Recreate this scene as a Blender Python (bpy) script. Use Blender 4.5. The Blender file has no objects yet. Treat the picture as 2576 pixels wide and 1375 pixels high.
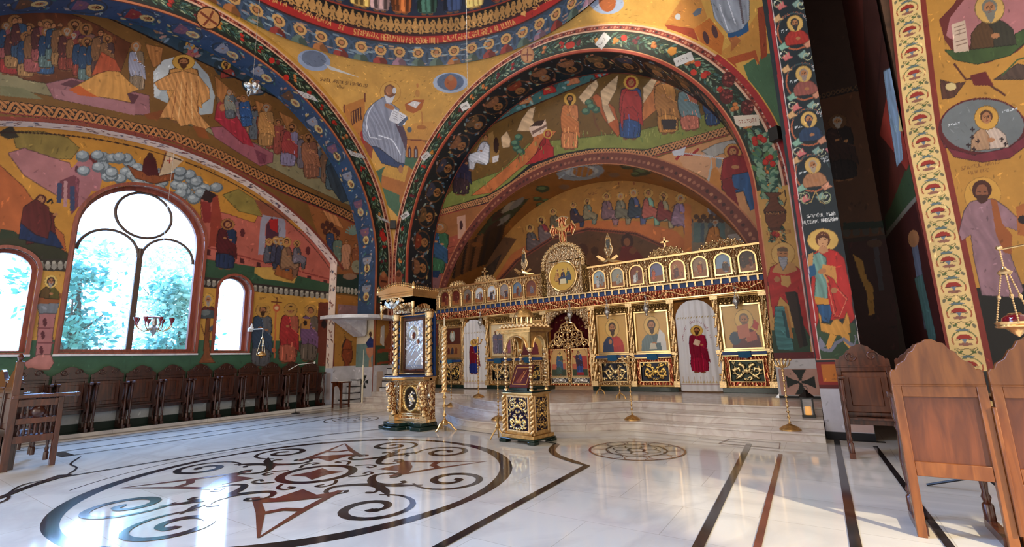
import bpy, bmesh, math, random
import numpy as np
from mathutils import Vector, Matrix
rnd = random.Random(7)
rng = np.random.default_rng(7)
PI = math.pi
S = bpy.context.scene
COL = S.collection

# ------------------------------------------------------------------ camera calibration (vanishing points of the photo, 2576 x 1375)
V1 = np.array([2066, 877.]); V2 = np.array([-459, 951.]); PP = np.array([1288, 687.5]); H = 1.35
FL = math.sqrt(-(V1 - PP) @ (V2 - PP))
_d1 = np.array([*(V1 - PP), FL]); _d1 /= np.linalg.norm(_d1)
_d2 = -np.array([*(V2 - PP), FL]); _d2 -= (_d2 @ _d1) * _d1; _d2 /= np.linalg.norm(_d2)
_up = np.cross(_d2, _d1)
if _up[1] > 0: _up = -_up
R3 = np.array([_d2, _d1, _up])
EYE = np.array([0, 0, H])
def at(x, y, ax, val):                       # the point of the plane axis=val that the photo shows at pixel x, y
    d = R3 @ np.array([x - PP[0], y - PP[1], FL]); t = (val - EYE[ax]) / d[ax]
    return EYE + t * d
def proj(P):
    c = (np.asarray(P, float) - EYE) @ R3
    z = np.where(c[..., 2] > .05, c[..., 2], .05)
    return np.stack([PP[0] + FL * c[..., 0] / z, PP[1] + FL * c[..., 1] / z, c[..., 2]], -1)

# ------------------------------------------------------------------ materials
def lin(c):
    c = np.asarray(c, float) / 255.
    return np.where(c <= .04045, c / 12.92, ((c + .055) / 1.055) ** 2.4)
def l4(c): return (*lin(c)[:3], 1)
MATS = {}
def nodes(name):
    m = bpy.data.materials.new(name); m.use_nodes = True
    nt = m.node_tree; b = nt.nodes['Principled BSDF']
    return m, nt, b
def N(nt, t, **k):
    n = nt.nodes.new(t)
    for a, v in k.items():
        if a in n.inputs.keys(): n.inputs[a].default_value = v
        else: setattr(n, a, v)
    return n
def plain(name, col, rough=.5, metal=0., spec=.5, var=.12, scale=6, bump=0., bscale=30, col2=None, coat=0.):
    m, nt, b = nodes(name)
    tc = N(nt, 'ShaderNodeTexCoord')
    nz = N(nt, 'ShaderNodeTexNoise'); nz.inputs['Scale'].default_value = scale; nz.inputs['Detail'].default_value = 4
    nt.links.new(tc.outputs['Object'], nz.inputs['Vector'])
    rp = N(nt, 'ShaderNodeValToRGB')
    c = np.array(lin(col)); c2 = np.array(lin(col2)) if col2 is not None else c * (1 - 2 * var)
    rp.color_ramp.elements[0].position = .3; rp.color_ramp.elements[1].position = .7
    rp.color_ramp.elements[0].color = (*np.clip(c2, 0, 1), 1); rp.color_ramp.elements[1].color = (*np.clip(c * (1 + var * .5), 0, 1), 1)
    nt.links.new(nz.outputs['Fac'], rp.inputs['Fac']); nt.links.new(rp.outputs['Color'], b.inputs['Base Color'])
    b.inputs['Roughness'].default_value = rough; b.inputs['Metallic'].default_value = metal
    b.inputs['Specular IOR Level'].default_value = spec; b.inputs['Coat Weight'].default_value = coat
    if bump:
        n2 = N(nt, 'ShaderNodeTexNoise'); n2.inputs['Scale'].default_value = bscale; n2.inputs['Detail'].default_value = 3
        nt.links.new(tc.outputs['Object'], n2.inputs['Vector'])
        bp = N(nt, 'ShaderNodeBump'); bp.inputs['Strength'].default_value = bump; bp.inputs['Distance'].default_value = .02
        nt.links.new(n2.outputs['Fac'], bp.inputs['Height']); nt.links.new(bp.outputs['Normal'], b.inputs['Normal'])
    MATS[name] = m; return m
def carved(name, hi, lo, scale=26, rough=.28, metal=.8, bump=.9):      # carved and gilded wood: raised leaves over a darker ground
    m, nt, b = nodes(name)
    tc = N(nt, 'ShaderNodeTexCoord')
    n1 = N(nt, 'ShaderNodeTexNoise'); n1.inputs['Scale'].default_value = scale * .35
    mx = N(nt, 'ShaderNodeMixRGB'); mx.inputs['Fac'].default_value = .12
    vo = N(nt, 'ShaderNodeTexVoronoi'); vo.inputs['Scale'].default_value = scale; vo.feature = 'SMOOTH_F1'
    wv = N(nt, 'ShaderNodeTexWave'); wv.inputs['Scale'].default_value = scale * .35; wv.inputs['Distortion'].default_value = 9; wv.inputs['Detail'].default_value = 2
    nt.links.new(tc.outputs['Object'], n1.inputs['Vector']); nt.links.new(tc.outputs['Object'], mx.inputs['Color1'])
    nt.links.new(n1.outputs['Color'], mx.inputs['Color2']); nt.links.new(mx.outputs['Color'], vo.inputs['Vector']); nt.links.new(mx.outputs['Color'], wv.inputs['Vector'])
    ad = N(nt, 'ShaderNodeMath'); ad.operation = 'MULTIPLY_ADD'; ad.inputs[1].default_value = -.9
    nt.links.new(vo.outputs['Distance'], ad.inputs[0]); nt.links.new(wv.outputs['Fac'], ad.inputs[2])
    rp = N(nt, 'ShaderNodeValToRGB'); rp.color_ramp.elements[0].position = .0; rp.color_ramp.elements[1].position = .42
    rp.color_ramp.elements[0].color = l4(lo); rp.color_ramp.elements[1].color = l4(hi)
    nt.links.new(ad.outputs[0], rp.inputs['Fac']); nt.links.new(rp.outputs['Color'], b.inputs['Base Color'])
    bp = N(nt, 'ShaderNodeBump'); bp.inputs['Strength'].default_value = bump; bp.inputs['Distance'].default_value = .03
    nt.links.new(ad.outputs[0], bp.inputs['Height']); nt.links.new(bp.outputs['Normal'], b.inputs['Normal'])
    b.inputs['Roughness'].default_value = rough; b.inputs['Metallic'].default_value = metal
    MATS[name] = m; return m
def painted(name, rough=.5, spec=.35, amp=.22, metal=0.):              # colours painted on the mesh, with plaster variation
    m, nt, b = nodes(name)
    at_ = N(nt, 'ShaderNodeAttribute'); at_.attribute_name = 'Col'
    tc = N(nt, 'ShaderNodeTexCoord')
    nz = N(nt, 'ShaderNodeTexNoise'); nz.inputs['Scale'].default_value = 2.2; nz.inputs['Detail'].default_value = 8; nz.inputs['Roughness'].default_value = .65
    nt.links.new(tc.outputs['Object'], nz.inputs['Vector'])
    mr = N(nt, 'ShaderNodeMapRange'); mr.inputs['To Min'].default_value = 1 - amp; mr.inputs['To Max'].default_value = 1 + amp
    mr.inputs['From Min'].default_value = .25; mr.inputs['From Max'].default_value = .75
    nt.links.new(nz.outputs['Fac'], mr.inputs['Value'])
    mu = N(nt, 'ShaderNodeMixRGB'); mu.blend_type = 'MULTIPLY'; mu.inputs['Fac'].default_value = 1
    nt.links.new(at_.outputs['Color'], mu.inputs['Color1']); nt.links.new(mr.outputs[0], mu.inputs['Color2'])
    nt.links.new(mu.outputs[0], b.inputs['Base Color'])
    b.inputs['Roughness'].default_value = rough; b.inputs['Specular IOR Level'].default_value = spec; b.inputs['Metallic'].default_value = metal
    MATS[name] = m; return m
def wood(name, c1, c2, rough=.3, scale=3.):
    m, nt, b = nodes(name)
    tc = N(nt, 'ShaderNodeTexCoord'); mp = N(nt, 'ShaderNodeMapping'); mp.inputs['Scale'].default_value = (5, 5, .8)
    nt.links.new(tc.outputs['Object'], mp.inputs['Vector'])
    nz = N(nt, 'ShaderNodeTexNoise'); nz.inputs['Scale'].default_value = scale; nz.inputs['Detail'].default_value = 6; nz.inputs['Distortion'].default_value = .8
    nt.links.new(mp.outputs[0], nz.inputs['Vector'])
    rp = N(nt, 'ShaderNodeValToRGB'); rp.color_ramp.elements[0].position = .32; rp.color_ramp.elements[1].position = .68
    rp.color_ramp.elements[0].color = l4(c2); rp.color_ramp.elements[1].color = l4(c1)
    nt.links.new(nz.outputs['Fac'], rp.inputs['Fac']); nt.links.new(rp.outputs['Color'], b.inputs['Base Color'])
    b.inputs['Roughness'].default_value = rough; b.inputs['Coat Weight'].default_value = .25; b.inputs['Coat Roughness'].default_value = .15
    MATS[name] = m; return m
def marble(name, c1, c2, rough=.07, scale=.5, tile=1.2):
    m, nt, b = nodes(name)
    tc = N(nt, 'ShaderNodeTexCoord')
    nz = N(nt, 'ShaderNodeTexNoise'); nz.inputs['Scale'].default_value = scale; nz.inputs['Detail'].default_value = 9; nz.inputs['Distortion'].default_value = 1.6
    nt.links.new(tc.outputs['Object'], nz.inputs['Vector'])
    rp = N(nt, 'ShaderNodeValToRGB'); e = rp.color_ramp.elements
    e[0].position = .42; e[0].color = l4(c1); e[1].position = .62; e[1].color = l4(c1)
    k = rp.color_ramp.elements.new(.5); k.color = l4(c2)
    nt.links.new(nz.outputs['Fac'], rp.inputs['Fac'])
    br = N(nt, 'ShaderNodeTexBrick'); br.inputs['Scale'].default_value = 1; br.inputs['Mortar Size'].default_value = .0035
    br.inputs['Brick Width'].default_value = tile; br.inputs['Row Height'].default_value = tile * .62; br.offset = .5
    br.inputs['Color1'].default_value = (1, 1, 1, 1); br.inputs['Color2'].default_value = (.93, .92, .9, 1); br.inputs['Mortar'].default_value = (.72, .7, .66, 1)
    nt.links.new(tc.outputs['Object'], br.inputs['Vector'])
    mu = N(nt, 'ShaderNodeMixRGB'); mu.blend_type = 'MULTIPLY'; mu.inputs['Fac'].default_value = 1
    nt.links.new(rp.outputs['Color'], mu.inputs['Color1']); nt.links.new(br.outputs['Color'], mu.inputs['Color2'])
    nt.links.new(mu.outputs[0], b.inputs['Base Color'])
    b.inputs['Roughness'].default_value = rough; b.inputs['Specular IOR Level'].default_value = .6
    MATS[name] = m; return m
FRESCO = painted('fresco')
ICONP = painted('icon_paint', rough=.3, spec=.5, amp=.1)
CLOTHP = painted('cloth_paint', rough=.85, spec=.1, amp=.06)
RELIEF = painted('gilded_relief', rough=.3, metal=.75, amp=.15)
plain('gold', (242, 206, 152), .26, .85, var=.15, scale=20, bump=.35, bscale=60)
plain('gold_smooth', (238, 200, 142), .2, .9, var=.08)
plain('gold_old', (214, 170, 106), .32, .8, var=.2, scale=14, bump=.3, bscale=50)
plain('silver', (205, 205, 205), .22, .9, var=.15, scale=20, bump=.5, bscale=50)
carved('gold_carved', (248, 216, 164), (140, 88, 50), bump=.6)
carved('gold_carved_pale', (248, 226, 190), (160, 120, 80), scale=24, bump=.6)
carved('gold_carved_red', (236, 168, 116), (150, 56, 38), scale=14, bump=.6)
carved('gold_on_blue', (232, 188, 104), (26, 24, 44), scale=20)
carved('gold_vine', (232, 190, 120), (66, 42, 24), scale=34)
wood('walnut', (96, 46, 24), (50, 22, 12), rough=.25)
wood('walnut_dark', (70, 33, 22), (38, 16, 12), rough=.28)
wood('oak_red', (138, 80, 34), (98, 50, 20), rough=.36)
wood('oak_panel', (116, 60, 28), (80, 38, 18), rough=.4)
wood('window_wood', (150, 78, 58), (112, 52, 40), rough=.4)
plain('dark_frame', (84, 62, 50), .5)
plain('green_marble', (22, 44, 38), .12, var=.3, scale=5)
plain('black_marble', (44, 38, 38), .1, var=.3, scale=4)
plain('brown_marble', (112, 62, 50), .12, var=.2, scale=4)
marble('floor_marble', (224, 217, 202), (209, 202, 189))
marble('step_marble', (214, 206, 200), (198, 184, 178), rough=.16, scale=1.4, tile=1.6)
marble('white_marble', (218, 216, 216), (196, 194, 198), rough=.25, scale=1.2, tile=3)
plain('blue_cloth', (24, 84, 124), .85, var=.15)
plain('navy', (26, 62, 122), .5, var=.15)
plain('maroon_cloth', (74, 16, 22), .9, var=.3, scale=9)
plain('red_glass', (120, 14, 26), .12, var=.1, coat=.6)
plain('black_metal', (18, 17, 17), .4, var=.1)
plain('white_plastic', (226, 226, 222), .4, var=.05)
plain('candle_wax', (232, 220, 190), .5, var=.05)
plain('tree_bark', (120, 112, 104), .9, var=.3)
plain('plaster_brown', (92, 62, 40), .8, var=.2)
def leafmat(name, c):
    m, nt, b = nodes(name); b.inputs['Base Color'].default_value = l4(c); b.inputs['Roughness'].default_value = .6
    tr = N(nt, 'ShaderNodeBsdfTranslucent'); tr.inputs['Color'].default_value = l4(c); mx = N(nt, 'ShaderNodeMixShader'); mx.inputs[0].default_value = .62
    nt.links.new(b.outputs[0], mx.inputs[1]); nt.links.new(tr.outputs[0], mx.inputs[2]); nt.links.new(mx.outputs[0], nt.nodes['Material Output'].inputs[0])
    MATS[name] = m
leafmat('leaf_pale', (190, 226, 210)); leafmat('leaf_mid', (130, 196, 180)); leafmat('leaf_dark', (84, 150, 140))
m, nt, b = nodes('glass'); b.inputs['Base Color'].default_value = (.9, .97, 1, 1); b.inputs['Roughness'].default_value = .02; b.inputs['Alpha'].default_value = .12
MATS['glass'] = m
m, nt, b = nodes('candle_glow'); b.inputs['Base Color'].default_value = l4((210, 150, 40)); b.inputs['Emission Color'].default_value = l4((255, 170, 50)); b.inputs['Emission Strength'].default_value = .6
MATS['candle_glow'] = m

# ------------------------------------------------------------------ objects
def link(o, parent=None, **props):
    COL.objects.link(o)
    if parent is not None: o.parent = parent
    for k, v in props.items():
        if v: o[k] = v
    return o
def thing(name, label, cat, loc=(0, 0, 0), rz=0., group=None):
    o = bpy.data.objects.new(name, None); o.empty_display_size = .1
    o.location = loc; o.rotation_euler = (0, 0, rz)
    return link(o, None, label=label, category=cat, group=group)
def tag(o, label, cat, group=None):
    o['label'] = label; o['category'] = cat
    if group: o['group'] = group
    return o
def dup(root, loc, rz=None, label=None, group=None, scale=None):
    def cp(o, par):
        c = o.copy(); COL.objects.link(c)
        if par is not None: c.parent = par
        for ch in list(kids.get(o.name, [])): cp(ch, c)
        return c
    kids = {}
    for o in COL.objects:
        if o.parent: kids.setdefault(o.parent.name, []).append(o)
    r = cp(root, None); r.location = loc
    if rz is not None: r.rotation_euler = (0, 0, rz)
    if label: r['label'] = label
    if group: r['group'] = group
    if scale: r.scale = scale
    return r
class MB:
    def __init__(s): s.v = []; s.f = []; s.m = []; s.mats = []
    def mi(s, mat):
        if mat not in s.mats: s.mats.append(mat)
        return s.mats.index(mat)
    def add(s, v, f, mat):
        o = len(s.v); s.v += [tuple(p) for p in v]; s.f += [tuple(i + o for i in q) for q in f]; s.m += [s.mi(mat)] * len(f); return s
    def box(s, x0, x1, y0, y1, z0, z1, mat):
        v = [(x, y, z) for z in (z0, z1) for y in (y0, y1) for x in (x0, x1)]
        return s.add(v, [(0, 2, 3, 1), (4, 5, 7, 6), (0, 1, 5, 4), (2, 6, 7, 3), (0, 4, 6, 2), (1, 3, 7, 5)], mat)
    def prism(s, pts, y0, y1, mat, ax=1):          # polygon in the (x,z) plane extruded along y (ax=1), (y,z) along x (ax=0), (x,y) along z (ax=2)
        def mk(p, d): return (p[0], d, p[1]) if ax == 1 else ((d, p[0], p[1]) if ax == 0 else (p[0], p[1], d))
        n = len(pts); v = [mk(p, y0) for p in pts] + [mk(p, y1) for p in pts]
        return s.add(v, [tuple(range(n)), tuple(range(2 * n - 1, n - 1, -1))] + [(i, i + n, (i + 1) % n + n, (i + 1) % n) for i in range(n)], mat)
    def lathe(s, prof, c=(0, 0, 0), n=16, mat='gold', twist=0., cap=True):
        v = []; f = []
        for k, (r, z) in enumerate(prof):
            for i in range(n):
                a = 2 * PI * i / n + twist * k; v.append((c[0] + r * math.cos(a), c[1] + r * math.sin(a), c[2] + z))
        for k in range(len(prof) - 1):
            for i in range(n): f.append((k * n + i, k * n + (i + 1) % n, (k + 1) * n + (i + 1) % n, (k + 1) * n + i))
        if cap: f.append(tuple(range(n - 1, -1, -1))); f.append(tuple((len(prof) - 1) * n + i for i in range(n)))
        return s.add(v, f, mat)
    def tube(s, pts, r, mat='gold', n=8, closed=False):
        P = [Vector(p) for p in pts]; v = []; f = []; m = len(P)
        rr = r if isinstance(r, (list, tuple)) else [r] * m
        up = Vector((0, 0, 1)); prev = None
        for k in range(m):
            if closed: t = P[(k + 1) % m] - P[k - 1]
            else: t = P[min(k + 1, m - 1)] - P[max(k - 1, 0)]
            t.normalize()
            if prev is None:
                a = t.cross(up); a = a if a.length > .1 else t.cross(Vector((1, 0, 0)))
            else: a = prev - t * prev.dot(t)
            a.normalize(); prev = a; b_ = t.cross(a)
            for i in range(n):
                an = 2 * PI * i / n; v.append(P[k] + (a * math.cos(an) + b_ * math.sin(an)) * rr[k])
        for k in range(m if closed else m - 1):
            for i in range(n): f.append((k * n + i, k * n + (i + 1) % n, ((k + 1) % m) * n + (i + 1) % n, ((k + 1) % m) * n + i))
        if not closed: f.append(tuple(range(n - 1, -1, -1))); f.append(tuple((m - 1) * n + i for i in range(n)))
        return s.add(v, f, mat)
    def ball(s, c, r, mat='gold', n=10, sz=1., sx=1.):
        prof = [(max(1e-4, r * math.sin(PI * k / 8)), -r * sz * math.cos(PI * k / 8)) for k in range(9)]
        o = len(s.v); s.lathe(prof, c, n, mat)
        if sx != 1.:
            for i in range(o, len(s.v)): p = s.v[i]; s.v[i] = (c[0] + (p[0] - c[0]) * sx, p[1], p[2])
        return s
    def build(s, name, parent=None, smooth=True, loc=None, rot=None, bevel=0., **props):
        me = bpy.data.meshes.new(name); me.from_pydata([tuple(map(float, p)) for p in s.v], [], s.f)
        for mt in s.mats: me.materials.append(MATS[mt])
        me.polygons.foreach_set('material_index', s.m)
        bm = bmesh.new(); bm.from_mesh(me); bmesh.ops.recalc_face_normals(bm, faces=bm.faces)
        bm.to_mesh(me); bm.free()
        if smooth:
            me.polygons.foreach_set('use_smooth', [True] * len(me.polygons))
            try: me.set_sharp_from_angle(angle=math.radians(38))
            except Exception: pass
        o = bpy.data.objects.new(name, me)
        if loc: o.location = loc
        if rot: o.rotation_euler = rot
        if bevel:
            md = o.modifiers.new('Bevel', 'BEVEL'); md.width = bevel; md.segments = 2; md.limit_method = 'ANGLE'
        return link(o, parent, **props)
def arcpts(cx, cz, r, a0, a1, n): return [(cx + r * math.cos(a0 + (a1 - a0) * i / n), cz + r * math.sin(a0 + (a1 - a0) * i / n)) for i in range(n + 1)]
def archshape(x0, x1, z0, zs, n=16):          # rectangle with a round head
    r = (x1 - x0) / 2; return [(x0, z0), (x1, z0)] + arcpts((x0 + x1) / 2, zs, r, 0, PI, n)

# ------------------------------------------------------------------ painting on surfaces
FONT = {'A': ['0,0 2,6 4,0', '1,2 3,2'], 'B': ['0,0 0,6 3,6 4,5 3,3 0,3', '3,3 4,1 3,0 0,0'], 'C': ['4,5 3,6 1,6 0,4 0,2 1,0 3,0 4,1'], 'D': ['0,0 0,6 2,6 4,4 4,2 2,0 0,0'],
 'E': ['4,0 0,0 0,6 4,6', '0,3 3,3'], 'F': ['0,0 0,6 4,6', '0,3 3,3'], 'G': ['4,5 3,6 1,6 0,4 0,2 1,0 4,0 4,3 2,3'], 'H': ['0,0 0,6', '4,0 4,6', '0,3 4,3'], 'I': ['2,0 2,6'],
 'L': ['0,6 0,0 4,0'], 'M': ['0,0 0,6 2,3 4,6 4,0'], 'N': ['0,0 0,6 4,0 4,6'], 'O': ['1,0 0,2 0,4 1,6 3,6 4,4 4,2 3,0 1,0'], 'P': ['0,0 0,6 3,6 4,5 3,3 0,3'],
 'R': ['0,0 0,6 3,6 4,5 3,3 0,3', '2,3 4,0'], 'S': ['4,5 3,6 1,6 0,5 1,3 3,3 4,1 3,0 1,0 0,1'], 'T': ['2,0 2,6', '0,6 4,6'], 'U': ['0,6 0,1 1,0 3,0 4,1 4,6'], 'V': ['0,6 2,0 4,6'],
 'X': ['0,0 4,6', '0,6 4,0'], 'Z': ['0,6 4,6 0,0 4,0'], '.': ['2,0 2,1'], '+': ['2,0 2,6', '0,3 4,3']}
SKIN = (176, 116, 74)
GOLD = (206, 154, 66)
def axis_px(P, a0, a1, b0, b1, which, step):
    t = np.linspace(a0, a1, 400); L = np.zeros(399)
    for bb in np.linspace(b0, b1, 7):
        pts = P(t, np.full_like(t, bb)) if which == 0 else P(np.full_like(t, bb), t)
        p = proj(pts); inside = (p[:, 2] > .3) & (p[:, 0] > -60) & (p[:, 0] < 2640) & (p[:, 1] > -60) & (p[:, 1] < 1440)
        d = np.hypot(np.diff(p[:, 0]), np.diff(p[:, 1])); ok = inside[1:] & inside[:-1]
        w = np.linalg.norm(np.diff(pts, axis=0), axis=1)
        L = np.maximum(L, np.where(ok, d, np.minimum(w * 6, 8)))
    c = np.concatenate([[0], np.cumsum(L)]); n = max(3, int(c[-1] / step) + 1)
    return np.interp(np.linspace(0, c[-1], n), c, t)
class Surf:
    def __init__(s, name, P, u, v, base, inv=None, step=2.0, mask=None, mat=None, kind='structure', parent=None, ustep=None, vstep=None, thick=0):
        s.name = name; s.P = P; s.mask = mask; s.mat = mat or FRESCO; s.kind = kind; s.parent = parent; s.hgt = None; s.nrm = None
        s.us = axis_px(P, u[0], u[1], v[0], v[1], 0, step) if ustep is None else np.linspace(u[0], u[1], int(abs(u[1] - u[0]) / ustep) + 2)
        s.vs = axis_px(P, v[0], v[1], u[0], u[1], 1, step) if vstep is None else np.linspace(v[0], v[1], int(abs(v[1] - v[0]) / vstep) + 2)
        s.U, s.V = np.meshgrid(s.us, s.vs, indexing='ij')
        s.pts = P(s.U, s.V); s.img = np.zeros(s.U.shape + (3,)); s.img[:] = base
        s._inv = inv; s.px = None
    def idx(s, uv):                                # surface coordinates -> grid coordinates
        uv = np.asarray(uv, float)
        def f(a, x):
            i = np.interp(x, a, np.arange(len(a)))
            lo = x < a[0]; hi = x > a[-1]
            i = np.where(lo, (x - a[0]) / (a[1] - a[0]), i); return np.where(hi, len(a) - 1 + (x - a[-1]) / (a[-1] - a[-2]), i)
        return np.stack([f(s.us, uv[..., 0]), f(s.vs, uv[..., 1])], -1)
    def uvof(s, pts):                              # photo position -> the spot of the surface seen there
        out = []
        for (x, y) in pts:
            if s._inv: out.append(s._inv(x, y))
            else:
                if s.px is None: s.px = proj(s.pts)
                d = (s.px[..., 0] - x) ** 2 + (s.px[..., 1] - y) ** 2 + 1e6 * (s.px[..., 2] < .3)
                i, j = np.unravel_index(np.argmin(d), d.shape); u = s.us[i]; v = s.vs[j]
                for _ in range(3):
                    e = 1e-3; q = proj(s.P(np.array([u, u + e, u]), np.array([v, v, v + e])))[:, :2]
                    J = np.stack([(q[1] - q[0]) / e, (q[2] - q[0]) / e], 1)
                    try: du = np.linalg.solve(J, np.array([x, y]) - q[0])
                    except Exception: break
                    if np.abs(du).max() > .5: break
                    u += du[0]; v += du[1]
                out.append((u, v))
        return np.array(out)
    def _fill(s, ij, col, fold=0., fdir=None, rel=None, op=1.):
        a0, b0 = np.floor(ij.min(0)).astype(int); a1, b1 = np.ceil(ij.max(0)).astype(int) + 1
        a0 = max(a0, 0); b0 = max(b0, 0); a1 = min(a1, s.img.shape[0]); b1 = min(b1, s.img.shape[1])
        if a1 <= a0 or b1 <= b0: return
        A, B = np.meshgrid(np.arange(a0, a1), np.arange(b0, b1), indexing='ij'); ins = np.zeros(A.shape, bool)
        n = len(ij)
        for k in range(n):
            x1, y1 = ij[k]; x2, y2 = ij[(k + 1) % n]
            if y1 == y2: continue
            c = (B >= min(y1, y2)) & (B < max(y1, y2)); ins ^= c & (A < x1 + (B - y1) * (x2 - x1) / (y2 - y1))
        if not ins.any(): return
        c = np.array(col, float)
        sub = s.img[a0:a1, b0:b1]
        if fold:
            ph = rnd.random() * 9; d = fdir or (1, .15)
            q = (A * d[0] + B * d[1]) * fold[1] * 2.2 + ph + 2.2 * np.sin(B * .07 + A * .05 + ph)
            w = (np.sin(q) * .6 + np.sin(q * 2.3 + 1) * .4 * np.sin(A * .11 + B * .13 + ph)) * fold[0] * .38
            cc = np.clip(c * (1 + w[..., None]), 0, 255); sub[ins] = cc[ins]
        else: sub[ins] = sub[ins] * (1 - op) + c * op
        if rel is not None and s.hgt is not None: h = s.hgt[a0:a1, b0:b1]; h[ins] = rel
    def poly(s, pts, col, fold=0., fdir=None, dens=True, op=1.):
        pts = [tuple(p) for p in pts]
        if dens and not s._inv:
            q = []
            for k in range(len(pts)):
                a = pts[k]; b_ = pts[(k + 1) % len(pts)]; m = max(1, int(math.hypot(a[0] - b_[0], a[1] - b_[1]) / 25))
                q += [(a[0] + (b_[0] - a[0]) * i / m, a[1] + (b_[1] - a[1]) * i / m) for i in range(m)]
            pts = q
        ij = s.idx(s.uvof(pts)); s._fill(ij, col, fold, fdir, op=op)
        if fold and op == 1.:                       # drawn contour, as the painters of icons do
            q = np.vstack([ij, ij[:1]]); a, b_ = s.ribbon(q, 1.1); cc = dk(col, .5)
            for k in range(len(a) - 1): s._fill(np.array([a[k], a[k + 1], b_[k + 1], b_[k]]), cc, op=.8)
    def puv(s, pts, col, fold=0., rel=None, op=1.): s._fill(s.idx(pts), col, fold, rel=rel, op=op)
    def ell(s, x, y, rx, ry, col, rot=0., n=16, fold=0., op=1.):
        c, d = math.cos(rot), math.sin(rot)
        s.poly([(x + rx * math.cos(t) * c - ry * math.sin(t) * d, y + rx * math.cos(t) * d + ry * math.sin(t) * c) for t in [2 * PI * i / n for i in range(n)]], col, fold, op=op)
    def euv(s, u, v, ru, rv, col, rot=0., n=14, rel=None, op=1.):
        c, d = math.cos(rot), math.sin(rot)
        s.puv([(u + ru * math.cos(t) * c - rv * math.sin(t) * d, v + ru * math.cos(t) * d + rv * math.sin(t) * c) for t in [2 * PI * i / n for i in range(n)]], col, rel=rel, op=op)
    @staticmethod
    def ribbon(pts, w):
        P = np.asarray(pts, float); n = len(P); W = np.full(n, w, float) if np.isscalar(w) else np.asarray(w, float)
        T = np.zeros_like(P); T[1:-1] = P[2:] - P[:-2]; T[0] = P[1] - P[0]; T[-1] = P[-1] - P[-2]
        T /= np.linalg.norm(T, axis=1)[:, None] + 1e-9; Nn = np.stack([-T[:, 1], T[:, 0]], 1)
        return P + Nn * W[:, None] / 2, P - Nn * W[:, None] / 2
    def line(s, pts, w, col, op=1.):
        a, b_ = s.ribbon(pts, w)
        for k in range(len(a) - 1): s.poly([a[k], a[k + 1], b_[k + 1], b_[k]], col, op=op)
    def luv(s, pts, w, col, rel=None, op=1.):
        a, b_ = s.ribbon(pts, w)
        for k in range(len(a) - 1): s.puv([a[k], a[k + 1], b_[k + 1], b_[k]], col, rel=rel, op=op)
    def text(s, x0, y0, x1, y1, h, txt, col, w=1.6, uv=False):
        n = len(txt); d = np.array([x1 - x0, y1 - y0], float); L = np.linalg.norm(d); d /= L
        up = np.array([d[1], -d[0]]) if not uv else np.array([-d[1], d[0]]); cw = L / n
        for k, ch in enumerate(txt):
            for st in FONT.get(ch, []):
                q = [tuple(map(float, c.split(','))) for c in st.split()]
                pts = [np.array([x0, y0]) + d * (k * cw + (a / 4) * cw * .72 + cw * .1) + up * b_ / 6 * h for a, b_ in q]
                (s.luv if uv else s.line)(pts, w, col)
    def brush(s, dens=.004):                     # brush marks that vary each painted area a little
        nu, nv = s.U.shape; n = int(nu * nv * dens)
        for _ in range(n):
            i = rnd.randrange(3, max(4, nu - 3)); j = rnd.randrange(3, max(4, nv - 3)); i = min(i, nu - 1); j = min(j, nv - 1); L = rnd.uniform(4, 11); a = rnd.gauss(PI / 2, .8); di, dj = L * math.cos(a), L * math.sin(a)
            i2, j2 = int(i + di), int(j + dj)
            if not (0 <= i2 < nu and 0 <= j2 < nv): continue
            c = s.img[i, j]
            if np.abs(c - s.img[i2, j2]).sum() > 45 or np.abs(c - s.img[(i + i2) // 2, (j + j2) // 2]).sum() > 45: continue
            w = rnd.uniform(.7, 1.7); s._fill(np.array([(i, j), (i + di / 2 - dj / L * w, j + dj / 2 + di / L * w), (i + di, j + dj), (i + di / 2 + dj / L * w, j + dj / 2 - di / L * w)]), c * rnd.choice([.68, .78, .85, 1.14, 1.24, 1.35]), op=.7)
    def build(s):
        if s.mat is FRESCO and not s.name.startswith('wall_recess'): s.brush()
        nu, nv = s.U.shape; m = np.ones((nu - 1, nv - 1), bool)
        if s.mask is not None:
            uc = (s.us[1:] + s.us[:-1]) / 2; vc = (s.vs[1:] + s.vs[:-1]) / 2
            A, B = np.meshgrid(uc, vc, indexing='ij'); m = s.mask(A, B)
        I, J = np.nonzero(m); q = np.stack([I * nv + J, (I + 1) * nv + J, (I + 1) * nv + J + 1, I * nv + J + 1], 1)
        lum = (s.img @ np.array([.3, .59, .11]))[..., None]
        if 'chapel' in s.name: s.img = np.clip(s.img * 1.5 + 8, 0, 255)  # chapel colours lifted in place of a light inside it
        if s.mat is FRESCO: s.img = (lum + (s.img - lum) * .9) * .9; s.img = s.img + (s.img - 95) * .1
        used = np.zeros(nu * nv, bool); used[q.ravel()] = True; re = np.cumsum(used) - 1
        if s.hgt is not None:
            h = s.hgt.copy()
            for _ in range(2): q_ = np.pad(h, 1, mode='edge'); h = (q_[:-2, 1:-1] + q_[2:, 1:-1] + q_[1:-1, :-2] + q_[1:-1, 2:] + 2 * h) / 6
            s.pts = s.pts + h[..., None] * np.array(s.nrm, float)
        P = s.pts.reshape(-1, 3)[used]; C = s.img.reshape(-1, 3)[used]; q = re[q]
        me = bpy.data.meshes.new(s.name); me.vertices.add(len(P)); me.vertices.foreach_set('co', P.astype(np.float32).ravel())
        me.loops.add(q.size); me.loops.foreach_set('vertex_index', q.ravel().astype(np.int32))
        me.polygons.add(len(q)); me.polygons.foreach_set('loop_start', np.arange(0, q.size, 4, dtype=np.int32)); me.polygons.foreach_set('loop_total', np.full(len(q), 4, np.int32))
        me.update(calc_edges=True)
        ca = me.color_attributes.new('Col', 'FLOAT_COLOR', 'POINT')
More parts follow.
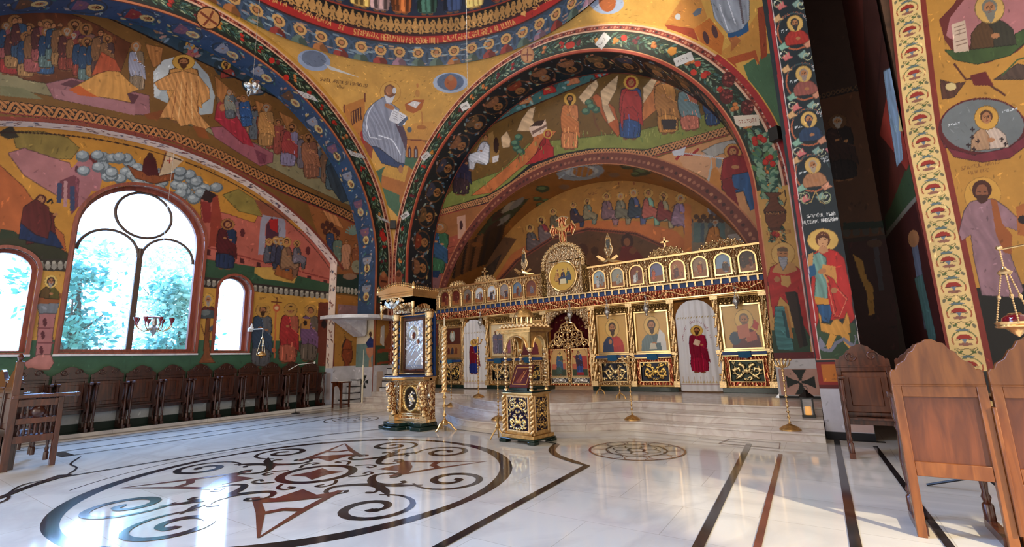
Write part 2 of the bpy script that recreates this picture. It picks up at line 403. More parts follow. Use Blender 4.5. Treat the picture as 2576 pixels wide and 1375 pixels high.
        ca.data.foreach_set('color', np.concatenate([lin(np.clip(C, 0, 255)), np.ones((len(C), 1))], 1).astype(np.float32).ravel())
        me.polygons.foreach_set('use_smooth', [True] * len(q))
        me.materials.append(s.mat); o = bpy.data.objects.new(s.name, me); link(o, s.parent, kind=s.kind)
        return o
def planeX(c): return (lambda u, v: np.stack([np.full_like(u, c), u, v], -1)), (lambda x, y: tuple(at(x, y, 0, c)[[1, 2]]))
def planeY(c): return (lambda u, v: np.stack([u, np.full_like(u, c), v], -1)), (lambda x, y: tuple(at(x, y, 1, c)[[0, 2]]))
def curve(pts, n=6):                                # smooth line through points
    P = [np.array(p, float) for p in pts]; P = [2 * P[0] - P[1]] + P + [2 * P[-1] - P[-2]]; out = []
    for k in range(1, len(P) - 2):
        for i in range(n):
            t = i / n; a, b_, c, d = P[k - 1:k + 3]
            out.append(.5 * ((2 * b_) + (c - a) * t + (2 * a - 5 * b_ + 4 * c - d) * t * t + (3 * b_ - a - 3 * c + d) * t ** 3))
    out.append(P[-2]); return out
def dk(c, f): return tuple(min(255, x * f) for x in c)

class Fr:                                            # local frame of a painted figure; unit = its height
    def __init__(f, s, fx, fy, hx, hy, flip=1, uv=False, w=1.):
        f.s = s; f.o = np.array([fx, fy], float); f.up = np.array([hx - fx, hy - fy], float); f.h = np.linalg.norm(f.up)
        f.r = (np.array([-f.up[1], f.up[0]]) if not uv else np.array([f.up[1], -f.up[0]])) * flip * w; f.uv = uv
    def q(f, pts): return [tuple(f.o + f.r * a + f.up * b_) for a, b_ in pts]
    def p(f, pts, col, fold=0., fdir=None, op=1.):
        if f.uv: f.s.puv(f.q(pts), col, fold, op=op)
        else: f.s.poly(f.q(pts), col, fold, fdir, dens=False, op=op)
    def e(f, a, b_, ra, rb, col, n=14, op=1.): f.p([(a + ra * math.cos(2 * PI * i / n), b_ + rb * math.sin(2 * PI * i / n)) for i in range(n)], col, op=op)
    def l(f, pts, w, col):
        (f.s.luv if f.uv else f.s.line)(f.q(pts), w * f.h, col)
HAIRS = [(70, 44, 28), (90, 60, 40), (150, 140, 128), (56, 34, 24)]
def head(f, x, z, k, hair=None, beard=False, halo=GOLD, veil=None, det=True):
    hair = hair or rnd.choice(HAIRS)
    if halo is not None: f.e(x, z, .115 * k, .115 * k, dk(halo, .62), n=20); f.e(x, z, .108 * k, .108 * k, halo, n=20)
    if veil: f.e(x, z - .002, .075 * k, .085 * k, veil)
    else: f.e(x, z + .012 * k, .06 * k, .062 * k, hair)
    f.e(x, z - .004, .043 * k, .055 * k, SKIN)
    if beard: f.p([(x - .04 * k, z - .015 * k), (x + .04 * k, z - .015 * k), (x + .028 * k, z - .075 * k), (x, z - .11 * k), (x - .028 * k, z - .075 * k)], hair)
    if det and f.h * k > (60 if not f.uv else .5):
        d = (70, 38, 24)
        f.e(x - .017 * k, z + .006 * k, .009 * k, .005 * k, d, 8); f.e(x + .017 * k, z + .006 * k, .009 * k, .005 * k, d, 8)
        f.l([(x - .028 * k, z + .018 * k), (x - .006 * k, z + .016 * k)], .005 * k, d); f.l([(x + .006 * k, z + .016 * k), (x + .028 * k, z + .018 * k)], .005 * k, d)
        f.l([(x + .002 * k, z + .012 * k), (x + .004 * k, z - .014 * k), (x - .004 * k, z - .015 * k)], .004 * k, dk(SKIN, .65)); f.l([(x - .012 * k, z - .027 * k), (x + .012 * k, z - .027 * k)], .005 * k, (140, 60, 50))
def fig(s, fx, fy, hx, hy, robe, cloak=None, pose='stand', flip=1, halo=GOLD, beard=None, veil=None, uv=False, w=1., hair=None, ff=.5):
    f = Fr(s, fx, fy, hx, hy, flip, uv, w); beard = rnd.random() < .5 if beard is None else beard
    fo = (.2, ff); out = dk(robe, .45)
    if pose == 'stand':
        B = [(-.06, .83), (.06, .83), (.135, .79), (.155, .62), (.13, .45), (.15, .2), (.14, .05), (.05, .03), (-.05, .03), (-.13, .05), (-.15, .2), (-.125, .45), (-.155, .62), (-.13, .79)]
        f.e(-.055, .02, .045, .02, dk(SKIN, .7)); f.e(.055, .02, .045, .02, dk(SKIN, .7))
        f.p([(a * 1.07, b_ * 1.006) for a, b_ in B], out); f.p(B, robe, fo)
        if cloak:
            f.p([(-.13, .79), (-.03, .82), (.02, .6), (.16, .5), (.19, .22), (.1, .3), (-.02, .33), (-.12, .3), (-.16, .45), (-.16, .62)], cloak, (.22, ff * 1.2), (.8, .6))
            f.l([(-.02, .81), (.03, .6), (.165, .5)], .008, dk(cloak, 1.5))
        f.e(-.03, .63, .03, .02, SKIN); f.e(.07, .6, .028, .02, SKIN)
        for a in (-.08, -.02, .05, .1): f.l([(a, .42), (a * 1.2 + .01, .22), (a * 1.1, .06)], .008, dk(robe, rnd.choice((.55, 1.45))))
        head(f, 0, .905, 1, hair, beard, halo, veil)
    elif pose == 'sit':
        f.p([(-.17, .42), (-.12, .68), (-.05, .76), (.06, .76), (.13, .66), (.17, .45), (.33, .4), (.34, .3), (.27, .05), (.14, .04), (.12, .22), (-.1, .2), (-.18, .28)], out)
        f.p([(-.155, .42), (-.11, .67), (-.04, .745), (.05, .745), (.12, .65), (.155, .44), (.31, .39), (.325, .3), (.255, .06), (.15, .05), (.13, .23), (-.09, .215), (-.165, .29)], robe, fo)
        if cloak: f.p([(-.155, .42), (-.11, .67), (-.02, .74), (.02, .55), (.3, .4), (.32, .28), (.2, .2), (.1, .28), (-.12, .22), (-.165, .29)], cloak, (.22, ff * 1.2), (.7, .7))
        f.e(.06, .52, .035, .025, SKIN); f.e(.2, .03, .06, .025, dk(SKIN, .8)); head(f, .01, .845, 1.05, hair, beard, halo, veil)
    elif pose == 'kneel':
        f.p([(-.3, .02), (-.18, .3), (-.1, .6), (-.03, .72), (.08, .72), (.17, .55), (.25, .5), (.2, .4), (.2, .02)], robe, fo)
        if cloak: f.p([(-.3, .02), (-.18, .3), (-.1, .6), (0, .72), (.04, .5), (-.02, .2), (0, .02)], cloak, fo)
        f.e(.24, .5, .04, .03, SKIN); head(f, .05, .83, 1.15, hair, beard, halo, veil)
    elif pose == 'bust':                         # unit = height of the bust
        f.p([(-.42, 0), (.42, 0), (.38, .28), (.25, .42), (.1, .5), (-.1, .5), (-.25, .42), (-.38, .28)], robe, (.18, ff))
        if cloak: f.p([(-.42, 0), (0, 0), (.02, .3), (-.1, .5), (-.25, .42), (-.38, .28)], cloak, (.18, ff))
        f.e(.05, .2, .08, .05, SKIN); head(f, 0, .7, 2.4, hair, beard, halo, veil)
    return f
def spiral(cx, cy, r, a0, turns, sgn=1, n=22, r1=.12): return [(cx + r * (1 - (1 - r1) * i / n) * math.cos(a0 + sgn * turns * 2 * PI * i / n), cy + r * (1 - (1 - r1) * i / n) * math.sin(a0 + sgn * turns * 2 * PI * i / n)) for i in range(n + 1)]
def medallions(s, u0, u1, v0, v1, n, base=(44, 66, 84), robes=None, along='u', busts=True, ring=(96, 84, 70), small=1.):
    """running vine scrolls with busts in them, over a band of surface coordinates"""
    robes = robes or [(150, 50, 40), (60, 86, 120), (120, 84, 60), (84, 100, 84), (150, 100, 110)]
    def T(a, b_): return (a, b_) if along == 'u' else (b_, a)
    w = (v1 - v0); vm = (v0 + v1) / 2; st = (u1 - u0) / n
    for k in range(n):
        c = u0 + (k + .5) * st; r = min(abs(st) * .42, w * .42)
        s.luv([T(*p) for p in [(c + r * math.cos(t), vm + r * math.sin(t)) for t in np.linspace(0, 2 * PI, 17)]], r * .12, ring)
        for q in range(7):
            a = rnd.random() * 2 * PI; lc = rnd.choice([(170, 150, 140), (70, 120, 110), (190, 120, 90), (100, 130, 150), (150, 170, 165), (200, 170, 110)])
            du, dv = r * 1.12 * math.cos(a), r * 1.12 * math.sin(a); s.euv(*T(c + du, vm + dv), r * .2, r * .09, lc, rot=a + 1, n=8)
        for q in range(8): s.euv(*T(c + (rnd.random() - .5) * st, v0 + rnd.random() * w), r * .05, r * .05, rnd.choice([(190, 200, 210), (150, 160, 180), (200, 160, 100)]), n=6)
        if busts:
            yield c, vm, r
def garland(s, u0, u1, v0, v1, along='u', dens=1., base=(34, 44, 36)):
    def T(a, b_): return (a, b_) if along == 'u' else (b_, a)
    L = abs(u1 - u0); w = v1 - v0; n = int(L * 52 * dens)
    for k in range(n):
        c = u0 + (u1 - u0) * k / n; t = rnd.uniform(-.85, .85); v = (v0 + v1) / 2 + t * w * .42
        col = rnd.choice([(52, 84, 66), (84, 120, 100), (40, 62, 52), (120, 148, 126), (74, 96, 62), (150, 164, 130), (60, 100, 96)])
        rr = w * .13 * rnd.uniform(.7, 1.2); ang = (.55 if t > 0 else -.55) + rnd.uniform(-.3, .3)
        if along != 'u': ang = PI / 2 - ang
        s.euv(*T(c, v), rr * 1.35, rr * .5, dk(col, .55), ang, 8); s.euv(*T(c + .01, v), rr * 1.1, rr * .36, col, ang, 8)
    for k in range(int(L / (w * 1.15))):
        c = u0 + (u1 - u0) * (k + .5) * w * 1.15 / L; fc = rnd.choice([(190, 50, 40), (176, 40, 34), (200, 130, 50), (110, 40, 50), (206, 120, 60)])
        for q in range(3):
            a, b_ = c + rnd.uniform(-.1, .1) * w, (v0 + v1) / 2 + rnd.uniform(-.22, .22) * w
            s.euv(*T(a, b_), w * .12, w * .12, dk(fc, .7)); s.euv(*T(a - .01, b_ + .01), w * .09, w * .09, fc)
def knot(s, fA, n, w, gold=(190, 124, 72), dark=(34, 26, 24)):
    """three-strand plait; fA(t)->(centre xy, normal xy) in surface coordinates"""
    for ph in (0, 2 * PI / 3, 4 * PI / 3):
        pts = []
        for i in range(n * 8 + 1):
            t = i / (n * 8); c, nn = fA(t); pts.append(np.array(c) + np.array(nn) * w * .33 * math.sin(t * n * PI * 1.0 + ph))
        s.luv(pts, w * .24, dark); s.luv(pts, w * .15, gold)
# ================================================================== THE CHURCH
STEP = 1.75
CE, ZE, RE = -6.15, 4.7, 5.33        # east arch (plane y = 10.8)
CN, ZN, RN = 4.7, 4.6, 5.35          # north arch (plane x = -12.2)
RO = 6.05
def path(cx, zc, R, z0=0.):
    LL = zc - z0
    def f(s, w):
        s = np.asarray(s, float); th = np.clip((s - LL) / R, 0, PI); r = R + w
        h = cx - r * np.cos(th); z = zc + r * np.sin(th)
        z = np.where(s < LL, z0 + s, np.where(s > LL + PI * R, zc - (s - LL - PI * R), z))
        return h, z
    def g(h, z):
        if z <= zc: return (z - z0, cx - h - R) if h < cx else (LL + PI * R + zc - z, h - cx - R)
        return LL + (PI - math.atan2(z - zc, h - cx)) * R, math.hypot(h - cx, z - zc) - R
    return f, g, LL, LL * 2 + PI * R
def arc_line(s, cx, zc, R, a0, a1, w, col, n=60, mapf=None):
    s.luv([(cx + R * math.cos(a0 + (a1 - a0) * i / n), zc + R * math.sin(a0 + (a1 - a0) * i / n)) for i in range(n + 1)], w, col)
def red_band(s, u0, u1, v0, v1):
    s.puv([(u0, v0), (u1, v0), (u1, v1), (u0, v1)], (140, 58, 46)); n = int((u1 - u0) / .16); m = (v0 + v1) / 2
    for k in range(n):
        c = u0 + (k + .5) * .16; s.euv(c, m, .035, (v1 - v0) * .28, (70, 30, 36) if k % 2 else (200, 120, 90), n=6)
        s.euv(c + .08, m, .012, .012, (220, 190, 170), n=5)
    e = .022
    for v in (v0, v1): s.puv([(u0, v - e), (u1, v - e), (u1, v + e), (u0, v + e)], (214, 168, 140))
def marble_dado(s, pts, cross=None, r=.3):
    s.puv(pts, (206, 202, 206))
    if cross:
        cu, cv = cross; s.puv([(cu - r * 1.05, cv - r * 1.5), (cu + r * 1.05, cv - r * 1.5), (cu + r * 1.05, cv + r * 1.5), (cu - r * 1.05, cv + r * 1.5)], (196, 150, 136))
        maltese(s, cu, cv, r)
def maltese(s, cu, cv, r):
    for k in range(4):
        a = k * PI / 2; c, d = math.cos(a), math.sin(a)
        P = [(.08, .08), (.5, .2), (1., .5), (1., -.5), (.5, -.2), (.08, -.08)]
        s.puv([(cu + r * (x * c - y * d), cv + r * (x * d + y * c)) for x, y in P], (30, 38, 36))

# ---------- east arch face
f, g, LLe, Le = path(CE, ZE, RE)
P = lambda u, v: np.stack([f(u, v)[0], np.full_like(u, 10.8), f(u, v)[1]], -1)
inv = lambda x, y: g(*at(x, y, 1, 10.8)[[0, 2]])
ER = Surf('wall_east_arch', P, (0, Le), (0, RO - RE + .3), (40, 48, 40), inv, step=STEP)
ER.puv([(0, RO - RE), (Le, RO - RE), (Le, RO - RE + .4), (0, RO - RE + .4)], (206, 152, 66)); red_band(ER, 0, Le, RO - RE - .13, RO - RE + .02); ER.puv([(0, .0), (Le, 0), (Le, .07), (0, .07)], (170, 66, 48)); ER.puv([(0, .07), (Le, .07), (Le, .09), (0, .09)], (214, 140, 96))
gw0, gw1 = .1, RO - RE - .15
garland(ER, 2.9, Le - 4.0, gw0, gw1, dens=1.35)
for (x0, y0, x1, y1, hw) in [(1528, 88, 1505, 118, 22), (1742, 140, 1697, 158, 22), (1180, 262, 1160, 272, 18), (1080, 385, 1062, 400, 14), (1028, 535, 1010, 548, 12)]:
    d = np.array([x1 - x0, y1 - y0], float); d /= np.linalg.norm(d); n_ = np.array([-d[1], d[0]]); L = hw
    A, B = np.array([x0, y0]), np.array([x1, y1]); ER.poly([A - n_ * L * .5, B - n_ * L * .5, B + n_ * L * .5, A + n_ * L * .5], (206, 202, 200))
    ER.text(*(A + (B - A) * .25 + n_ * 3), *(B - (B - A) * .1 + n_ * 3), 5, 'TATA', (70, 60, 60), 1)
ER.ell(1327, 138, 17, 21, (170, 110, 66)); ER.ell(1327, 138, 14, 18, (190, 132, 80)); ER.line([(1327, 122), (1327, 155)], 3, (120, 60, 40)); ER.line([(1314, 138), (1340, 138)], 3, (120, 60, 40))
# right leg: gold ground, berries, vase, saint in a red cloak
s0 = Le - 4.75; ER.puv([(s0, gw0 - .01), (Le, gw0 - .01), (Le, RO - RE + .07), (s0, RO - RE + .07)], (196, 146, 74))
garland(ER, Le - 5.1, Le - 3.3, gw0 + .02, gw1 + .02, dens=1.0)
for k in range(46):
    t = k / 46; y = 330 + t * 170; cx = 1912 + t * 26; w = 40 - 24 * max(0, t - .6) / .4
    for sg in (-1, 1): ER.ell(cx + sg * w * rnd.uniform(.15, .75), y, 10, 5, rnd.choice([(70, 110, 90), (120, 150, 120), (84, 120, 70), (46, 84, 74)]), rot=sg * -.9)
for (x, y) in [(1898, 350), (1912, 345), (1922, 352), (1932, 400), (1944, 412), (1926, 408), (1938, 396), (1900, 360)]: ER.ell(x, y, 8, 8, (150, 30, 24)); ER.ell(x - 1, y - 1, 6, 6, (196, 44, 34))
for (x, y) in [(1832, 200), (1828, 242), (1880, 270)]:
    ER.ell(x, y, 17, 20, (84, 30, 32))
    for q in range(14): ER.ell(x + rnd.uniform(-12, 12), y + rnd.uniform(-14, 14), 3, 3, rnd.choice([(140, 60, 56), (110, 40, 44), (170, 90, 80)]), n=6)
for (x, y) in [(1745, 182), (1755, 160), (1770, 190), (1430, 115), (1438, 112), (1570, 95)]: ER.ell(x, y, 8, 8, (190, 50, 36))
ER.ell(1690, 128, 11, 10, (200, 130, 44)); ER.poly([(1845, 292), (1908, 288), (1912, 315), (1862, 320), (1850, 312)], (214, 196, 176)); ER.text(1858, 312, 1905, 306, 9, 'STATUTA', (150, 70, 50), 1.2)
ER.poly([(1922, 484), (1966, 484), (1955, 497), (1960, 512), (1978, 530), (1976, 555), (1962, 572), (1936, 574), (1926, 556), (1922, 530), (1934, 510), (1936, 497)], (104, 56, 36), (.15, .4)); ER.line([(1962, 490), (1974, 478), (1978, 500), (1972, 520)], 3, (60, 34, 24))
ER.poly([(1938, 572), (1962, 572), (1964, 580), (1936, 580)], (84, 44, 30)); ER.line([(1924, 535), (1978, 533)], 6, (60, 34, 26)); ER.text(1928, 540, 1974, 538, 6, 'MMMMMM', (180, 120, 70), 1)
ER.text(1926, 592, 1990, 586, 10, 'SFANTUL MAXIM', (150, 90, 50), 1.2); ER.text(1934, 606, 1980, 602, 9, 'MARTURIS', (150, 90, 50), 1.2)
ER.poly([(1926, 610), (1940, 880), (2040, 880), (2028, 610)], (198, 148, 78)); ER.poly([(1941, 830), (1944, 893), (2040, 893), (2036, 820)], (48, 74, 56))
ER.ell(1970, 638, 31, 30, (150, 104, 50)); ER.ell(1970, 638, 29, 28, (204, 158, 88))
ER.poly([(1938, 672), (1962, 660), (1990, 662), (2014, 678), (2034, 760), (2040, 850), (2012, 800), (1988, 770), (1962, 745), (1946, 800), (1936, 740), (1930, 700)], (184, 44, 44), (.2, .16), (1, .2))
ER.poly([(1950, 668), (1970, 655), (1998, 662), (2006, 680), (1975, 690), (1942, 684)], (190, 136, 80))
ER.poly([(1950, 770), (1972, 770), (1985, 812), (1998, 882), (1956, 878), (1948, 830)], (70, 128, 130), (.35, .3), (1, 0)); ER.poly([(1966, 780), (1974, 782), (1988, 850), (1980, 850)], (40, 84, 92))
ER.poly([(1975, 735), (2000, 732), (2022, 870), (2012, 876)], (56, 38, 32)); ER.poly([(1973, 770), (1980, 770), (1996, 850), (1988, 850)], (176, 116, 56)); ER.poly([(2000, 732), (2006, 736), (2032, 868), (2022, 872)], (26, 20, 20))
ER.poly([(1964, 692), (1988, 694), (1990, 712), (1982, 722), (1966, 716)], (200, 150, 84)); ER.e = None
ER.ell(1969, 636, 14, 17, SKIN); ER.poly([(1955, 626), (1960, 622), (1978, 622), (1983, 628), (1982, 632), (1956, 632)], (110, 84, 64)); ER.poly([(1958, 646), (1981, 646), (1980, 664), (1970, 680), (1962, 664)], (150, 148, 156), (.2, .8))
ER.line([(1961, 637), (1967, 637)], 1.5, (60, 34, 24)); ER.line([(1973, 637), (1979, 637)], 1.5, (60, 34, 24)); ER.ell(1955, 702, 8, 7, SKIN)
ER.puv([(Le - 1.3, -.02), (Le - 1.17, -.02), (Le - 1.17, .8), (Le - 1.3, .8)], (110, 34, 40))
marble_dado(ER, [(Le - 1.17, -.02), (Le, -.02), (Le, .8), (Le - 1.17, .8)], (Le - .72, .4), .24)
for u in (Le - .32, Le - .02): ER.puv([(u - .13, -.02), (u, -.02), (u, .8), (u - .13, .8)], (28, 34, 36))
ER.puv([(Le - 8, RO - RE - .04), (Le - 1.2, RO - RE - .04), (Le - 1.2, .8), (Le - 8, .8)], (168, 44, 48)); ER.puv([(Le - 6, RO - RE - .05), (Le - 1.3, RO - RE - .05), (Le - 1.3, RO - RE - .035), (Le - 6, RO - RE - .035)], (226, 190, 180))
# left leg: vase at the bottom
ER.puv([(0, gw0), (3.1, gw0), (3.1, gw1), (0, gw1)], (74, 44, 30)); ER.ell(1003, 700, 9, 22, (140, 76, 50)); ER.ell(1003, 690, 6, 6, (90, 50, 36))
marble_dado(ER, [(0, 0), (1.25, 0), (1.25, .8), (0, .8)])
ER.build()

# ---------- east arch underside
f2, g2, _, _ = path(CE, ZE, RE)
P = lambda u, v: np.stack([f2(u, 0 * u)[0], 10.8 + v, f2(u, 0 * u)[1]], -1)
ES = Surf('wall_east_soffit', P, (0, Le), (0, 1.25), (38, 44, 50), None, step=STEP)
for c, m_, r in medallions(ES, 3.2, Le - .5, .08, 1.17, 24, ring=(110, 74, 50)):
    fig(ES, c, m_ - r * .8, c, m_ + r * .8, rnd.choice([(140, 60, 40), (120, 90, 60), (70, 70, 90), (150, 100, 70)]), pose='bust', uv=True, halo=(176, 120, 70))
for v in (0., 1.2): ES.puv([(0, v), (Le, v), (Le, v + .05), (0, v + .05)], (176, 84, 60))
ES.build()

# ---------- north arch face
f3, g3, LLn, Ln = path(CN, ZN, RN)
P = lambda u, v: np.stack([np.full_like(u, -12.2), f3(u, v)[0], f3(u, v)[1]], -1)
inv = lambda x, y: g3(*at(x, y, 0, -12.2)[[1, 2]])
NR = Surf('wall_north_arch', P, (5.5, Ln), (0, RO - RN + .3), (36, 42, 38), inv, step=STEP)
NR.puv([(5, RO - RN), (Ln, RO - RN), (Ln, RO - RN + .4), (5, RO - RN + .4)], (206, 152, 66)); red_band(NR, 5.5, Ln, RO - RN - .13, RO - RN + .02); NR.puv([(0, 0), (Ln, 0), (Ln, .05), (0, .05)], (190, 110, 70)); NR.puv([(0, .05), (Ln, .05), (Ln, .08), (0, .08)], (60, 30, 26))
garland(NR, 6, Ln - 2.9, .1, RO - RN - .15, dens=1.35)
NR.ell(524, 46, 33, 29, (60, 30, 20), rot=.5); NR.ell(524, 46, 29, 25, (190, 134, 80), rot=.5); NR.line([(504, 30), (546, 62)], 6, (120, 56, 36)); NR.line([(512, 64), (536, 28)], 6, (120, 56, 36))
for A, B, h in [((745, 226), (790, 242), 18), ((872, 374), (908, 386), 16), ((946, 538), (972, 552), 14)]:
    NR.poly([A, B, (B[0] + 12, B[1] + h - 4), (A[0] + 10, A[1] + h)], (196, 196, 200)); NR.text(A[0] + 10, A[1] + 13, B[0], B[1] + 10, 6, 'TATA', (70, 70, 80), 1)
for (x, y) in [(962, 590), (966, 600), (684, 152), (720, 195)]: NR.ell(x, y, 7, 8, (190, 44, 36))
NR.puv([(Ln - 3.3, .08), (Ln, .08), (Ln, .55), (Ln - 3.3, .55)], (84, 48, 32)); NR.ell(965, 706, 12, 20, (150, 84, 56)); NR.ell(965, 690, 6, 8, (180, 110, 70)); NR.line([(958, 706), (973, 708)], 5, (80, 40, 30))
NR.puv([(Ln - 2.9, .08), (Ln - 1.25, .08), (Ln - 1.25, .62), (Ln - 2.9, .62)], (178, 120, 52)); NR.puv([(Ln - 1.9, .08), (Ln - 1.25, .08), (Ln - 1.25, .62), (Ln - 1.9, .62)], (66, 90, 62))
NR.poly([(958, 822), (968, 818), (966, 870), (956, 862)], (200, 190, 176)); NR.poly([(966, 860), (984, 822), (984, 870), (970, 885)], (150, 84, 50)); NR.poly([(950, 878), (984, 876), (984, 884), (950, 888)], (150, 70, 40)); NR.poly([(948, 912), (984, 906), (984, 912), (948, 918)], (150, 70, 40))
marble_dado(NR, [(Ln - 1.25, 0), (Ln, 0), (Ln, .8), (Ln - 1.25, .8)]); NR.puv([(Ln - 1.05, .15), (Ln - .2, .15), (Ln - .2, .42), (Ln - 1.05, .42)], (196, 170, 150)); NR.puv([(Ln - .12, 0), (Ln, 0), (Ln, .8), (Ln - .12, .8)], (28, 34, 36))
NR.build()

# ---------- north arch underside (blue, saints)
P = lambda u, v: np.stack([-12.2 - v, f3(u, 0 * u)[0], f3(u, 0 * u)[1]], -1)
NS = Surf('wall_north_soffit', P, (5, Ln), (0, .95), (60, 84, 116), None, step=STEP)
for c, m_, r in medallions(NS, 6, Ln - 3.2, .06, .88, 17, ring=(60, 70, 80)):
    fig(NS, c - r * .7, m_, c + r * .9, m_, rnd.choice([(150, 60, 60), (150, 150, 160), (110, 80, 60), (130, 90, 110)]), pose='bust', uv=True, halo=(214, 184, 120))
NS.puv([(Ln - 2.93, 0), (Ln - 1.2, 0), (Ln - 1.2, .95), (Ln - 2.93, .95)], (222, 204, 174))
NS.puv([(Ln - 1.95, 0), (Ln - 1.2, 0), (Ln - 1.2, .95), (Ln - 1.95, .95)], (120, 146, 140))
NS.ell(933, 838, 9, 10, (226, 196, 140)); NS.poly([(921, 862), (932, 846), (944, 862), (940, 876), (926, 876)], (44, 60, 116), (.3, .5)); NS.ell(932, 840, 4, 6, (90, 50, 40))
NS.poly([(920, 874), (942, 874), (938, 892), (930, 902), (923, 890)], (200, 130, 96)); NS.poly([(929, 900), (933, 900), (937, 938), (926, 938)], (190, 140, 100))
marble_dado(NS, [(Ln - 1.2, 0), (Ln, 0), (Ln, .95), (Ln - 1.2, .95)]); maltese(NS, Ln - .72, .42, .2)
NS.puv([(Ln - .12, 0), (Ln, 0), (Ln, .95), (Ln - .12, .95)], (28, 34, 36)); NS.puv([(5, 0), (Ln, 0), (Ln, .04), (5, .04)], (150, 80, 60))
NS.build()

# ---------- east wall behind the arch (garden scenes), round the sanctuary arch
CA, ZA, RA = -5.97, 1.83, 5.2
P, inv = planeY(12.05)
EW = Surf('wall_east', P, (-12.2, -.1), (0, 10.9), (112, 80, 36), inv, step=STEP, mask=lambda u, v: ~(((u - CA) ** 2 + (v - ZA) ** 2 < (RA - .01) ** 2) & (v > ZA)) & ~((v <= ZA) & (abs(u - CA) < RA - .01)))
EW.poly([(1000, 560), (1060, 470), (1250, 292), (1576, 166), (1900, 330), (1990, 100), (1400, 40), (1050, 100)], (58, 92, 98))
EW.poly([(1300, 224), (1445, 175), (1576, 161), (1576, 168), (1300, 282), (1190, 335), (1190, 300)], (72, 112, 110))
EW.line([(1190, 300), (1300, 224), (1445, 175), (1576, 161)], 3, (150, 130, 100)); EW.line([(1100, 400), (1190, 336), (1300, 282), (1576, 167)], 3, (70, 40, 26))
for x, y, c in [(1318, 240, (200, 130, 84)), (1378, 215, (186, 50, 46)), (1437, 192, (200, 120, 80)), (1508, 172, (190, 50, 40)), (1262, 268, (110, 120, 110)), (1208, 300, (130, 80, 60))]:
    EW.ell(x, y, 26, 20, (62, 84, 84), rot=-.4); fig(EW, x + 6, y + 20, x - 4, y - 20, c, pose='bust')
EW.poly([(1300, 200), (1322, 176), (1350, 166), (1374, 168), (1380, 182), (1360, 196), (1330, 204), (1306, 212)], (214, 200, 184)); EW.ell(1339, 187, 15, 12, (176, 112, 52)); EW.ell(1339, 187, 10, 9, (120, 70, 40))
for k in range(60):
    x = rnd.uniform(1120, 1560); y = 335 - (x - 1190) * .42 + rnd.uniform(-70, -8); EW.ell(x, y, rnd.uniform(3, 9), rnd.uniform(2, 4), rnd.choice([(150, 170, 160), (190, 140, 90), (110, 150, 150), (90, 60, 40)]), rot=rnd.uniform(-1, 1), n=8)
EW.poly([(1060, 540), (1150, 470), (1260, 430), (1330, 360), (1480, 345), (1600, 330), (1850, 270), (1870, 320), (1627, 376), (1546, 372), (1479, 374), (1406, 388), (1332, 414), (1280, 459), (1229, 490), (1074, 536)], (126, 130, 62), (.12, .06))
EW.poly([(1184, 492), (1250, 440), (1306, 392), (1340, 356), (1345, 325), (1400, 330), (1340, 400), (1300, 430), (1236, 485)], (188, 104, 56), (.2, .12))
EW.poly([(1555, 345), (1520, 300), (1490, 245), (1500, 235), (1545, 270), (1562, 330)], (178, 86, 44), (.2, .2)); EW.poly([(1612, 310), (1620, 250), (1640, 215), (1660, 200), (1670, 260)], (190, 110, 60), (.2, .2))
for P_ in [[(1300, 330), (1312, 300), (1330, 275), (1347, 268), (1340, 300), (1352, 330)], [(1455, 245), (1480, 215), (1500, 200), (1506, 215), (1490, 240), (1470, 262)], [(1510, 230), (1535, 205), (1556, 188), (1550, 225), (1530, 262), (1548, 300), (1530, 310), (1516, 270)], [(1618, 220), (1650, 185), (1655, 195), (1640, 230), (1618, 260)], [(1260, 345), (1275, 330), (1285, 350), (1282, 370), (1264, 372)]]:
    EW.poly(P_, (206, 170, 132), (.25, .25), (.7, .7))
EW.poly([(1330, 322), (1372, 300), (1378, 330), (1340, 345)], (214, 180, 160)); EW.poly([(1334, 318), (1350, 304), (1370, 302), (1362, 316)], (60, 34, 28)); EW.poly([(1338, 330), (1375, 312), (1376, 318), (1340, 338)], (120, 90, 80))
for (x, y) in [(1482, 258), (1474, 280), (1500, 276), (1488, 268), (1305, 345), (1300, 372), (1310, 382), (1296, 360)]: EW.ell(x, y, 11, 9, (50, 84, 70)); EW.ell(x - 2, y - 2, 7, 5, (90, 126, 100))
EW.line([(1492, 285), (1498, 310), (1508, 330)], 5, (110, 66, 36)); EW.line([(1306, 385), (1304, 402)], 4, (110, 66, 36))
fig(EW, 1158, 492, 1168, 355, (62, 42, 46), (50, 44, 66), veil=(50, 30, 30), beard=False, halo=None)
EW.poly([(1195, 410), (1180, 400), (1215, 345), (1240, 330), (1244, 350), (1256, 380), (1250, 408)], (150, 110, 60)); fig(EW, 1206, 435, 1226, 330, (196, 192, 200), (214, 212, 220), pose='sit', flip=-1, beard=False, halo=None); EW.poly([(1238, 395), (1254, 390), (1254, 405), (1240, 410)], (206, 196, 196)); EW.ell(1248, 365, 7, 20, (54, 26, 20))
fig(EW, 1362, 412, 1376, 320, (176, 40, 44), (150, 30, 36), pose='kneel', veil=(160, 36, 40), beard=False); EW.poly([(1322, 414), (1372, 360), (1392, 370), (1394, 402)], (170, 38, 42), (.2, .2))
fig(EW, 1432, 378, 1434, 236, (200, 120, 72), (190, 110, 60), beard=True); fig(EW, 1584, 352, 1588, 192, (46, 76, 126), (158, 44, 46), veil=(150, 44, 44), beard=False, w=1.1)
EW.poly([(1567, 242), (1575, 228), (1602, 228), (1614, 250), (1616, 300), (1606, 285), (1590, 268), (1570, 272), (1566, 330), (1560, 300)], (164, 46, 48), (.2, .2))
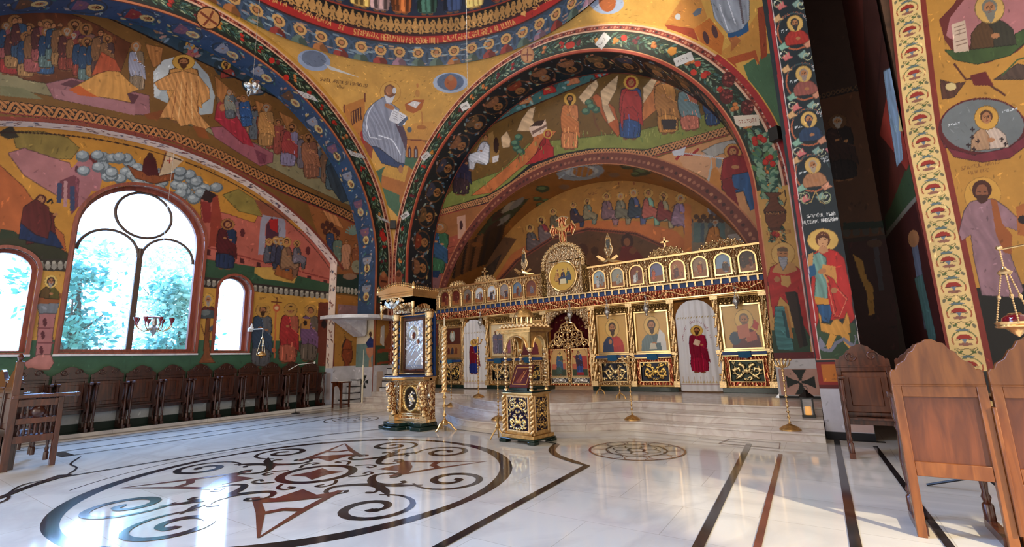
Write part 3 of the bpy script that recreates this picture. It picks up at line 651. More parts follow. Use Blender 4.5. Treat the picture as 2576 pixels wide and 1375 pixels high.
fig(EW, 1682, 338, 1668, 182, (180, 120, 60), (170, 112, 60), beard=True, w=1.1, halo=None, hair=(120, 90, 70)); EW.poly([(1664, 300), (1702, 300), (1700, 326), (1668, 326)], (54, 46, 50)); fig(EW, 1738, 330, 1725, 205, (186, 104, 84), (108, 130, 134), w=1.25, halo=None); fig(EW, 1795, 318, 1780, 215, (50, 70, 104), (60, 84, 120), w=1.2, halo=None)
for k in range(70):
    x = rnd.uniform(1080, 1850); y = np.interp(x, [1074, 1229, 1332, 1479, 1627, 1850], [526, 478, 400, 364, 366, 308]) - rnd.uniform(2, 30); EW.line([(x, y), (x + rnd.uniform(-3, 3), y - rnd.uniform(6, 12))], 1.6, rnd.choice([(84, 110, 60), (150, 150, 80), (100, 120, 60)]))
EW.text(1370, 268, 1402, 258, 7, 'ISUS', (120, 84, 40), 1.2)
# plaited border
up_ = [(1060, 542), (1229, 490), (1280, 459), (1332, 414), (1406, 388), (1479, 374), (1546, 372), (1608, 377), (1627, 376), (1870, 306)]; lo_ = [(1060, 552), (1229, 510), (1280, 481), (1350, 436), (1424, 407), (1516, 392), (1575, 392), (1620, 400), (1649, 390), (1880, 322)]
EW.poly(up_ + lo_[::-1], (26, 26, 34))
mid = np.array([EW.uvof([((a[0] + b_[0]) / 2, (a[1] + b_[1]) / 2)])[0] for a, b_ in zip(up_, lo_)])
cl = np.concatenate([[0], np.cumsum(np.hypot(*np.diff(mid, axis=0).T))])
def _pl(t):
    x = t * cl[-1]; c = np.array([np.interp(x, cl, mid[:, 0]), np.interp(x, cl, mid[:, 1])]); e = np.array([np.interp(x + .05, cl, mid[:, 0]), np.interp(x + .05, cl, mid[:, 1])]) - c
    if np.linalg.norm(e) < 1e-6: e = np.array([1., 0])
    e /= np.linalg.norm(e); return c, (-e[1], e[0])
knot(EW, _pl, int(cl[-1] / .14), .26, gold=(196, 132, 84)); EW.line([(p[0], p[1] + 2) for p in lo_], 3, (150, 60, 50))
# left: standing angel and pink house; right: seated mother
EW.poly([(1040, 560), (1229, 512), (1262, 500), (1180, 580), (1100, 740), (1040, 740)], (150, 92, 52))
EW.poly([(1120, 600), (1150, 590), (1180, 590), (1150, 650), (1110, 740), (1080, 740), (1090, 640)], (150, 72, 54)); EW.poly([(1150, 545), (1170, 540), (1172, 600), (1152, 600)], (190, 140, 116)); EW.ell(1160, 566, 4, 12, (70, 40, 40)); EW.poly([(1060, 700), (1110, 690), (1100, 740), (1060, 740)], (130, 84, 84))
for k in range(5): EW.line([(1115 - k * 3, 625 + k * 16), (1165 - k * 8, 615 + k * 16)], 1.5, (90, 40, 34))
EW.poly([(1060, 570), (1090, 560), (1085, 690), (1070, 690)], (40, 26, 22)); fig(EW, 1090, 690, 1108, 560, (56, 96, 66), (50, 80, 110), beard=False, w=1.3, halo=(150, 96, 50)); EW.poly([(1078, 680), (1108, 680), (1102, 698), (1078, 696)], (34, 54, 84))
EW.poly([(1640, 400), (1870, 330), (1960, 330), (1960, 700), (1900, 600), (1850, 515), (1760, 435)], (192, 132, 84))
EW.poly([(1765, 380), (1800, 362), (1850, 350), (1870, 352), (1860, 372), (1790, 395)], (156, 150, 144), (.1, .3)); EW.poly([(1768, 385), (1790, 392), (1796, 460), (1780, 455)], (164, 160, 156)); EW.ell(1808, 408, 8, 14, (120, 126, 130)); EW.poly([(1706, 395), (1750, 375), (1790, 400), (1780, 450), (1720, 420)], (196, 142, 104)); EW.line([(1700, 402), (1712, 388), (1742, 388), (1758, 374)], 7, (160, 40, 40)); EW.poly([(1690, 380), (1725, 370), (1720, 390), (1695, 392)], (190, 190, 200)); EW.line([(1720, 385), (1840, 402)], 3, (180, 176, 180))
EW.poly([(1790, 425), (1800, 420), (1832, 465), (1836, 500), (1800, 500), (1782, 470)], (186, 116, 50)); EW.poly([(1860, 370), (1890, 385), (1890, 440), (1860, 430)], (150, 50, 40)); fig(EW, 1852, 520, 1840, 355, (44, 84, 132), (140, 32, 40), pose='sit', beard=False, veil=(130, 36, 40), w=1.15, halo=(190, 130, 66))
EW.poly([(1815, 430), (1820, 400), (1845, 388), (1872, 395), (1892, 420), (1885, 440), (1850, 445), (1812, 452)], (136, 34, 40), (.2, .2)); EW.poly([(1842, 440), (1885, 432), (1900, 470), (1905, 520), (1888, 530), (1870, 480), (1840, 470)], (46, 84, 128), (.3, .2)); EW.poly([(1815, 450), (1842, 450), (1862, 530), (1835, 515)], (120, 28, 36)); EW.ell(1850, 420, 10, 5, SKIN)
# archivolt of the sanctuary arch
n = 90; EW.luv([(CA + (RA + .2) * math.cos(a), ZA + (RA + .2) * math.sin(a)) for a in np.linspace(0, PI, n)], .42, (112, 54, 44))
for a in np.linspace(.02, PI - .02, 120): EW.euv(CA + (RA + .2) * math.cos(a), ZA + (RA + .2) * math.sin(a), .05, .05, rnd.choice([(150, 90, 70), (70, 34, 34), (170, 110, 80)]), n=6)
for r_ in (RA + .03, RA + .39): EW.luv([(CA + r_ * math.cos(a), ZA + r_ * math.sin(a)) for a in np.linspace(0, PI, n)], .04, (178, 108, 72))
EW.build()

# ---------- sanctuary: vault, apostles wall, lunette
fa, ga, LLa, La = path(CA, ZA, RA, .41)
YV = 13.6
P = lambda u, v: np.stack([fa(u, 0 * u)[0], v, fa(u, 0 * u)[1]], -1)
AV = Surf('wall_sanctuary_vault', P, (0, La), (11.98, YV + .05), (126, 78, 34), None, step=2.4)
AV.ell(1460, 432, 60, 22, (120, 130, 142), rot=-.08); AV.ell(1462, 430, 44, 15, (156, 164, 172)); AV.ell(1466, 432, 26, 13, (150, 100, 50)); AV.line([(1405, 450), (1440, 425)], 3, (150, 170, 190))
for k in range(7): AV.line([(1420 + k * 14, 448), (1424 + k * 15, 412)], 2.5, (110, 120, 140))
for (x, y, w) in [(1365, 475, 18), (1352, 500, 12), (1375, 505, 12), (1362, 515, 14), (1580, 415, 22), (1615, 430, 24), (1600, 438, 14)]: AV.ell(x, y, w, w * .5, (44, 60, 46)); AV.ell(x - 2, y - 2, w * .6, w * .25, (84, 104, 70))
AV.poly([(1200, 590), (1240, 540), (1290, 505), (1330, 500), (1290, 545), (1230, 610), (1210, 640)], (52, 58, 40), (.3, .3))
for (x, y) in [(1255, 540), (1280, 520), (1300, 512), (1265, 555), (1240, 570)]: AV.ell(x, y, 24, 7, rnd.choice([(110, 104, 100), (60, 66, 90), (134, 120, 104), (60, 40, 34)]), rot=-.7)
for (x, y) in [(1420, 470), (1545, 440), (1680, 450)]: AV.ell(x, y, 14, 6, (110, 84, 70))
for k in range(16): AV.line([(1140 + k * 7, 700 - k * 3), (1150 + k * 8, 620 - k * 4)], 7, rnd.choice([(58, 40, 28), (90, 56, 34), (44, 34, 34), (110, 70, 44)]))
AV.ell(1200, 615, 14, 6, (120, 74, 40)); AV.build()
RB = 3.05; ZB = 1.7; CB_ = -5.6
P, inv = planeY(YV)
AW = Surf('wall_sanctuary', P, (CA - RA, CA + RA), (.41, ZA + RA), (168, 112, 48), inv, step=2.2, mask=lambda u, v: ((u - CA) ** 2 + (v - ZA) ** 2 < (RA + .05) ** 2) | (v < ZA))
AW.poly([(1100, 740), (1140, 650), (1230, 590), (1300, 600), (1220, 720), (1180, 760)], (96, 60, 32)); AW.poly([(1120, 740), (1190, 700), (1260, 640), (1210, 760)], (60, 42, 30), (.4, .3))
for k in range(14): AW.ell(1150 + k * 6, 690 - k * 5 + rnd.uniform(-14, 14), 4, 20, rnd.choice([(74, 60, 50), (120, 84, 50), (50, 36, 30), (90, 74, 66)]), rot=.5)
AW.poly([(1220, 740), (1285, 640), (1380, 580), (1480, 555), (1600, 555), (1700, 580), (1760, 640), (1760, 700), (1690, 650), (1620, 600), (1480, 574), (1380, 600), (1300, 660), (1240, 760)], (176, 96, 48))
for (fx, fy, hx, hy, r1, r2) in [(1345, 650, 1330, 560, (88, 84, 84), (96, 80, 80)), (1378, 630, 1358, 540, (150, 50, 60), (110, 90, 90)), (1402, 600, 1388, 520, (120, 104, 80), (104, 90, 70)), (1450, 576, 1440, 505, (50, 60, 90), (70, 50, 60)), (1480, 568, 1476, 495, (110, 120, 110), (130, 116, 90)),
      (1530, 572, 1524, 480, (140, 100, 110), (120, 90, 100)), (1562, 568, 1560, 480, (130, 120, 100), (110, 104, 90)), (1598, 570, 1592, 470, (84, 90, 130), (60, 70, 84)), (1632, 572, 1630, 470, (120, 160, 140), (170, 90, 80)), (1668, 578, 1668, 478, (150, 140, 110), (130, 60, 60)), (1704, 592, 1712, 482, (150, 120, 160), (140, 110, 130))]:
    fig(AW, fx, fy, hx, hy, r1, r2, pose='sit', halo=(190, 140, 70))
for x in (1360, 1414, 1556, 1594, 1632, 1670, 1708): AW.line([(x, 458), (x + 1, 464)], 2, (120, 40, 30))
AW.line([(1225, 590), (1300, 530), (1400, 470), (1540, 450), (1680, 462), (1800, 520)], 2, (90, 40, 28))
AW.poly([(1722, 510), (1738, 515), (1742, 640), (1722, 630)], (180, 104, 50)); AW.ell(1798, 520, 20, 24, (150, 150, 160)); AW.ell(1798, 526, 12, 18, (100, 90, 96)); AW.poly([(1740, 560), (1850, 540), (1900, 620), (1740, 640)], (120, 104, 90))
for k in range(8): AW.ell(1752 + k * 9, 545 + (k % 2) * 10, 7, 7, (84, 56, 40)); AW.poly([(1745 + k * 9, 560), (1760 + k * 9, 560), (1762 + k * 9, 610), (1744 + k * 9, 610)], rnd.choice([(84, 104, 104), (70, 84, 96), (110, 110, 96)]))
fig(AW, 1790, 640, 1800, 545, (176, 110, 44), (170, 104, 44), pose='sit', halo=None, w=1.2); fig(AW, 1880, 620, 1862, 545, (120, 84, 60), (104, 70, 54), pose='bust', w=1.3, halo=None); AW.poly([(1830, 590), (1880, 585), (1900, 630), (1830, 640)], (170, 160, 156))
AW.text(1482, 492, 1504, 486, 6, 'SANT', (120, 70, 36), 1)
lun = [(1215, 770), (1240, 722), (1300, 655), (1390, 598), (1480, 576), (1600, 588), (1700, 634), (1745, 672), (1760, 760)]; AW.poly(lun, (84, 54, 34)); AW.line(lun, 9, (120, 58, 40)); AW.line(lun, 3, (64, 30, 24))
AW.ell(1578, 606, 16, 19, (54, 26, 24)); AW.poly([(1555, 660), (1562, 622), (1590, 618), (1612, 640), (1634, 668), (1560, 672)], (84, 22, 26)); AW.ell(1592, 630, 9, 9, (96, 54, 34)); AW.ell(1577, 608, 8, 11, (110, 66, 44)); AW.ell(1496, 630, 10, 10, (60, 36, 28)); AW.poly([(1480, 665), (1490, 640), (1510, 640), (1530, 668)], (76, 48, 34)); AW.ell(1466, 630, 14, 18, (66, 34, 24)); AW.ell(1446, 652, 16, 12, (96, 50, 34))
AW.build()

# ---------- north wall with its recess
CR, ZR, RR = 4.1, -.02, 6.92
def recess(u, v): return ((u - CR) ** 2 + (v - ZR) ** 2 < RR ** 2) & (abs(u - CR) < 5.08)
P, inv = planeX(-13.1)
NW = Surf('wall_north', P, (-1.6, 10.4), (0, 10.6), (120, 82, 38), inv, step=STEP, mask=lambda u, v: ~recess(u, v))
NW.poly([(-400, -300), (178, -4), (655, 225), (780, 285), (960, 640), (1000, 200), (700, -200)], (52, 74, 92))
for (x, y, c) in [(370, 42, (160, 96, 60)), (505, 85, (180, 100, 60)), (480, 122, (170, 90, 90)), (570, 172, (150, 60, 50)), (640, 215, (120, 120, 130)), (300, 20, (130, 110, 110))]: NW.ell(x, y, 34, 24, (46, 62, 72), rot=.4); fig(NW, x + 4, y + 22, x - 4, y - 22, c, pose='bust')
for k in range(150):
    x = rnd.uniform(180, 800); y = (x - 178) * .475 - rnd.uniform(4, 110); NW.ell(x, y, rnd.uniform(3, 11), rnd.uniform(2, 5), rnd.choice([(120, 140, 160), (90, 110, 120), (170, 130, 120), (70, 90, 84), (150, 110, 80)]), rot=rnd.uniform(-1, 1), n=8)
NW.line([(100, -40), (178, 0), (655, 225), (775, 284), (830, 400)], 3.5, (34, 22, 20))
# Anastasis scene
NW.poly([(-10, 215), (120, 240), (430, 300), (520, 330), (600, 380), (700, 430), (760, 462), (900, 525), (910, 500), (840, 470), (700, 380), (560, 330), (300, 270), (0, 170)], (134, 124, 92), (.1, .05))
NW.poly([(0, 0), (120, 10), (240, 60), (330, 110), (300, 190), (150, 215), (60, 200), (0, 170)], (104, 56, 34), (.3, .04))
for (fx, fy, hx, hy, r1, r2, w) in [(20, 190, 40, 40, (150, 50, 50), (70, 110, 110), 1.1), (60, 185, 75, 60, (150, 60, 60), (60, 96, 130), 1.0), (110, 190, 120, 50, (54, 84, 120), (46, 76, 120), 1.2), (180, 180, 190, 50, (120, 60, 70), (104, 40, 54), 1.3), (225, 200, 215, 60, (130, 90, 80), (96, 50, 66), 1.1), (275, 190, 260, 85, (50, 80, 120), (150, 90, 60), 1.), (345, 230, 342, 105, (130, 110, 90), (150, 150, 170), 1.)]: fig(NW, fx, fy, hx, hy, r1, r2, halo=(150, 100, 56), w=w)
for k in range(16):
    x = 12 + k * 17; y = rnd.uniform(35, 75) + k * 2; fig(NW, x, y + rnd.uniform(90, 120), x + 4, y, rnd.choice([(130, 60, 50), (60, 84, 110), (150, 110, 70), (84, 60, 60), (90, 110, 110), (150, 80, 80)]), rnd.choice([(90, 50, 50), (46, 70, 100), (130, 90, 60)]), halo=(150, 100, 56) if k % 3 == 0 else None, w=1.2)
for k in range(14): x = 560 + k * 20; y = 215 + k * 12; fig(NW, x + 4, y + 90, x, y, rnd.choice([(120, 90, 70), (90, 96, 104), (140, 70, 60), (110, 100, 110)]), halo=(140, 96, 56) if k % 2 else None, w=1.2)
NW.poly([(115, 210), (180, 196), (375, 240), (378, 290), (340, 288), (135, 248)], (150, 98, 104), (.08, .1)); NW.poly([(150, 212), (180, 200), (350, 240), (336, 262)], (96, 56, 66)); NW.poly([(135, 222), (340, 262), (338, 290), (140, 248)], (160, 108, 114))
NW.poly([(175, 225), (230, 195), (262, 175), (300, 180), (330, 210), (350, 225), (320, 236), (330, 258), (280, 248), (220, 240)], (200, 140, 70), (.2, .2)); NW.poly([(230, 190), (255, 130), (290, 150), (305, 180), (270, 178)], (176, 80, 50), (.2, .3)); NW.poly([(172, 225), (200, 215), (225, 232), (250, 245), (200, 240)], (190, 90, 40))
NW.poly([(388, 245), (386, 180), (410, 152), (450, 140), (490, 152), (525, 190), (540, 240), (535, 285), (500, 290)], (160, 170, 176)); NW.poly([(386, 180), (410, 152), (450, 140), (460, 160), (420, 190), (400, 240), (388, 245)], (190, 196, 200))
fig(NW, 460, 310, 462, 140, (190, 130, 70), (200, 140, 76), beard=True, w=1.5, hair=(90, 54, 34)); NW.poly([(388, 208), (430, 184), (462, 178), (500, 190), (526, 222), (528, 248), (508, 262), (500, 236), (496, 280), (528, 318), (512, 328), (480, 312), (455, 318), (438, 296), (398, 296), (420, 262), (438, 228), (400, 226)], (198, 138, 80), (.4, .3), (.8, .5)); [NW.line([(445 + k * 12, 205), (440 + k * 14, 255), (430 + k * 18, 300)], 2, c_) for k, c_ in enumerate([(150, 90, 50), (226, 176, 116), (140, 84, 44), (230, 180, 120), (150, 92, 50)])]; NW.poly([(362, 288), (412, 276), (400, 300), (372, 300)], (130, 70, 36)); NW.poly([(485, 316), (515, 322), (528, 350), (500, 345)], (140, 76, 36))
NW.poly([(530, 320), (560, 318), (688, 385), (686, 408), (655, 418), (540, 345)], (150, 84, 96), (.1, .2)); NW.poly([(640, 375), (672, 390), (668, 412), (652, 412)], (120, 60, 76)); NW.poly([(540, 300), (545, 262), (565, 258), (590, 285), (615, 320), (640, 370), (610, 360), (575, 330)], (160, 44, 60), (.25, .25)); NW.ell(558, 268, 12, 14, (150, 60, 60)); NW.ell(560, 270, 7, 9, SKIN)
for (fx, fy, hx, hy, r1, r2) in [(580, 300, 576, 225, (90, 96, 104), (130, 130, 120)), (622, 320, 612, 240, (50, 84, 130), (46, 80, 130)), (668, 370, 670, 260, (160, 116, 70), (176, 124, 70)), (722, 420, 735, 310, (130, 120, 150), (150, 60, 60)), (785, 450, 775, 335, (130, 84, 64), (150, 96, 70)), (835, 480, 840, 380, (80, 96, 104), (70, 90, 100))]: fig(NW, fx, fy, hx, hy, r1, r2, halo=(150, 100, 56), w=1.15)
for P_ in [[(365, 110), (410, 120), (405, 160), (385, 170)], [(540, 190), (575, 220), (560, 260), (545, 240)], [(640, 250), (665, 262), (650, 285)], [(700, 280), (740, 300), (720, 320)]]: NW.poly(P_, (170, 110, 60), (.3, .3))
NW.poly([(0, 215), (60, 222), (110, 250), (60, 246), (0, 240)], (120, 116, 84)); NW.poly([(832, 470), (820, 420), (850, 400), (880, 440), (890, 500), (860, 510)], (56, 66, 76), (.35, .2))
# right below the plait: people, palm
NW.poly([(770, 500), (905, 550), (925, 700), (850, 700), (848, 650), (800, 590)], (150, 88, 46)); NW.poly([(845, 690), (925, 690), (925, 745), (845, 735)], (44, 60, 48)); NW.poly([(800, 510), (840, 530), (865, 575), (830, 560)], (190, 124, 74), (.3, .3))
for (x, y) in [(812, 568), (822, 562), (834, 566), (828, 575), (842, 578), (850, 585), (818, 582)]: NW.ell(x, y, 6, 8, (84, 46, 36))
for (fx, fy, hx, hy, r1) in [(835, 640, 828, 575, (54, 70, 100)), (848, 670, 850, 590, (104, 120, 104)), (868, 680, 872, 600, (190, 130, 96)), (900, 690, 895, 610, (150, 84, 50)), (918, 690, 912, 640, (44, 54, 90))]: fig(NW, fx, fy, hx, hy, r1, halo=None)
for a in np.linspace(-2.9, -.3, 8): NW.line([(888, 590), (888 + 20 * math.cos(a), 588 + 22 * math.sin(a))], 4, (120, 140, 124))
NW.ell(898, 670, 14, 16, (150, 140, 110)); NW.ell(880, 695, 18, 8, (150, 110, 84))
for k in range(9): NW.ell(850 + k * 9, 728 + k * 1.2, 4, 7, (170, 160, 140)); NW.ell(850 + k * 9, 722 + k * 1.2, 3, 3, (196, 186, 166))
NW.poly([(845, 740), (925, 748), (925, 790), (845, 790)], (170, 108, 44)); NW.poly([(850, 765), (912, 770), (912, 790), (850, 790)], (150, 110, 110)); NW.ell(912, 775, 12, 16, (70, 34, 34))
# fish panel beside the pulpit
NW.poly([(838, 806), (925, 806), (925, 960), (838, 960)], (186, 128, 54)); NW.poly([(836, 806), (843, 806), (840, 958), (832, 958)], (120, 50, 40))
NW.poly([(866, 836), (872, 856), (886, 858), (874, 880), (860, 892), (860, 868), (868, 852)], (70, 50, 44)); NW.poly([(863, 870), (872, 850), (884, 862), (887, 892), (884, 910), (874, 918), (862, 905), (860, 885)], (160, 74, 36), (.2, .3)); NW.poly([(863, 878), (886, 878), (886, 900), (878, 916), (890, 936), (884, 932), (873, 922), (858, 940), (854, 938), (868, 914), (859, 895)], (150, 70, 38), (.2, .3))
marble_dado(NW, [(9.0, 0), (10.4, 0), (10.4, 1.25), (9.0, 1.25)])
kp = [(-60, 248), (0, 254), (200, 278), (444, 335), (560, 380), (655, 429), (730, 463), (800, 492), (870, 525), (930, 560)]; kq = [(-60, 276), (0, 282), (200, 303), (430, 352), (550, 400), (640, 448), (730, 492), (800, 520), (865, 548), (930, 580)]
NW.poly(kp + kq[::-1], (30, 24, 24)); mid = np.array([NW.uvof([((a[0] + b_[0]) / 2, (a[1] + b_[1]) / 2)])[0] for a, b_ in zip(kp, kq)]); cl = np.concatenate([[0], np.cumsum(np.hypot(*np.diff(mid, axis=0).T))])
knot(NW, _pl, int(cl[-1] / .17), .34, gold=(180, 116, 66)); NW.line([(p[0], p[1] + 1) for p in kq], 3, (130, 50, 44))
NW.luv([(CR + (RR + .03) * math.cos(a), ZR + (RR + .03) * math.sin(a)) for a in np.linspace(.7, 2.4, 80)], .1, (130, 60, 48))
NW.build()

# ---------- recess edge: pale ornamented band and jamb
fr_, gr_, _, _ = path(CR, ZR, RR)
a_end = math.acos(5.08 / RR); zj = ZR + RR * math.sin(a_end)
P = lambda u, v: np.stack([-13.1 - v, np.where(u < zj, CR + 5.08, CR + RR * np.cos(a_end + (u - zj) / RR)), np.where(u < zj, u, ZR + RR * np.sin(a_end + (u - zj) / RR))], -1)
RS = Surf('wall_recess_edge', P, (0, zj + RR * (PI - 2 * a_end)), (0, .42), (240, 216, 196), None, step=2.0)
for k in range(190):
    u = rnd.uniform(1.2, RS.us[-1]); RS.euv(u, rnd.uniform(.08, .34), .07, .025, rnd.choice([(130, 70, 70), (90, 90, 110), (150, 90, 60), (84, 60, 60)]), rot=rnd.uniform(-1, 1), n=7)
for v in (0., .39): RS.puv([(1.2, v), (RS.us[-1], v), (RS.us[-1], v + .03), (1.2, v + .03)], (150, 84, 64))
RS.puv([(0, 0), (1.2, 0), (1.2, .42), (0, .42)], (200, 200, 214)); RS.puv([(.2, .1), (1.05, .1), (1.05, .32), (.2, .32)], (190, 172, 170)); RS.build()

# ---------- window wall
XW = -13.5
WIN = [(2.75, 5.36, 1.72, 4.55), (5.78, 6.68, 1.72, 3.42), (1.42, 2.3, 1.72, 3.42)]
def inwin(u, v, g_=0.):
    m = np.zeros(u.shape, bool)
    for (a, b_, z0, zs) in WIN:
        c = (a + b_) / 2; r = (b_ - a) / 2 - g_; m |= (abs(u - c) < r) & (v > z0 + g_) & ((v < zs) | ((u - c) ** 2 + (v - zs) ** 2 < r * r))
    return m
P, inv = planeX(XW)
RW = Surf('wall_window', P, (-1.2, 9.3), (0, 7.1), (190, 130, 50), inv, step=2.1, mask=lambda u, v: ~inwin(u, v, .03))
RW.poly([(-60, 240), (900, 420), (900, 800), (-60, 700)], (194, 132, 48))
RW.poly([(-20, 400), (0, 415), (60, 470), (110, 540), (160, 590), (170, 650), (0, 680), (-20, 680)], (178, 92, 46), (.1, .05)); RW.poly([(-20, 585), (60, 590), (130, 610), (175, 640), (170, 700), (-20, 700)], (56, 56, 36), (.15, .05)); RW.poly([(0, 575), (40, 582), (50, 596), (0, 600)], (50, 60, 40))
RW.poly([(30, 330), (100, 330), (170, 345), (200, 372), (180, 400), (100, 400), (40, 370)], (140, 116, 56), (.15, .1)); RW.poly([(0, 330), (30, 315), (48, 345), (20, 350), (0, 340)], (60, 52, 40))
RW.poly([(20, 385), (60, 372), (175, 410), (190, 450), (180, 500), (140, 490), (60, 440)], (170, 110, 110), (.06, .1)); RW.poly([(175, 430), (210, 390), (255, 400), (262, 430), (250, 480), (230, 480), (210, 520), (180, 520)], (168, 108, 112)); RW.poly([(205, 392), (235, 388), (262, 418), (255, 436), (228, 402)], (104, 40, 38)); RW.ell(193, 425, 5, 9, (90, 50, 60)); RW.ell(217, 430, 5, 9, (90, 50, 60))
RW.poly([(150, 455), (185, 440), (200, 450), (196, 520), (180, 540), (175, 500), (155, 500)], (120, 64, 74)); RW.line([(150, 460), (148, 510)], 12, (60, 70, 100)); RW.line([(182, 468), (182, 530)], 12, (60, 70, 100)); RW.line([(165, 455), (164, 520)], 9, (180, 130, 130))
fig(RW, 112, 610, 92, 480, (96, 32, 30), (90, 30, 30), pose='kneel', veil=(84, 34, 30), beard=False, w=1.2, halo=None); RW.poly([(48, 600), (52, 560), (100, 560), (140, 590), (162, 625), (90, 610)], (30, 48, 84), (.3, .2)); RW.poly([(52, 560), (60, 520), (90, 500), (122, 520), (130, 560), (120, 600), (90, 590)], (96, 36, 34), (.2, .2)); RW.line([(118, 510), (130, 500), (132, 512)], 6, (24, 20, 22))
for k in range(70):                                      # heaped grey stones
    t = k / 70; x = 205 + 340 * rnd.random(); top = np.interp(x, [205, 300, 360, 440, 550], [375, 382, 430, 420, 470]); y = top + rnd.random() * np.interp(x, [205, 350, 460, 550], [80, 60, 90, 20])
    RW.ell(x, y, 17, 13, (96, 106, 112), op=1); RW.ell(x - 1, y - 2, 14, 10, (148, 158, 162)); RW.ell(x - 4, y - 5, 6, 4, (180, 188, 190))
RW.poly([(320, 415), (350, 430), (400, 442), (440, 435), (435, 452), (390, 462), (340, 448)], (140, 74, 40), (.15, .3)); RW.poly([(358, 432), (362, 400), (378, 384), (392, 400), (400, 440), (370, 442)], (84, 26, 30)); RW.ell(378, 392, 8, 9, (74, 36, 28)); RW.line([(400, 445), (420, 372)], 4, (110, 60, 36)); RW.poly([(370, 362), (410, 370), (465, 410), (420, 385)], (186, 120, 66)); RW.poly([(422, 380), (462, 402), (430, 435), (400, 442)], (206, 176, 140)); RW.line([(427, 396), (427, 412)], 3, (170, 44, 36)); RW.line([(420, 404), (434, 404)], 3, (170, 44, 36))
RW.poly([(505, 500), (520, 478), (545, 490), (545, 530), (580, 540), (640, 560), (650, 540), (700, 530), (740, 570), (835, 620), (835, 720), (700, 680), (510, 650)], (186, 96, 80), (.05, .05)); RW.poly([(505, 500), (518, 475), (548, 492), (530, 510)], (54, 34, 36)); RW.poly([(505, 505), (530, 510), (532, 560), (512, 560)], (140, 46, 44)); RW.poly([(535, 498), (548, 490), (560, 560), (548, 620), (525, 620)], (150, 60, 44)); RW.poly([(560, 490), (600, 475), (640, 500), (660, 545), (600, 530)], (146, 126, 60), (.15, .1))
for k in range(8): RW.line([(508 + k * 42, 618 + k * 11), (548 + k * 42, 628 + k * 11)], 4, (150, 64, 56)); RW.poly([(520 + k * 42, 626 + k * 11), (530 + k * 42, 628 + k * 11), (530 + k * 42, 642 + k * 11), (520 + k * 42, 640 + k * 11)], (84, 36, 40))
for (x, y) in [(610, 585), (775, 630)]: RW.ell(x, y, 6, 11, (96, 40, 44))
RW.poly([(650, 640), (655, 560), (662, 535), (685, 525), (708, 535), (718, 560), (720, 650), (704, 650), (700, 570), (684, 545), (668, 565), (666, 640)], (150, 146, 160)); RW.poly([(668, 620), (670, 565), (684, 546), (700, 568), (702, 620)], (84, 44, 60)); RW.poly([(676, 552), (700, 550), (698, 585), (680, 575)], (176, 36, 36))
RW.poly([(505, 650), (700, 680), (838, 715), (838, 745), (640, 720), (508, 702)], (54, 84, 60)); RW.poly([(-20, 690), (170, 680), (170, 690), (-20, 700)], (50, 70, 50))
fig(RW, 564, 678, 574, 552, (40, 54, 84), (88, 28, 34), veil=(84, 30, 32), beard=False, w=1.25, halo=(160, 104, 56)); RW.poly([(640, 672), (700, 672), (748, 690), (740, 712), (662, 700), (640, 686)], (196, 150, 70)); RW.poly([(690, 690), (700, 640), (706, 620), (745, 640), (748, 690), (735, 706)], (160, 90, 44), (.2, .3))
for (fx, fy, hx, hy, r1, r2) in [(675, 680, 676, 595, (60, 66, 84), (90, 90, 100)), (692, 680, 694, 590, (120, 84, 70), (70, 70, 90)), (705, 685, 706, 592, (84, 90, 120), (60, 60, 80)), (722, 700, 720, 592, (130, 90, 70), (150, 110, 80)), (748, 680, 746, 600, (84, 84, 90), (120, 110, 120))]: fig(RW, fx, fy, hx, hy, r1, r2, pose='sit', halo=(180, 130, 70), w=.9)
# upper right of the lunette: small hut, gold ground
RW.poly([(640, 500), (700, 520), (740, 555), (660, 540)], (150, 84, 60)); RW.poly([(760, 560), (810, 600), (835, 640), (820, 640), (780, 600)], (140, 84, 110), (.2, .2))
# dotted frieze and standing saints
RW.poly([(-20, 702), (60, 695), (110, 655), (175, 652), (175, 700), (510, 720), (838, 752), (838, 960), (-20, 960)], (200, 146, 60)); RW.poly([(-20, 855), (640, 856), (840, 858), (840, 1000), (-20, 1000)], (62, 100, 74)); RW.poly([(840, 1000), (840, 925), (-20, 925), (-20, 1000)], (70, 104, 78))
RW.poly([(95, 652), (172, 652), (172, 683), (95, 680)], (60, 52, 44)); RW.poly([(505, 695), (838, 735), (838, 752), (505, 722)], (60, 50, 46))
for x in range(104, 175, 16): RW.ell(x, 668, 7, 10, (150, 142, 128)); RW.ell(x, 660, 5, 4, (176, 168, 150))
for k in range(26): x = 512 + k * 13; y = 710 + k * 1.5; RW.ell(x, y, 5, 8, (150, 142, 128)); RW.ell(x, y - 6, 4, 3, (184, 174, 154))
# pillar saint, tree saint
RW.poly([(98, 768), (145, 768), (138, 800), (126, 905), (88, 905), (98, 800)], (176, 112, 110), (.06, .3)); RW.poly([(60, 912), (95, 892), (128, 892), (136, 912), (124, 930), (70, 930)], (190, 124, 116), (.1, .2)); RW.poly([(90, 762), (150, 762), (142, 788), (98, 788)], (120, 124, 130), (.15, .4)); RW.poly([(85, 740), (155, 738), (150, 762), (90, 764)], (150, 84, 44))
for (x, y) in [(113, 810), (108, 842), (104, 880)]: RW.ell(x, y, 5, 11, (96, 44, 50))
for y in (825, 862): RW.line([(94, y), (134, y)], 3, (130, 70, 74))
fig(RW, 124, 750, 130, 690, (92, 84, 34), (96, 70, 34), pose='bust', beard=True, halo=(222, 184, 96), veil=(70, 50, 44)); fig(RW, 524, 800, 524, 735, (100, 44, 40), (104, 50, 44), pose='bust', beard=True, hair=(150, 140, 130), w=.8)
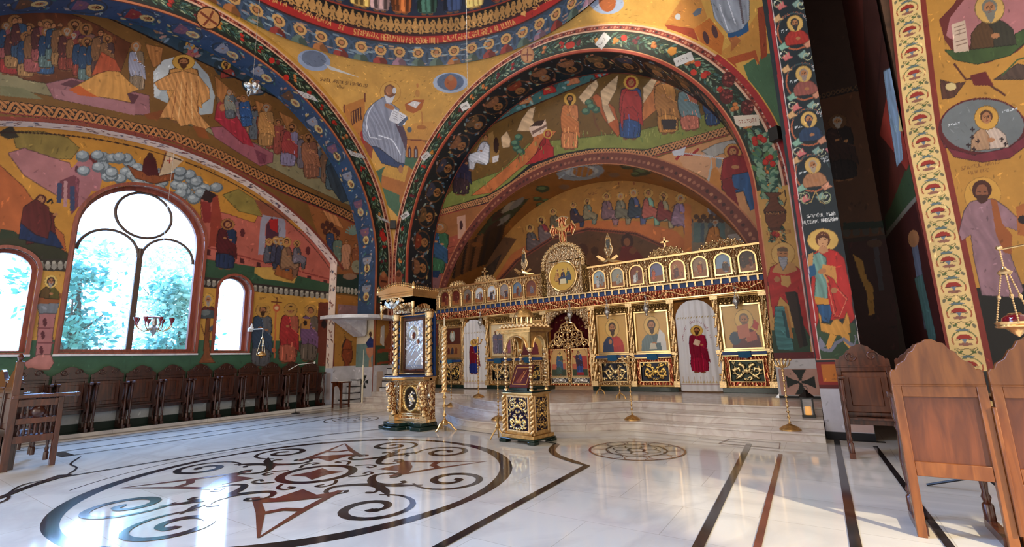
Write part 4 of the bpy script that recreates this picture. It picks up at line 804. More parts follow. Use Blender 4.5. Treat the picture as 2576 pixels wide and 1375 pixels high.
RW.ell(522, 790, 22, 12, (70, 80, 84)); RW.ell(516, 786, 14, 7, (110, 118, 116)); RW.poly([(520, 800), (528, 800), (526, 860), (530, 895), (542, 912), (500, 912), (512, 890), (514, 850)], (130, 74, 40), (.2, .4)); RW.line([(516, 850), (506, 815)], 3, (120, 70, 40)); RW.line([(526, 840), (540, 812)], 3, (120, 70, 40)); RW.ell(535, 826, 8, 7, (84, 92, 100))
for (fx, fy, hx, hy, r1, r2, w) in [(655, 925, 662, 765, (96, 96, 100), (60, 78, 100), 1.), (722, 915, 732, 765, (176, 92, 70), (170, 50, 50), 1.), (775, 910, 782, 768, (110, 96, 84), (120, 84, 120), 1.)]: fig(RW, fx, fy, hx, hy, r1, r2, halo=(190, 140, 70), w=w, beard=fx < 700)
RW.poly([(648, 762), (676, 762), (672, 772), (652, 772)], (190, 140, 60)); RW.poly([(720, 772), (744, 772), (740, 780), (724, 780)], (190, 140, 60)); RW.line([(694, 775), (690, 900)], 4, (196, 104, 60)); RW.ell(696, 774, 9, 10, (200, 96, 60)); RW.ell(696, 774, 5, 5, (220, 180, 130)); RW.line([(682, 758), (710, 760)], 3, (110, 50, 36)); RW.line([(697, 748), (696, 766)], 3, (110, 50, 36)); RW.ell(689, 880, 6, 6, (200, 100, 60))
RW.poly([(758, 800), (780, 802), (779, 828), (757, 826)], (190, 130, 60)); RW.ell(768, 812, 5, 7, (50, 34, 30)); RW.poly([(800, 760), (838, 760), (838, 920), (800, 920)], (110, 50, 34)); RW.ell(815, 815, 7, 11, (40, 26, 30))
RW.text(255, 345, 330, 358, 6, 'MARIA EGIPT', (120, 80, 40), 1.1); RW.text(495, 420, 545, 440, 6, 'SFANTUL', (120, 80, 40), 1.1); RW.text(650, 752, 675, 752, 5, 'SF', (120, 80, 40), 1)
RW.luv([(CR + (RR - .12) * math.cos(a), ZR + (RR - .12) * math.sin(a)) for a in np.linspace(.72, 2.4, 80)], .03, (60, 34, 28))
RW.puv([(-1.2, 0), (9.3, 0), (9.3, .95), (-1.2, .95)], (196, 200, 196)); RW.puv([(-1.2, 0), (9.3, 0), (9.3, .22), (-1.2, .22)], (40, 60, 52)); RW.build()
# ---------- pendentives (pieces of the sphere over the square crossing)
SC = np.array([-6.13, 4.7, 4.7]); SR = 8.63; HX = 6.07
def pend(name, qx, qy, base):
    def P(u, v):                              # u: 0..1 across, v: height
        rh = np.sqrt(SR ** 2 - (v - SC[2]) ** 2); a0 = np.arccos(np.clip(HX / rh, -1, 1)); ph = a0 + (PI / 2 - 2 * a0) * u
        return np.stack([SC[0] + qx * rh * np.cos(ph), SC[1] + qy * rh * np.sin(ph) + (.03 if qy > 0 else 0), v], -1)
    return Surf(name, P, (0, 1), (4.72, 10.83), base, None, step=2.1)
PN = pend('ceiling_pendentive_north', -1, 1, (206, 152, 66))
PN.poly([(925, 440), (1010, 400), (1060, 360), (1100, 330), (1000, 545), (960, 500)], (70, 104, 76))
PN.ell(790, 152, 42, 26, (150, 164, 190), rot=.2); PN.ell(790, 148, 32, 20, (110, 120, 140), rot=.2); PN.poly([(815, 160), (905, 195), (830, 175)], (200, 196, 190)); PN.ell(1133, 208, 44, 26, (166, 178, 200)); PN.ell(1133, 206, 34, 22, (96, 110, 136)); PN.ell(1134, 208, 16, 18, (176, 96, 50)); PN.ell(1134, 196, 7, 8, SKIN)
PN.text(805, 203, 925, 220, 8, 'SFANTUL APOSTOL SI EVANGHELIST', (96, 60, 26), 1.3); PN.text(846, 220, 868, 224, 8, 'IOAN', (96, 60, 26), 1.3)
PN.poly([(862, 268), (918, 246), (918, 330), (900, 360), (880, 330)], (186, 116, 44)); PN.poly([(882, 282), (912, 268), (912, 300), (886, 316)], (90, 44, 26))
for k in range(5): PN.line([(886 + k * 6, 282 - k * 3), (888 + k * 6, 312 - k * 3)], 2.4, (190, 124, 50))
for (x, y) in [(866, 262), (918, 234)]: PN.line([(x, y), (x, y + 22)], 4, (120, 60, 34))
PN.poly([(900, 350), (925, 340), (940, 370), (935, 400), (915, 380)], (150, 70, 36)); PN.poly([(905, 335), (918, 320), (926, 350), (915, 365)], (170, 44, 34))
PN.poly([(1020, 355), (1030, 345), (1070, 350), (1066, 395), (1022, 395)], (196, 124, 50)); PN.poly([(1018, 340), (1040, 310), (1090, 305), (1098, 312), (1080, 352), (1025, 350)], (200, 140, 60)); PN.line([(1018, 350), (1078, 354)], 3, (130, 64, 34))
for x in (1030, 1046): PN.poly([(x - 5, 398), (x - 5, 375), (x, 366), (x + 5, 375), (x + 5, 398)], (96, 50, 40)); PN.line([(x, 375), (x, 396)], 2, (160, 170, 180))
PN.poly([(1018, 262), (1042, 250), (1068, 250), (1060, 275), (1040, 285), (1022, 278)], (176, 96, 44)); PN.poly([(1025, 262), (1042, 253), (1058, 258), (1046, 272)], (214, 208, 206)); PN.ell(1050, 235, 6, 10, (190, 130, 60)); PN.ell(1050, 215, 3, 6, (190, 120, 60)); PN.ell(1060, 320, 12, 6, (170, 104, 44)); PN.ell(1030, 326, 6, 7, (90, 100, 110)); PN.line([(1060, 280), (1062, 312)], 3, (186, 120, 56))
PN.poly([(965, 425), (1020, 415), (1050, 435), (1035, 520), (1000, 500), (960, 470)], (176, 104, 42)); PN.poly([(975, 412), (1028, 418), (1018, 458), (960, 440)], (204, 150, 60)); PN.poly([(958, 470), (1005, 490), (1002, 545), (975, 510)], (70, 104, 76))
PN.ell(982, 232, 27, 28, (170, 116, 50)); PN.ell(982, 232, 25.5, 26.5, (208, 156, 72))
PN.poly([(966, 243), (950, 252), (922, 280), (912, 320), (914, 350), (935, 368), (955, 372), (1000, 410), (1018, 412), (1020, 380), (1005, 330), (998, 300), (1005, 275), (985, 260)], (140, 144, 162), (.32, .13), (1, .5)); PN.poly([(935, 368), (950, 370), (1000, 408), (1018, 412), (1012, 425), (960, 410), (948, 390)], (60, 74, 110), (.2, .2))
PN.poly([(985, 265), (1004, 290), (1024, 345), (1022, 385), (1010, 350), (990, 300)], (92, 70, 84)); PN.line([(920, 300), (930, 345), (960, 350)], 2, (220, 224, 236)); PN.line([(940, 262), (925, 290), (922, 330)], 2, (210, 214, 226)); PN.line([(952, 340), (985, 350), (1008, 390)], 2.5, (220, 224, 236))
PN.ell(981, 230, 15, 18, (130, 84, 56)); PN.ell(979, 228, 9, 12, SKIN); PN.poly([(966, 238), (982, 246), (994, 240), (986, 258), (972, 258)], (200, 200, 206)); PN.ell(992, 228, 5, 8, (206, 206, 212))
PN.poly([(990, 272), (1004, 280), (1000, 312), (978, 302)], (214, 214, 220)); PN.poly([(1004, 280), (1024, 292), (1018, 314), (1000, 316)], (224, 224, 230)); PN.poly([(1024, 292), (1026, 300), (1010, 318), (1000, 314)], (90, 100, 120))
for k in range(4): PN.line([(988, 278 + k * 6), (1000, 284 + k * 6)], 1, (90, 80, 90)); PN.line([(1006, 288 + k * 6), (1018, 294 + k * 5)], 1, (90, 80, 90))
PN.ell(980, 268, 14, 6, SKIN, rot=.4); PN.ell(1008, 425, 6, 10, SKIN); PN.build()
PS_ = pend('ceiling_pendentive_south', 1, 1, (208, 156, 72))
PS_.ell(1528, 8, 42, 28, (160, 172, 196)); PS_.ell(1528, 4, 22, 26, (176, 96, 50)); PS_.poly([(1870, 165), (1905, 140), (1945, 130), (1985, 450), (1960, 400), (1900, 250)], (78, 108, 78))
PS_.poly([(1672, 62), (1712, 0), (1760, -10), (1780, 45), (1745, 72)], (196, 130, 60)); PS_.poly([(1672, 62), (1745, 72), (1765, 120), (1700, 96)], (166, 72, 44)); PS_.poly([(1745, 72), (1785, 45), (1822, 92), (1815, 140), (1770, 122)], (196, 110, 46)); PS_.ell(1776, 95, 7, 17, (90, 60, 60), rot=-.3); PS_.ell(1798, 80, 7, 17, (90, 60, 60), rot=-.3); PS_.poly([(1742, 35), (1752, 22), (1766, 20), (1762, 35), (1748, 42)], (96, 104, 116))
PS_.poly([(1700, 20), (1712, 5), (1722, 25), (1708, 45)], (190, 124, 60)); PS_.ell(1705, 42, 7, 8, (190, 190, 190))
PS_.poly([(1815, 130), (1870, 85), (1915, 20), (1920, 110), (1912, 150), (1905, 165), (1895, 130), (1840, 150), (1850, 175), (1820, 155)], (198, 136, 62)); PS_.poly([(1905, 20), (1925, 10), (1930, 140), (1915, 150)], (156, 70, 44)); PS_.poly([(1820, 150), (1900, 125), (1912, 165), (1895, 145), (1850, 160), (1860, 185), (1840, 175)], (176, 84, 46))
PS_.poly([(1785, -10), (1885, -10), (1885, 50), (1868, 72), (1830, 84), (1800, 50)], (150, 154, 164), (.35, .16), (1, .3)); PS_.poly([(1830, 84), (1868, 72), (1882, 55), (1884, 78), (1860, 92), (1832, 94)], (50, 90, 130)); PS_.poly([(1832, 95), (1852, 90), (1864, 102), (1850, 118), (1838, 132), (1840, 112)], (176, 104, 56)); PS_.line([(1860, -5), (1870, 60)], 5, (100, 90, 96)); PS_.line([(1810, 10), (1832, 78)], 2.5, (220, 220, 230)); PS_.line([(1830, 0), (1850, 60)], 2.5, (220, 220, 230))
PS_.build()

# ---------- ring under the dome, drum and dome
RD = 6.08
P = lambda u, v: np.stack([SC[0] + (RD - .05) * np.cos(u), SC[1] + (RD - .05) * np.sin(u), v], -1)
DR = Surf('ceiling_drum', P, (-.3, PI + .9), (10.78, 15.2), (48, 66, 88), None, step=2.0)
zz = lambda x, y: DR.uvof([(x, y)])[0]
Z = [zz(1080, y)[1] for y in (189, 178, 111, 88, 45)]
U0, U1 = DR.us[0], DR.us[-1]
DR.puv([(U0, 10.7), (U1, 10.7), (U1, Z[1]), (U0, Z[1])], (132, 56, 50))
for k in range(150): u = U0 + (U1 - U0) * k / 150; DR.euv(u, (10.82 + Z[1]) / 2, .007, .05, rnd.choice([(200, 120, 90), (70, 34, 44)]), n=6)
gen = medallions(DR, U0, U1, Z[1] + .04, Z[2] - .02, 44, ring=(60, 66, 90))
sc = 1 / RD
for c in np.linspace(U0 + .05, U1 - .05, 44):
    m_ = (Z[1] + Z[2]) / 2; r = (Z[2] - Z[1]) * .42
    th = np.linspace(0, 2 * PI, 17); DR.luv([(c + r * sc * math.cos(t), m_ + r * math.sin(t)) for t in th], .014, (64, 84, 112))
    for q in range(10): DR.euv(c + rnd.uniform(-1.6, 1.6) * r * sc, m_ + rnd.uniform(-1, 1) * r, .02, .03, rnd.choice([(150, 120, 110), (110, 130, 150), (170, 140, 110), (130, 150, 160)]), n=6)
    rc = rnd.choice([(150, 56, 50), (60, 84, 120), (150, 110, 130), (90, 110, 100), (176, 110, 60)]); f0 = m_ - r * .95
    DR.puv([(c + a * r * sc, f0 + b_ * r) for a, b_ in [(-.6, 0), (.6, 0), (.5, .5), (.15, .85), (-.15, .85), (-.5, .5)]], rc); DR.puv([(c + a * r * sc, f0 + b_ * r) for a, b_ in [(-.6, 0), (0, 0), (.05, .6), (-.15, .85), (-.5, .5)]], dk(rc, .7))
    for rr_, cc in ((.46, (196, 150, 90)), (.27, (90, 60, 40)), (.19, SKIN)): DR.euv(c, m_ + r * .42, rr_ * r * sc, rr_ * r, cc)
DR.puv([(U0, Z[2]), (U1, Z[2]), (U1, Z[3]), (U0, Z[3])], (176, 40, 38))
for v in (Z[2], Z[3]): DR.puv([(U0, v - .03), (U1, v - .03), (U1, v + .03), (U0, v + .03)], (70, 26, 30))
for (x0, y0, x1, y1, t) in [(676, 2, 722, 18, 'MATA'), (735, 22, 832, 66, 'IMPERATORIA'), (850, 72, 864, 78, 'SI'), (888, 86, 952, 98, 'STAPANIA'), (958, 99, 1026, 108, 'HERUVIMII'), (1030, 109, 1042, 109, 'SI'), (1046, 109, 1104, 109, 'SERAFIMII'), (1115, 105, 1172, 98, 'CANTAM'), (1178, 96, 1240, 82, 'CANTAREA'), (1246, 80, 1298, 60, 'ALILUIA'), (1342, 27, 1362, 15, 'SI'), (1372, 8, 1400, -8, 'NOI')]:
    DR.text(x0, y0, x1, y1, 14, t, (222, 160, 90), 2.1)
DR.ell(1317, 33, 8, 5, (222, 160, 90), rot=-.5); DR.ell(1317, 33, 4, 9, (222, 160, 90), rot=-.5)
DR.puv([(U0, Z[3] + .03), (U1, Z[3] + .03), (U1, Z[4]), (U0, Z[4])], (24, 20, 22))
m_ = (Z[3] + Z[4]) / 2; hw = (Z[4] - Z[3]) / 2; n = 66
for k in range(n):
    c = U0 + (U1 - U0) * (k + .5) / n; w = (U1 - U0) / n
    g1 = rnd.choice([(190, 140, 80), (176, 128, 72)]); DR.euv(c, m_ - hw * .05, w * .3, hw * .42, g1); DR.euv(c, m_ + hw * .4, w * .16, hw * .3, g1); DR.euv(c, m_ + hw * .78, w * .08, hw * .18, g1); DR.euv(c, m_ - hw * .6, w * .2, hw * .18, g1)
    for sg in (-1, 1):
        DR.luv([(c + sg * w * .3, m_ - hw * .7), (c + sg * w * .46, m_ - hw * .2), (c + sg * w * .36, m_ + hw * .4), (c + sg * w * .5, m_ + hw * .75)], .012, g1)
        DR.euv(c + sg * w * .26, m_ + hw * .1, w * .1, hw * .3, g1, rot=-sg * .3); DR.euv(c + sg * w * .5, m_ + hw * .1, w * .07, hw * .12, g1); DR.euv(c + sg * w * .42, m_ - hw * .75, w * .06, hw * .14, g1)
DR.puv([(U0, Z[4]), (U1, Z[4]), (U1, Z[4] + .07), (U0, Z[4] + .07)], (150, 56, 40)); DR.puv([(U0, Z[4] + .07), (U1, Z[4] + .07), (U1, 16), (U0, 16)], (40, 50, 74))
for (x, c, c2) in [(905, (190, 150, 80), (90, 60, 40)), (955, (160, 130, 130), (120, 90, 90)), (1010, (186, 100, 50), (196, 120, 60)), (1075, (60, 96, 84), (50, 70, 90)), (1140, (50, 64, 96), (90, 60, 60)), (1195, (190, 156, 90), (180, 140, 80)), (780, (120, 80, 60), (90, 60, 60)), (840, (60, 90, 110), (100, 60, 50)), (1260, (150, 60, 50), (80, 60, 60))]:
    b_ = zz(x, 60 if x < 860 else 38); fig(DR, b_[0], Z[4] + .1, b_[0], Z[4] + 2.3, c, c2, uv=True, w=.16 / 1.0, halo=(190, 140, 70))
DR.build()
mb = MB(); pr = [((RD + .12) * math.cos(a), 15.2 + 5.6 * math.sin(a)) for a in np.linspace(0, PI / 2 - .01, 14)]; mb.lathe(pr, (SC[0], SC[1], 0), 40, 'plaster_brown'); o = mb.build('ceiling_dome'); o['kind'] = 'structure'

# ---------- south-east side: jamb with the young soldier saint, the dark side chapel, the vine band and the deacon panel
P, inv = planeY(8.75)
JG = Surf('wall_south_jamb', P, (-.1, .5), (0, 12), (34, 46, 54), inv, step=2.0)
for k, (x, y, rc, hc) in enumerate([(2000, 78, (170, 50, 44), (54, 54, 56)), (2022, 205, (150, 84, 76), (150, 130, 120)), (2035, 320, (44, 66, 96), (60, 64, 80)), (2045, 435, (176, 120, 84), (170, 150, 130)), (1985, -50, (60, 90, 90), None)]):
    JG.line([(x + 44 * math.cos(a), y + 46 * math.sin(a)) for a in np.linspace(.5, 5.6, 20)], 4, (176, 96, 64)); JG.line([(x + 44 * math.cos(a), y + 46 * math.sin(a)) for a in np.linspace(3.5, 6., 8)], 3, (60, 80, 84))
    fig(JG, x + 6, y + 34, x - 3, y - 42, rc, None, pose='bust', beard=True, hair=hc, halo=(206, 164, 90))
    JG.text(x - 36, y + 4, x - 12, y, 5, 'SF', (190, 196, 200), 1.2); JG.text(x + 20, y - 34, x + 40, y - 38, 5, 'CUV', (190, 196, 200), 1.2); JG.text(x + 22, y - 26, x + 42, y - 30, 5, 'IOAN', (190, 196, 200), 1.2)
    for (dx, dy, c, r_) in [(-30, 40, (130, 170, 150), .6), (-44, -30, (206, 160, 110), -.6), (34, 34, (206, 140, 110), -.5), (-20, 66, (206, 110, 110), .9), (44, -60, (190, 110, 120), .3), (20, 60, (130, 160, 150), -.3)]:
        JG.poly([(x + dx - 14, y + dy), (x + dx - 4, y + dy - 7), (x + dx + 4, y + dy - 14), (x + dx + 8, y + dy - 4), (x + dx + 16, y + dy), (x + dx + 4, y + dy + 5), (x + dx - 4, y + dy + 10)], c, (.15, .6))
    for sg in (-1, 1): JG.line(spiral(x + sg * 30, y + 62, 13, 0, 1.2, sg), 1.6, (190, 190, 150)); JG.ell(x + sg * 36, y + 56, 2.5, 2.5, (206, 206, 200))
for sg in (-1, 1): JG.line(spiral(2052 + sg * 24, 495, 17, PI / 2, 1.3, -sg), 2, (150, 160, 120)); JG.line([(2052, 480), (2052 + sg * 12, 508), (2052 + sg * 24, 512)], 2, (180, 150, 90))
JG.text(2030, 548, 2106, 540, 8, 'SFANTUL MARE', (214, 214, 214), 1.6); JG.text(2020, 564, 2112, 553, 8, 'MUCENIC GHEORGHE', (214, 214, 214), 1.6)
JG.poly([(2050, 812), (2150, 812), (2165, 904), (2056, 904)], (54, 78, 54)); JG.ell(2070, 604, 40, 30, (150, 110, 50)); JG.ell(2070, 604, 38.5, 28.5, (216, 172, 88)); J = JG
J.poly([(2048, 636), (2060, 628), (2086, 626), (2106, 632), (2124, 650), (2132, 690), (2142, 730), (2144, 768), (2151, 800), (2138, 815), (2122, 800), (2100, 806), (2060, 800), (2052, 830), (2045, 812), (2040, 720)], (192, 40, 38), (.16, .15), (1, .2))
J.poly([(2046, 640), (2060, 634), (2078, 648), (2080, 680), (2082, 750), (2048, 752), (2052, 700), (2042, 672)], (110, 150, 140), (.35, .25), (1, .1)); J.poly([(2034, 664), (2050, 662), (2054, 690), (2034, 700), (2030, 690)], (36, 90, 130)); J.poly([(2034, 640), (2046, 634), (2044, 668), (2032, 670)], (196, 140, 80))
J.poly([(2050, 745), (2084, 752), (2086, 766), (2052, 764)], (206, 140, 50)); J.poly([(2056, 766), (2088, 766), (2092, 790), (2086, 812), (2066, 806), (2060, 790)], (40, 86, 130), (.3, .3)); J.poly([(2068, 664), (2102, 670), (2106, 712), (2082, 710), (2070, 690)], (206, 140, 70)); J.poly([(2110, 690), (2118, 668), (2128, 700), (2140, 770), (2120, 760)], (196, 44, 42))
J.poly([(2076, 690), (2084, 702), (2104, 780), (2094, 798), (2110, 798), (2132, 750), (2112, 728), (2096, 700)], (196, 44, 40), (.2, .2)); J.line([(2078, 700), (2100, 792), (2112, 796), (2130, 752), (2106, 726)], 2, (226, 120, 90)); J.ell(2068, 682, 11, 7, SKIN, rot=-.3); J.ell(2098, 730, 9, 7, SKIN)
J.poly([(2058, 782), (2066, 796), (2066, 812), (2090, 816), (2096, 804), (2108, 802), (2120, 816), (2130, 784), (2136, 800), (2140, 836), (2120, 844), (2094, 842), (2066, 832)], (210, 146, 60), (.15, .3)); J.poly([(2088, 838), (2104, 845), (2092, 872), (2082, 880), (2078, 868)], (214, 150, 60)); J.poly([(2116, 844), (2134, 836), (2140, 860), (2150, 874), (2138, 878), (2124, 862)], (214, 150, 60))
J.line([(2058, 870), (2072, 878), (2090, 882), (2104, 862), (2122, 852), (2140, 866), (2152, 870)], 9, (120, 120, 140)); J.poly([(2056, 876), (2062, 846), (2070, 856), (2078, 872)], (130, 130, 150)); J.line([(2148, 870), (2153, 852), (2150, 842)], 3, (130, 130, 150))
J.ell(2070, 602, 19, 20, (110, 60, 36)); J.ell(2070, 606, 13, 18, (206, 150, 104)); J.poly([(2054, 596), (2070, 588), (2087, 596), (2086, 602), (2070, 596), (2056, 602)], (90, 46, 28)); J.poly([(2062, 620), (2080, 620), (2084, 632), (2070, 638), (2058, 632)], (190, 132, 90))
for x in (2064, 2076): J.line([(x - 3, 602), (x + 3, 602)], 1.8, (60, 34, 24)); J.line([(x - 4, 597), (x + 4, 597)], 1.3, (60, 34, 24))
J.line([(2070, 603), (2071, 612), (2068, 613)], 1.3, (140, 84, 56)); J.line([(2066, 619), (2075, 619)], 1.6, (150, 60, 50))
for pts, w, c in [([(1931, -20), (2058, 905)], 9, (160, 40, 46)), ([(1938, -20), (2064, 905)], 1.8, (226, 200, 200)), ([(2058, -20), (2173, 905)], 9, (140, 40, 42)), ([(2052, -20), (2166, 905)], 1.8, (226, 210, 206))]: J.line(pts, w, c)
J.line([(2053, 903), (2180, 906)], 2, (226, 150, 120)); J.puv([(-.1, .78), (.5, .78), (.5, 1.14), (-.1, 1.14)], (150, 44, 40)); J.puv([(-.03, .84), (.5, .84), (.5, 1.11), (-.03, 1.11)], (196, 112, 40)); J.puv([(-.1, .74), (.5, .74), (.5, .8), (-.1, .8)], (100, 34, 36)); J.puv([(-.1, -.1), (.5, -.1), (.5, .74), (-.1, .74)], (196, 194, 206))
J.puv([(.16, .12), (.5, .12), (.5, .68), (.16, .68)], (206, 176, 168)); J.puv([(-.1, -.1), (.5, -.1), (.5, .1), (-.1, .1)], (30, 32, 40)); maltese(J, .34, .4, .17); J.build()
mb = MB(); mb.box(-.1, .5, 8.77, 10.79, 0, 12, 'plaster_brown'); mb.box(-.1, .6, 10.8, 12.4, 0, 12, 'plaster_brown'); o = mb.build('wall_south_pier'); o['kind'] = 'structure'
P, inv = planeY(11.4)
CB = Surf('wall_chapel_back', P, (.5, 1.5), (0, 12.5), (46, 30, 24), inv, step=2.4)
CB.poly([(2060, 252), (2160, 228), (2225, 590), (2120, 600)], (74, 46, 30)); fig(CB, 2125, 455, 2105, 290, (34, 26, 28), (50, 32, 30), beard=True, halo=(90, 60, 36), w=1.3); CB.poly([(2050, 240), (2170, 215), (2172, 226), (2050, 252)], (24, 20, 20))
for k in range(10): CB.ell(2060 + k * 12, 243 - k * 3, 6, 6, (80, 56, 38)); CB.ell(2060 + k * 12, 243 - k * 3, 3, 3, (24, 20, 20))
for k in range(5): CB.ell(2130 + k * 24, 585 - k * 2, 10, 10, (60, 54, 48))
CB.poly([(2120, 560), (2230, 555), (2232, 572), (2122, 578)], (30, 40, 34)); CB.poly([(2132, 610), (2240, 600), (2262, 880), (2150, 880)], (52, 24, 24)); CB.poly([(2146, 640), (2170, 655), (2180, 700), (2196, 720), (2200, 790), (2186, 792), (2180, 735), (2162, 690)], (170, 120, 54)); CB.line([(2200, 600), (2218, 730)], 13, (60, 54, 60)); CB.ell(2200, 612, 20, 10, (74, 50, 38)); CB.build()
XC = 1.33
P, inv = planeX(XC)
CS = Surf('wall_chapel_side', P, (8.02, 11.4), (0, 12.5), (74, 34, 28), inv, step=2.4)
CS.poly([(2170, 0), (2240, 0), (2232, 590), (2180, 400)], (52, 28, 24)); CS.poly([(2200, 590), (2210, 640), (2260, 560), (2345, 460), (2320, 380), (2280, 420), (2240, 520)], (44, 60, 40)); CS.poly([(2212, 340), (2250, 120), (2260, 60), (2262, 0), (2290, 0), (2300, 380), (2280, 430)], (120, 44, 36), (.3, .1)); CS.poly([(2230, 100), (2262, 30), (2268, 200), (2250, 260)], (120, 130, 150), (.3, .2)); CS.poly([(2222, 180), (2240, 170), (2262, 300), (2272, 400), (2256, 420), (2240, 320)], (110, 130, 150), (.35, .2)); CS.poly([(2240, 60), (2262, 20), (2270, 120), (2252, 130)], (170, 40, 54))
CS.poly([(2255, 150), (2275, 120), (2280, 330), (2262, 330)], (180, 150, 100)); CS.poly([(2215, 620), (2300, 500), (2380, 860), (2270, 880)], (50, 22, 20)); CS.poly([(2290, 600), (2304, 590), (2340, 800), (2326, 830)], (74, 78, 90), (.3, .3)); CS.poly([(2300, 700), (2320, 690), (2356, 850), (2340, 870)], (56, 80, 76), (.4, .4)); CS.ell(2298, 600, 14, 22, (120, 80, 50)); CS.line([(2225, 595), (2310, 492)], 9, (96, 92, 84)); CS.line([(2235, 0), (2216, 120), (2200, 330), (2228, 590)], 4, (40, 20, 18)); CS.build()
# vine band and saint panel, facing the nave
def bend(z): return .0 if z < 4.15 else .055 * (z - 4.15) ** 1.15
Pf = lambda u, v: np.stack([u + np.where(v < 4.15, 0., .055 * np.maximum(v - 4.15, 0) ** 1.15), np.full_like(u, 8.), v], -1)
def invf(x, y): p = at(x, y, 1, 8.); return p[0] - bend(p[2]), p[2]
FB = Surf('wall_south_panel', Pf, (XC, 3.6), (0, 12.5), (190, 132, 52), invf, step=2.0)
b0, b1 = XC + .035, XC + .335
FB.puv([(XC, 0), (b1 + .06, 0), (b1 + .06, 12.5), (XC, 12.5)], (136, 48, 36)); FB.puv([(b0, 0), (b1, 0), (b1, 12.5), (b0, 12.5)], (228, 190, 120))
bc = (b0 + b1) / 2; per = .335
for k in range(1, 32):
    z = k * per + .07; w = .115
    FB.luv([(bc + w * math.cos(a), z + w * 1.0 * math.sin(a)) for a in np.linspace(-.3, PI + .3, 14)], .013, (104, 110, 64)); FB.luv([(bc + w * math.cos(a), z + w * math.sin(a)) for a in np.linspace(-.5, .3, 6)], .014, (170, 84, 50)); FB.luv([(bc + w * math.cos(a), z + w * math.sin(a)) for a in np.linspace(PI - .3, PI + .5, 6)], .014, (170, 84, 50))
    FB.puv([(bc + .075 * math.cos(a), z + .01 + .062 * math.sin(a)) for a in np.linspace(0, PI, 12)], (164, 50, 36)); FB.puv([(bc - .065, z - .065), (bc - .06, z - .045), (bc, z - .03), (bc + .06, z - .045), (bc + .065, z - .065), (bc, z - .08)], (150, 96, 76))
    FB.luv([(bc - .08, z), (bc, z + .01), (bc + .08, z)], .01, (60, 40, 40)); FB.puv([(bc - .028, z + .01), (bc + .028, z + .01), (bc, z - .045)], (110, 120, 134)); FB.puv([(bc - .075, z + .12), (bc - .02, z + .145), (bc + .02, z + .145), (bc + .075, z + .12), (bc, z + .11)], (100, 116, 120))
    for sg in (-1, 1):
        FB.luv([(bc + sg * .1, z - .1), (bc + sg * .05, z - .125), (bc, z - .105)], .009, (110, 90, 50)); FB.luv([(bc + sg * .11, z - .11), (bc + sg * .05, z - .17), (bc, z - .2)], .01, (90, 100, 50)); FB.euv(bc + sg * .115, z - .165, .018, .03, (120, 110, 80), rot=sg * .4, n=8); FB.euv(bc + sg * .06, z - .15, .03, .014, (90, 104, 54), rot=-sg * .6, n=8)
FB.puv([(b1 + .06, 0), (3.6, 0), (3.6, 2.05), (b1 + .06, 2.05)], (30, 26, 20))
# medallions
FB.poly([(2376, 100), (2362, 50), (2400, 10), (2420, -30), (2600, -30), (2600, 90), (2560, 130), (2480, 160), (2410, 150)], (110, 44, 40)); FB.poly([(2380, 90), (2390, 45), (2440, -20), (2600, -20), (2600, 80), (2500, 110), (2420, 115)], (176, 110, 110)); FB.poly([(2375, 125), (2420, 128), (2500, 115), (2600, 60), (2600, 90), (2540, 140), (2460, 162), (2400, 150)], (64, 84, 44), (.2, .1))
fig(FB, 2500, 118, 2485, -20, (60, 56, 44), (90, 60, 34), pose='bust', beard=True, hair=(120, 116, 104), halo=(206, 160, 84)); FB.poly([(2394, 62), (2428, 50), (2438, 128), (2400, 132)], (206, 176, 150)); [FB.line([(2400 + k, 70 + k * 9), (2428 + k, 62 + k * 9)], 1.3, (120, 84, 70)) for k in range(6)]
FB.ell(2472, 325, 112, 80, (96, 30, 34), n=30); FB.ell(2472, 316, 104, 66, (112, 116, 116), n=30); FB.poly([(2368, 350), (2376, 370), (2450, 390), (2540, 370), (2580, 340), (2590, 360), (2540, 398), (2470, 408), (2400, 395)], (124, 44, 56), (.15, .1))
fig(FB, 2490, 375, 2478, 262, (196, 170, 150), (170, 130, 96), pose='bust', beard=False, hair=(90, 54, 34), halo=(206, 150, 60))
for (x, y) in [(2446, 345), (2436, 365), (2460, 355), (2450, 375), (2520, 350), (2530, 362), (2446, 325)]: FB.line([(x - 6, y), (x + 6, y)], 4, (50, 30, 34)); FB.line([(x, y - 6), (x, y + 6)], 4, (50, 30, 34))
FB.line([(2400, 160), (2430, 200), (2460, 195), (2530, 240)], 6, (90, 44, 34)); FB.poly([(2440, 190), (2480, 180), (2500, 215), (2450, 215)], (110, 36, 36)); FB.poly([(2365, 200), (2400, 210), (2430, 205), (2400, 245), (2370, 250)], (90, 54, 40), (.3, .3)); FB.ell(2392, 218, 14, 10, (206, 180, 120)); FB.poly([(2500, 200), (2560, 160), (2600, 170), (2600, 200), (2540, 200)], (84, 64, 54), (.3, .2)); FB.line([(2520, 190), (2560, 150), (2600, 140)], 4, (70, 90, 50))
FB.text(2386, 318, 2416, 312, 5, 'SFANT', (200, 204, 206), 1.2); FB.text(2520, 285, 2560, 275, 5, 'IERARH', (200, 204, 206), 1.2)
FB.text(2418, 428, 2516, 410, 8, 'SFANTUL ARHID', (140, 90, 40), 1.6); FB.text(2436, 440, 2488, 430, 8, 'FILIP DIAC', (140, 90, 40), 1.6)
FB.ell(2472, 490, 47, 46, (150, 104, 44)); FB.ell(2472, 490, 45.5, 44.5, (204, 148, 60))
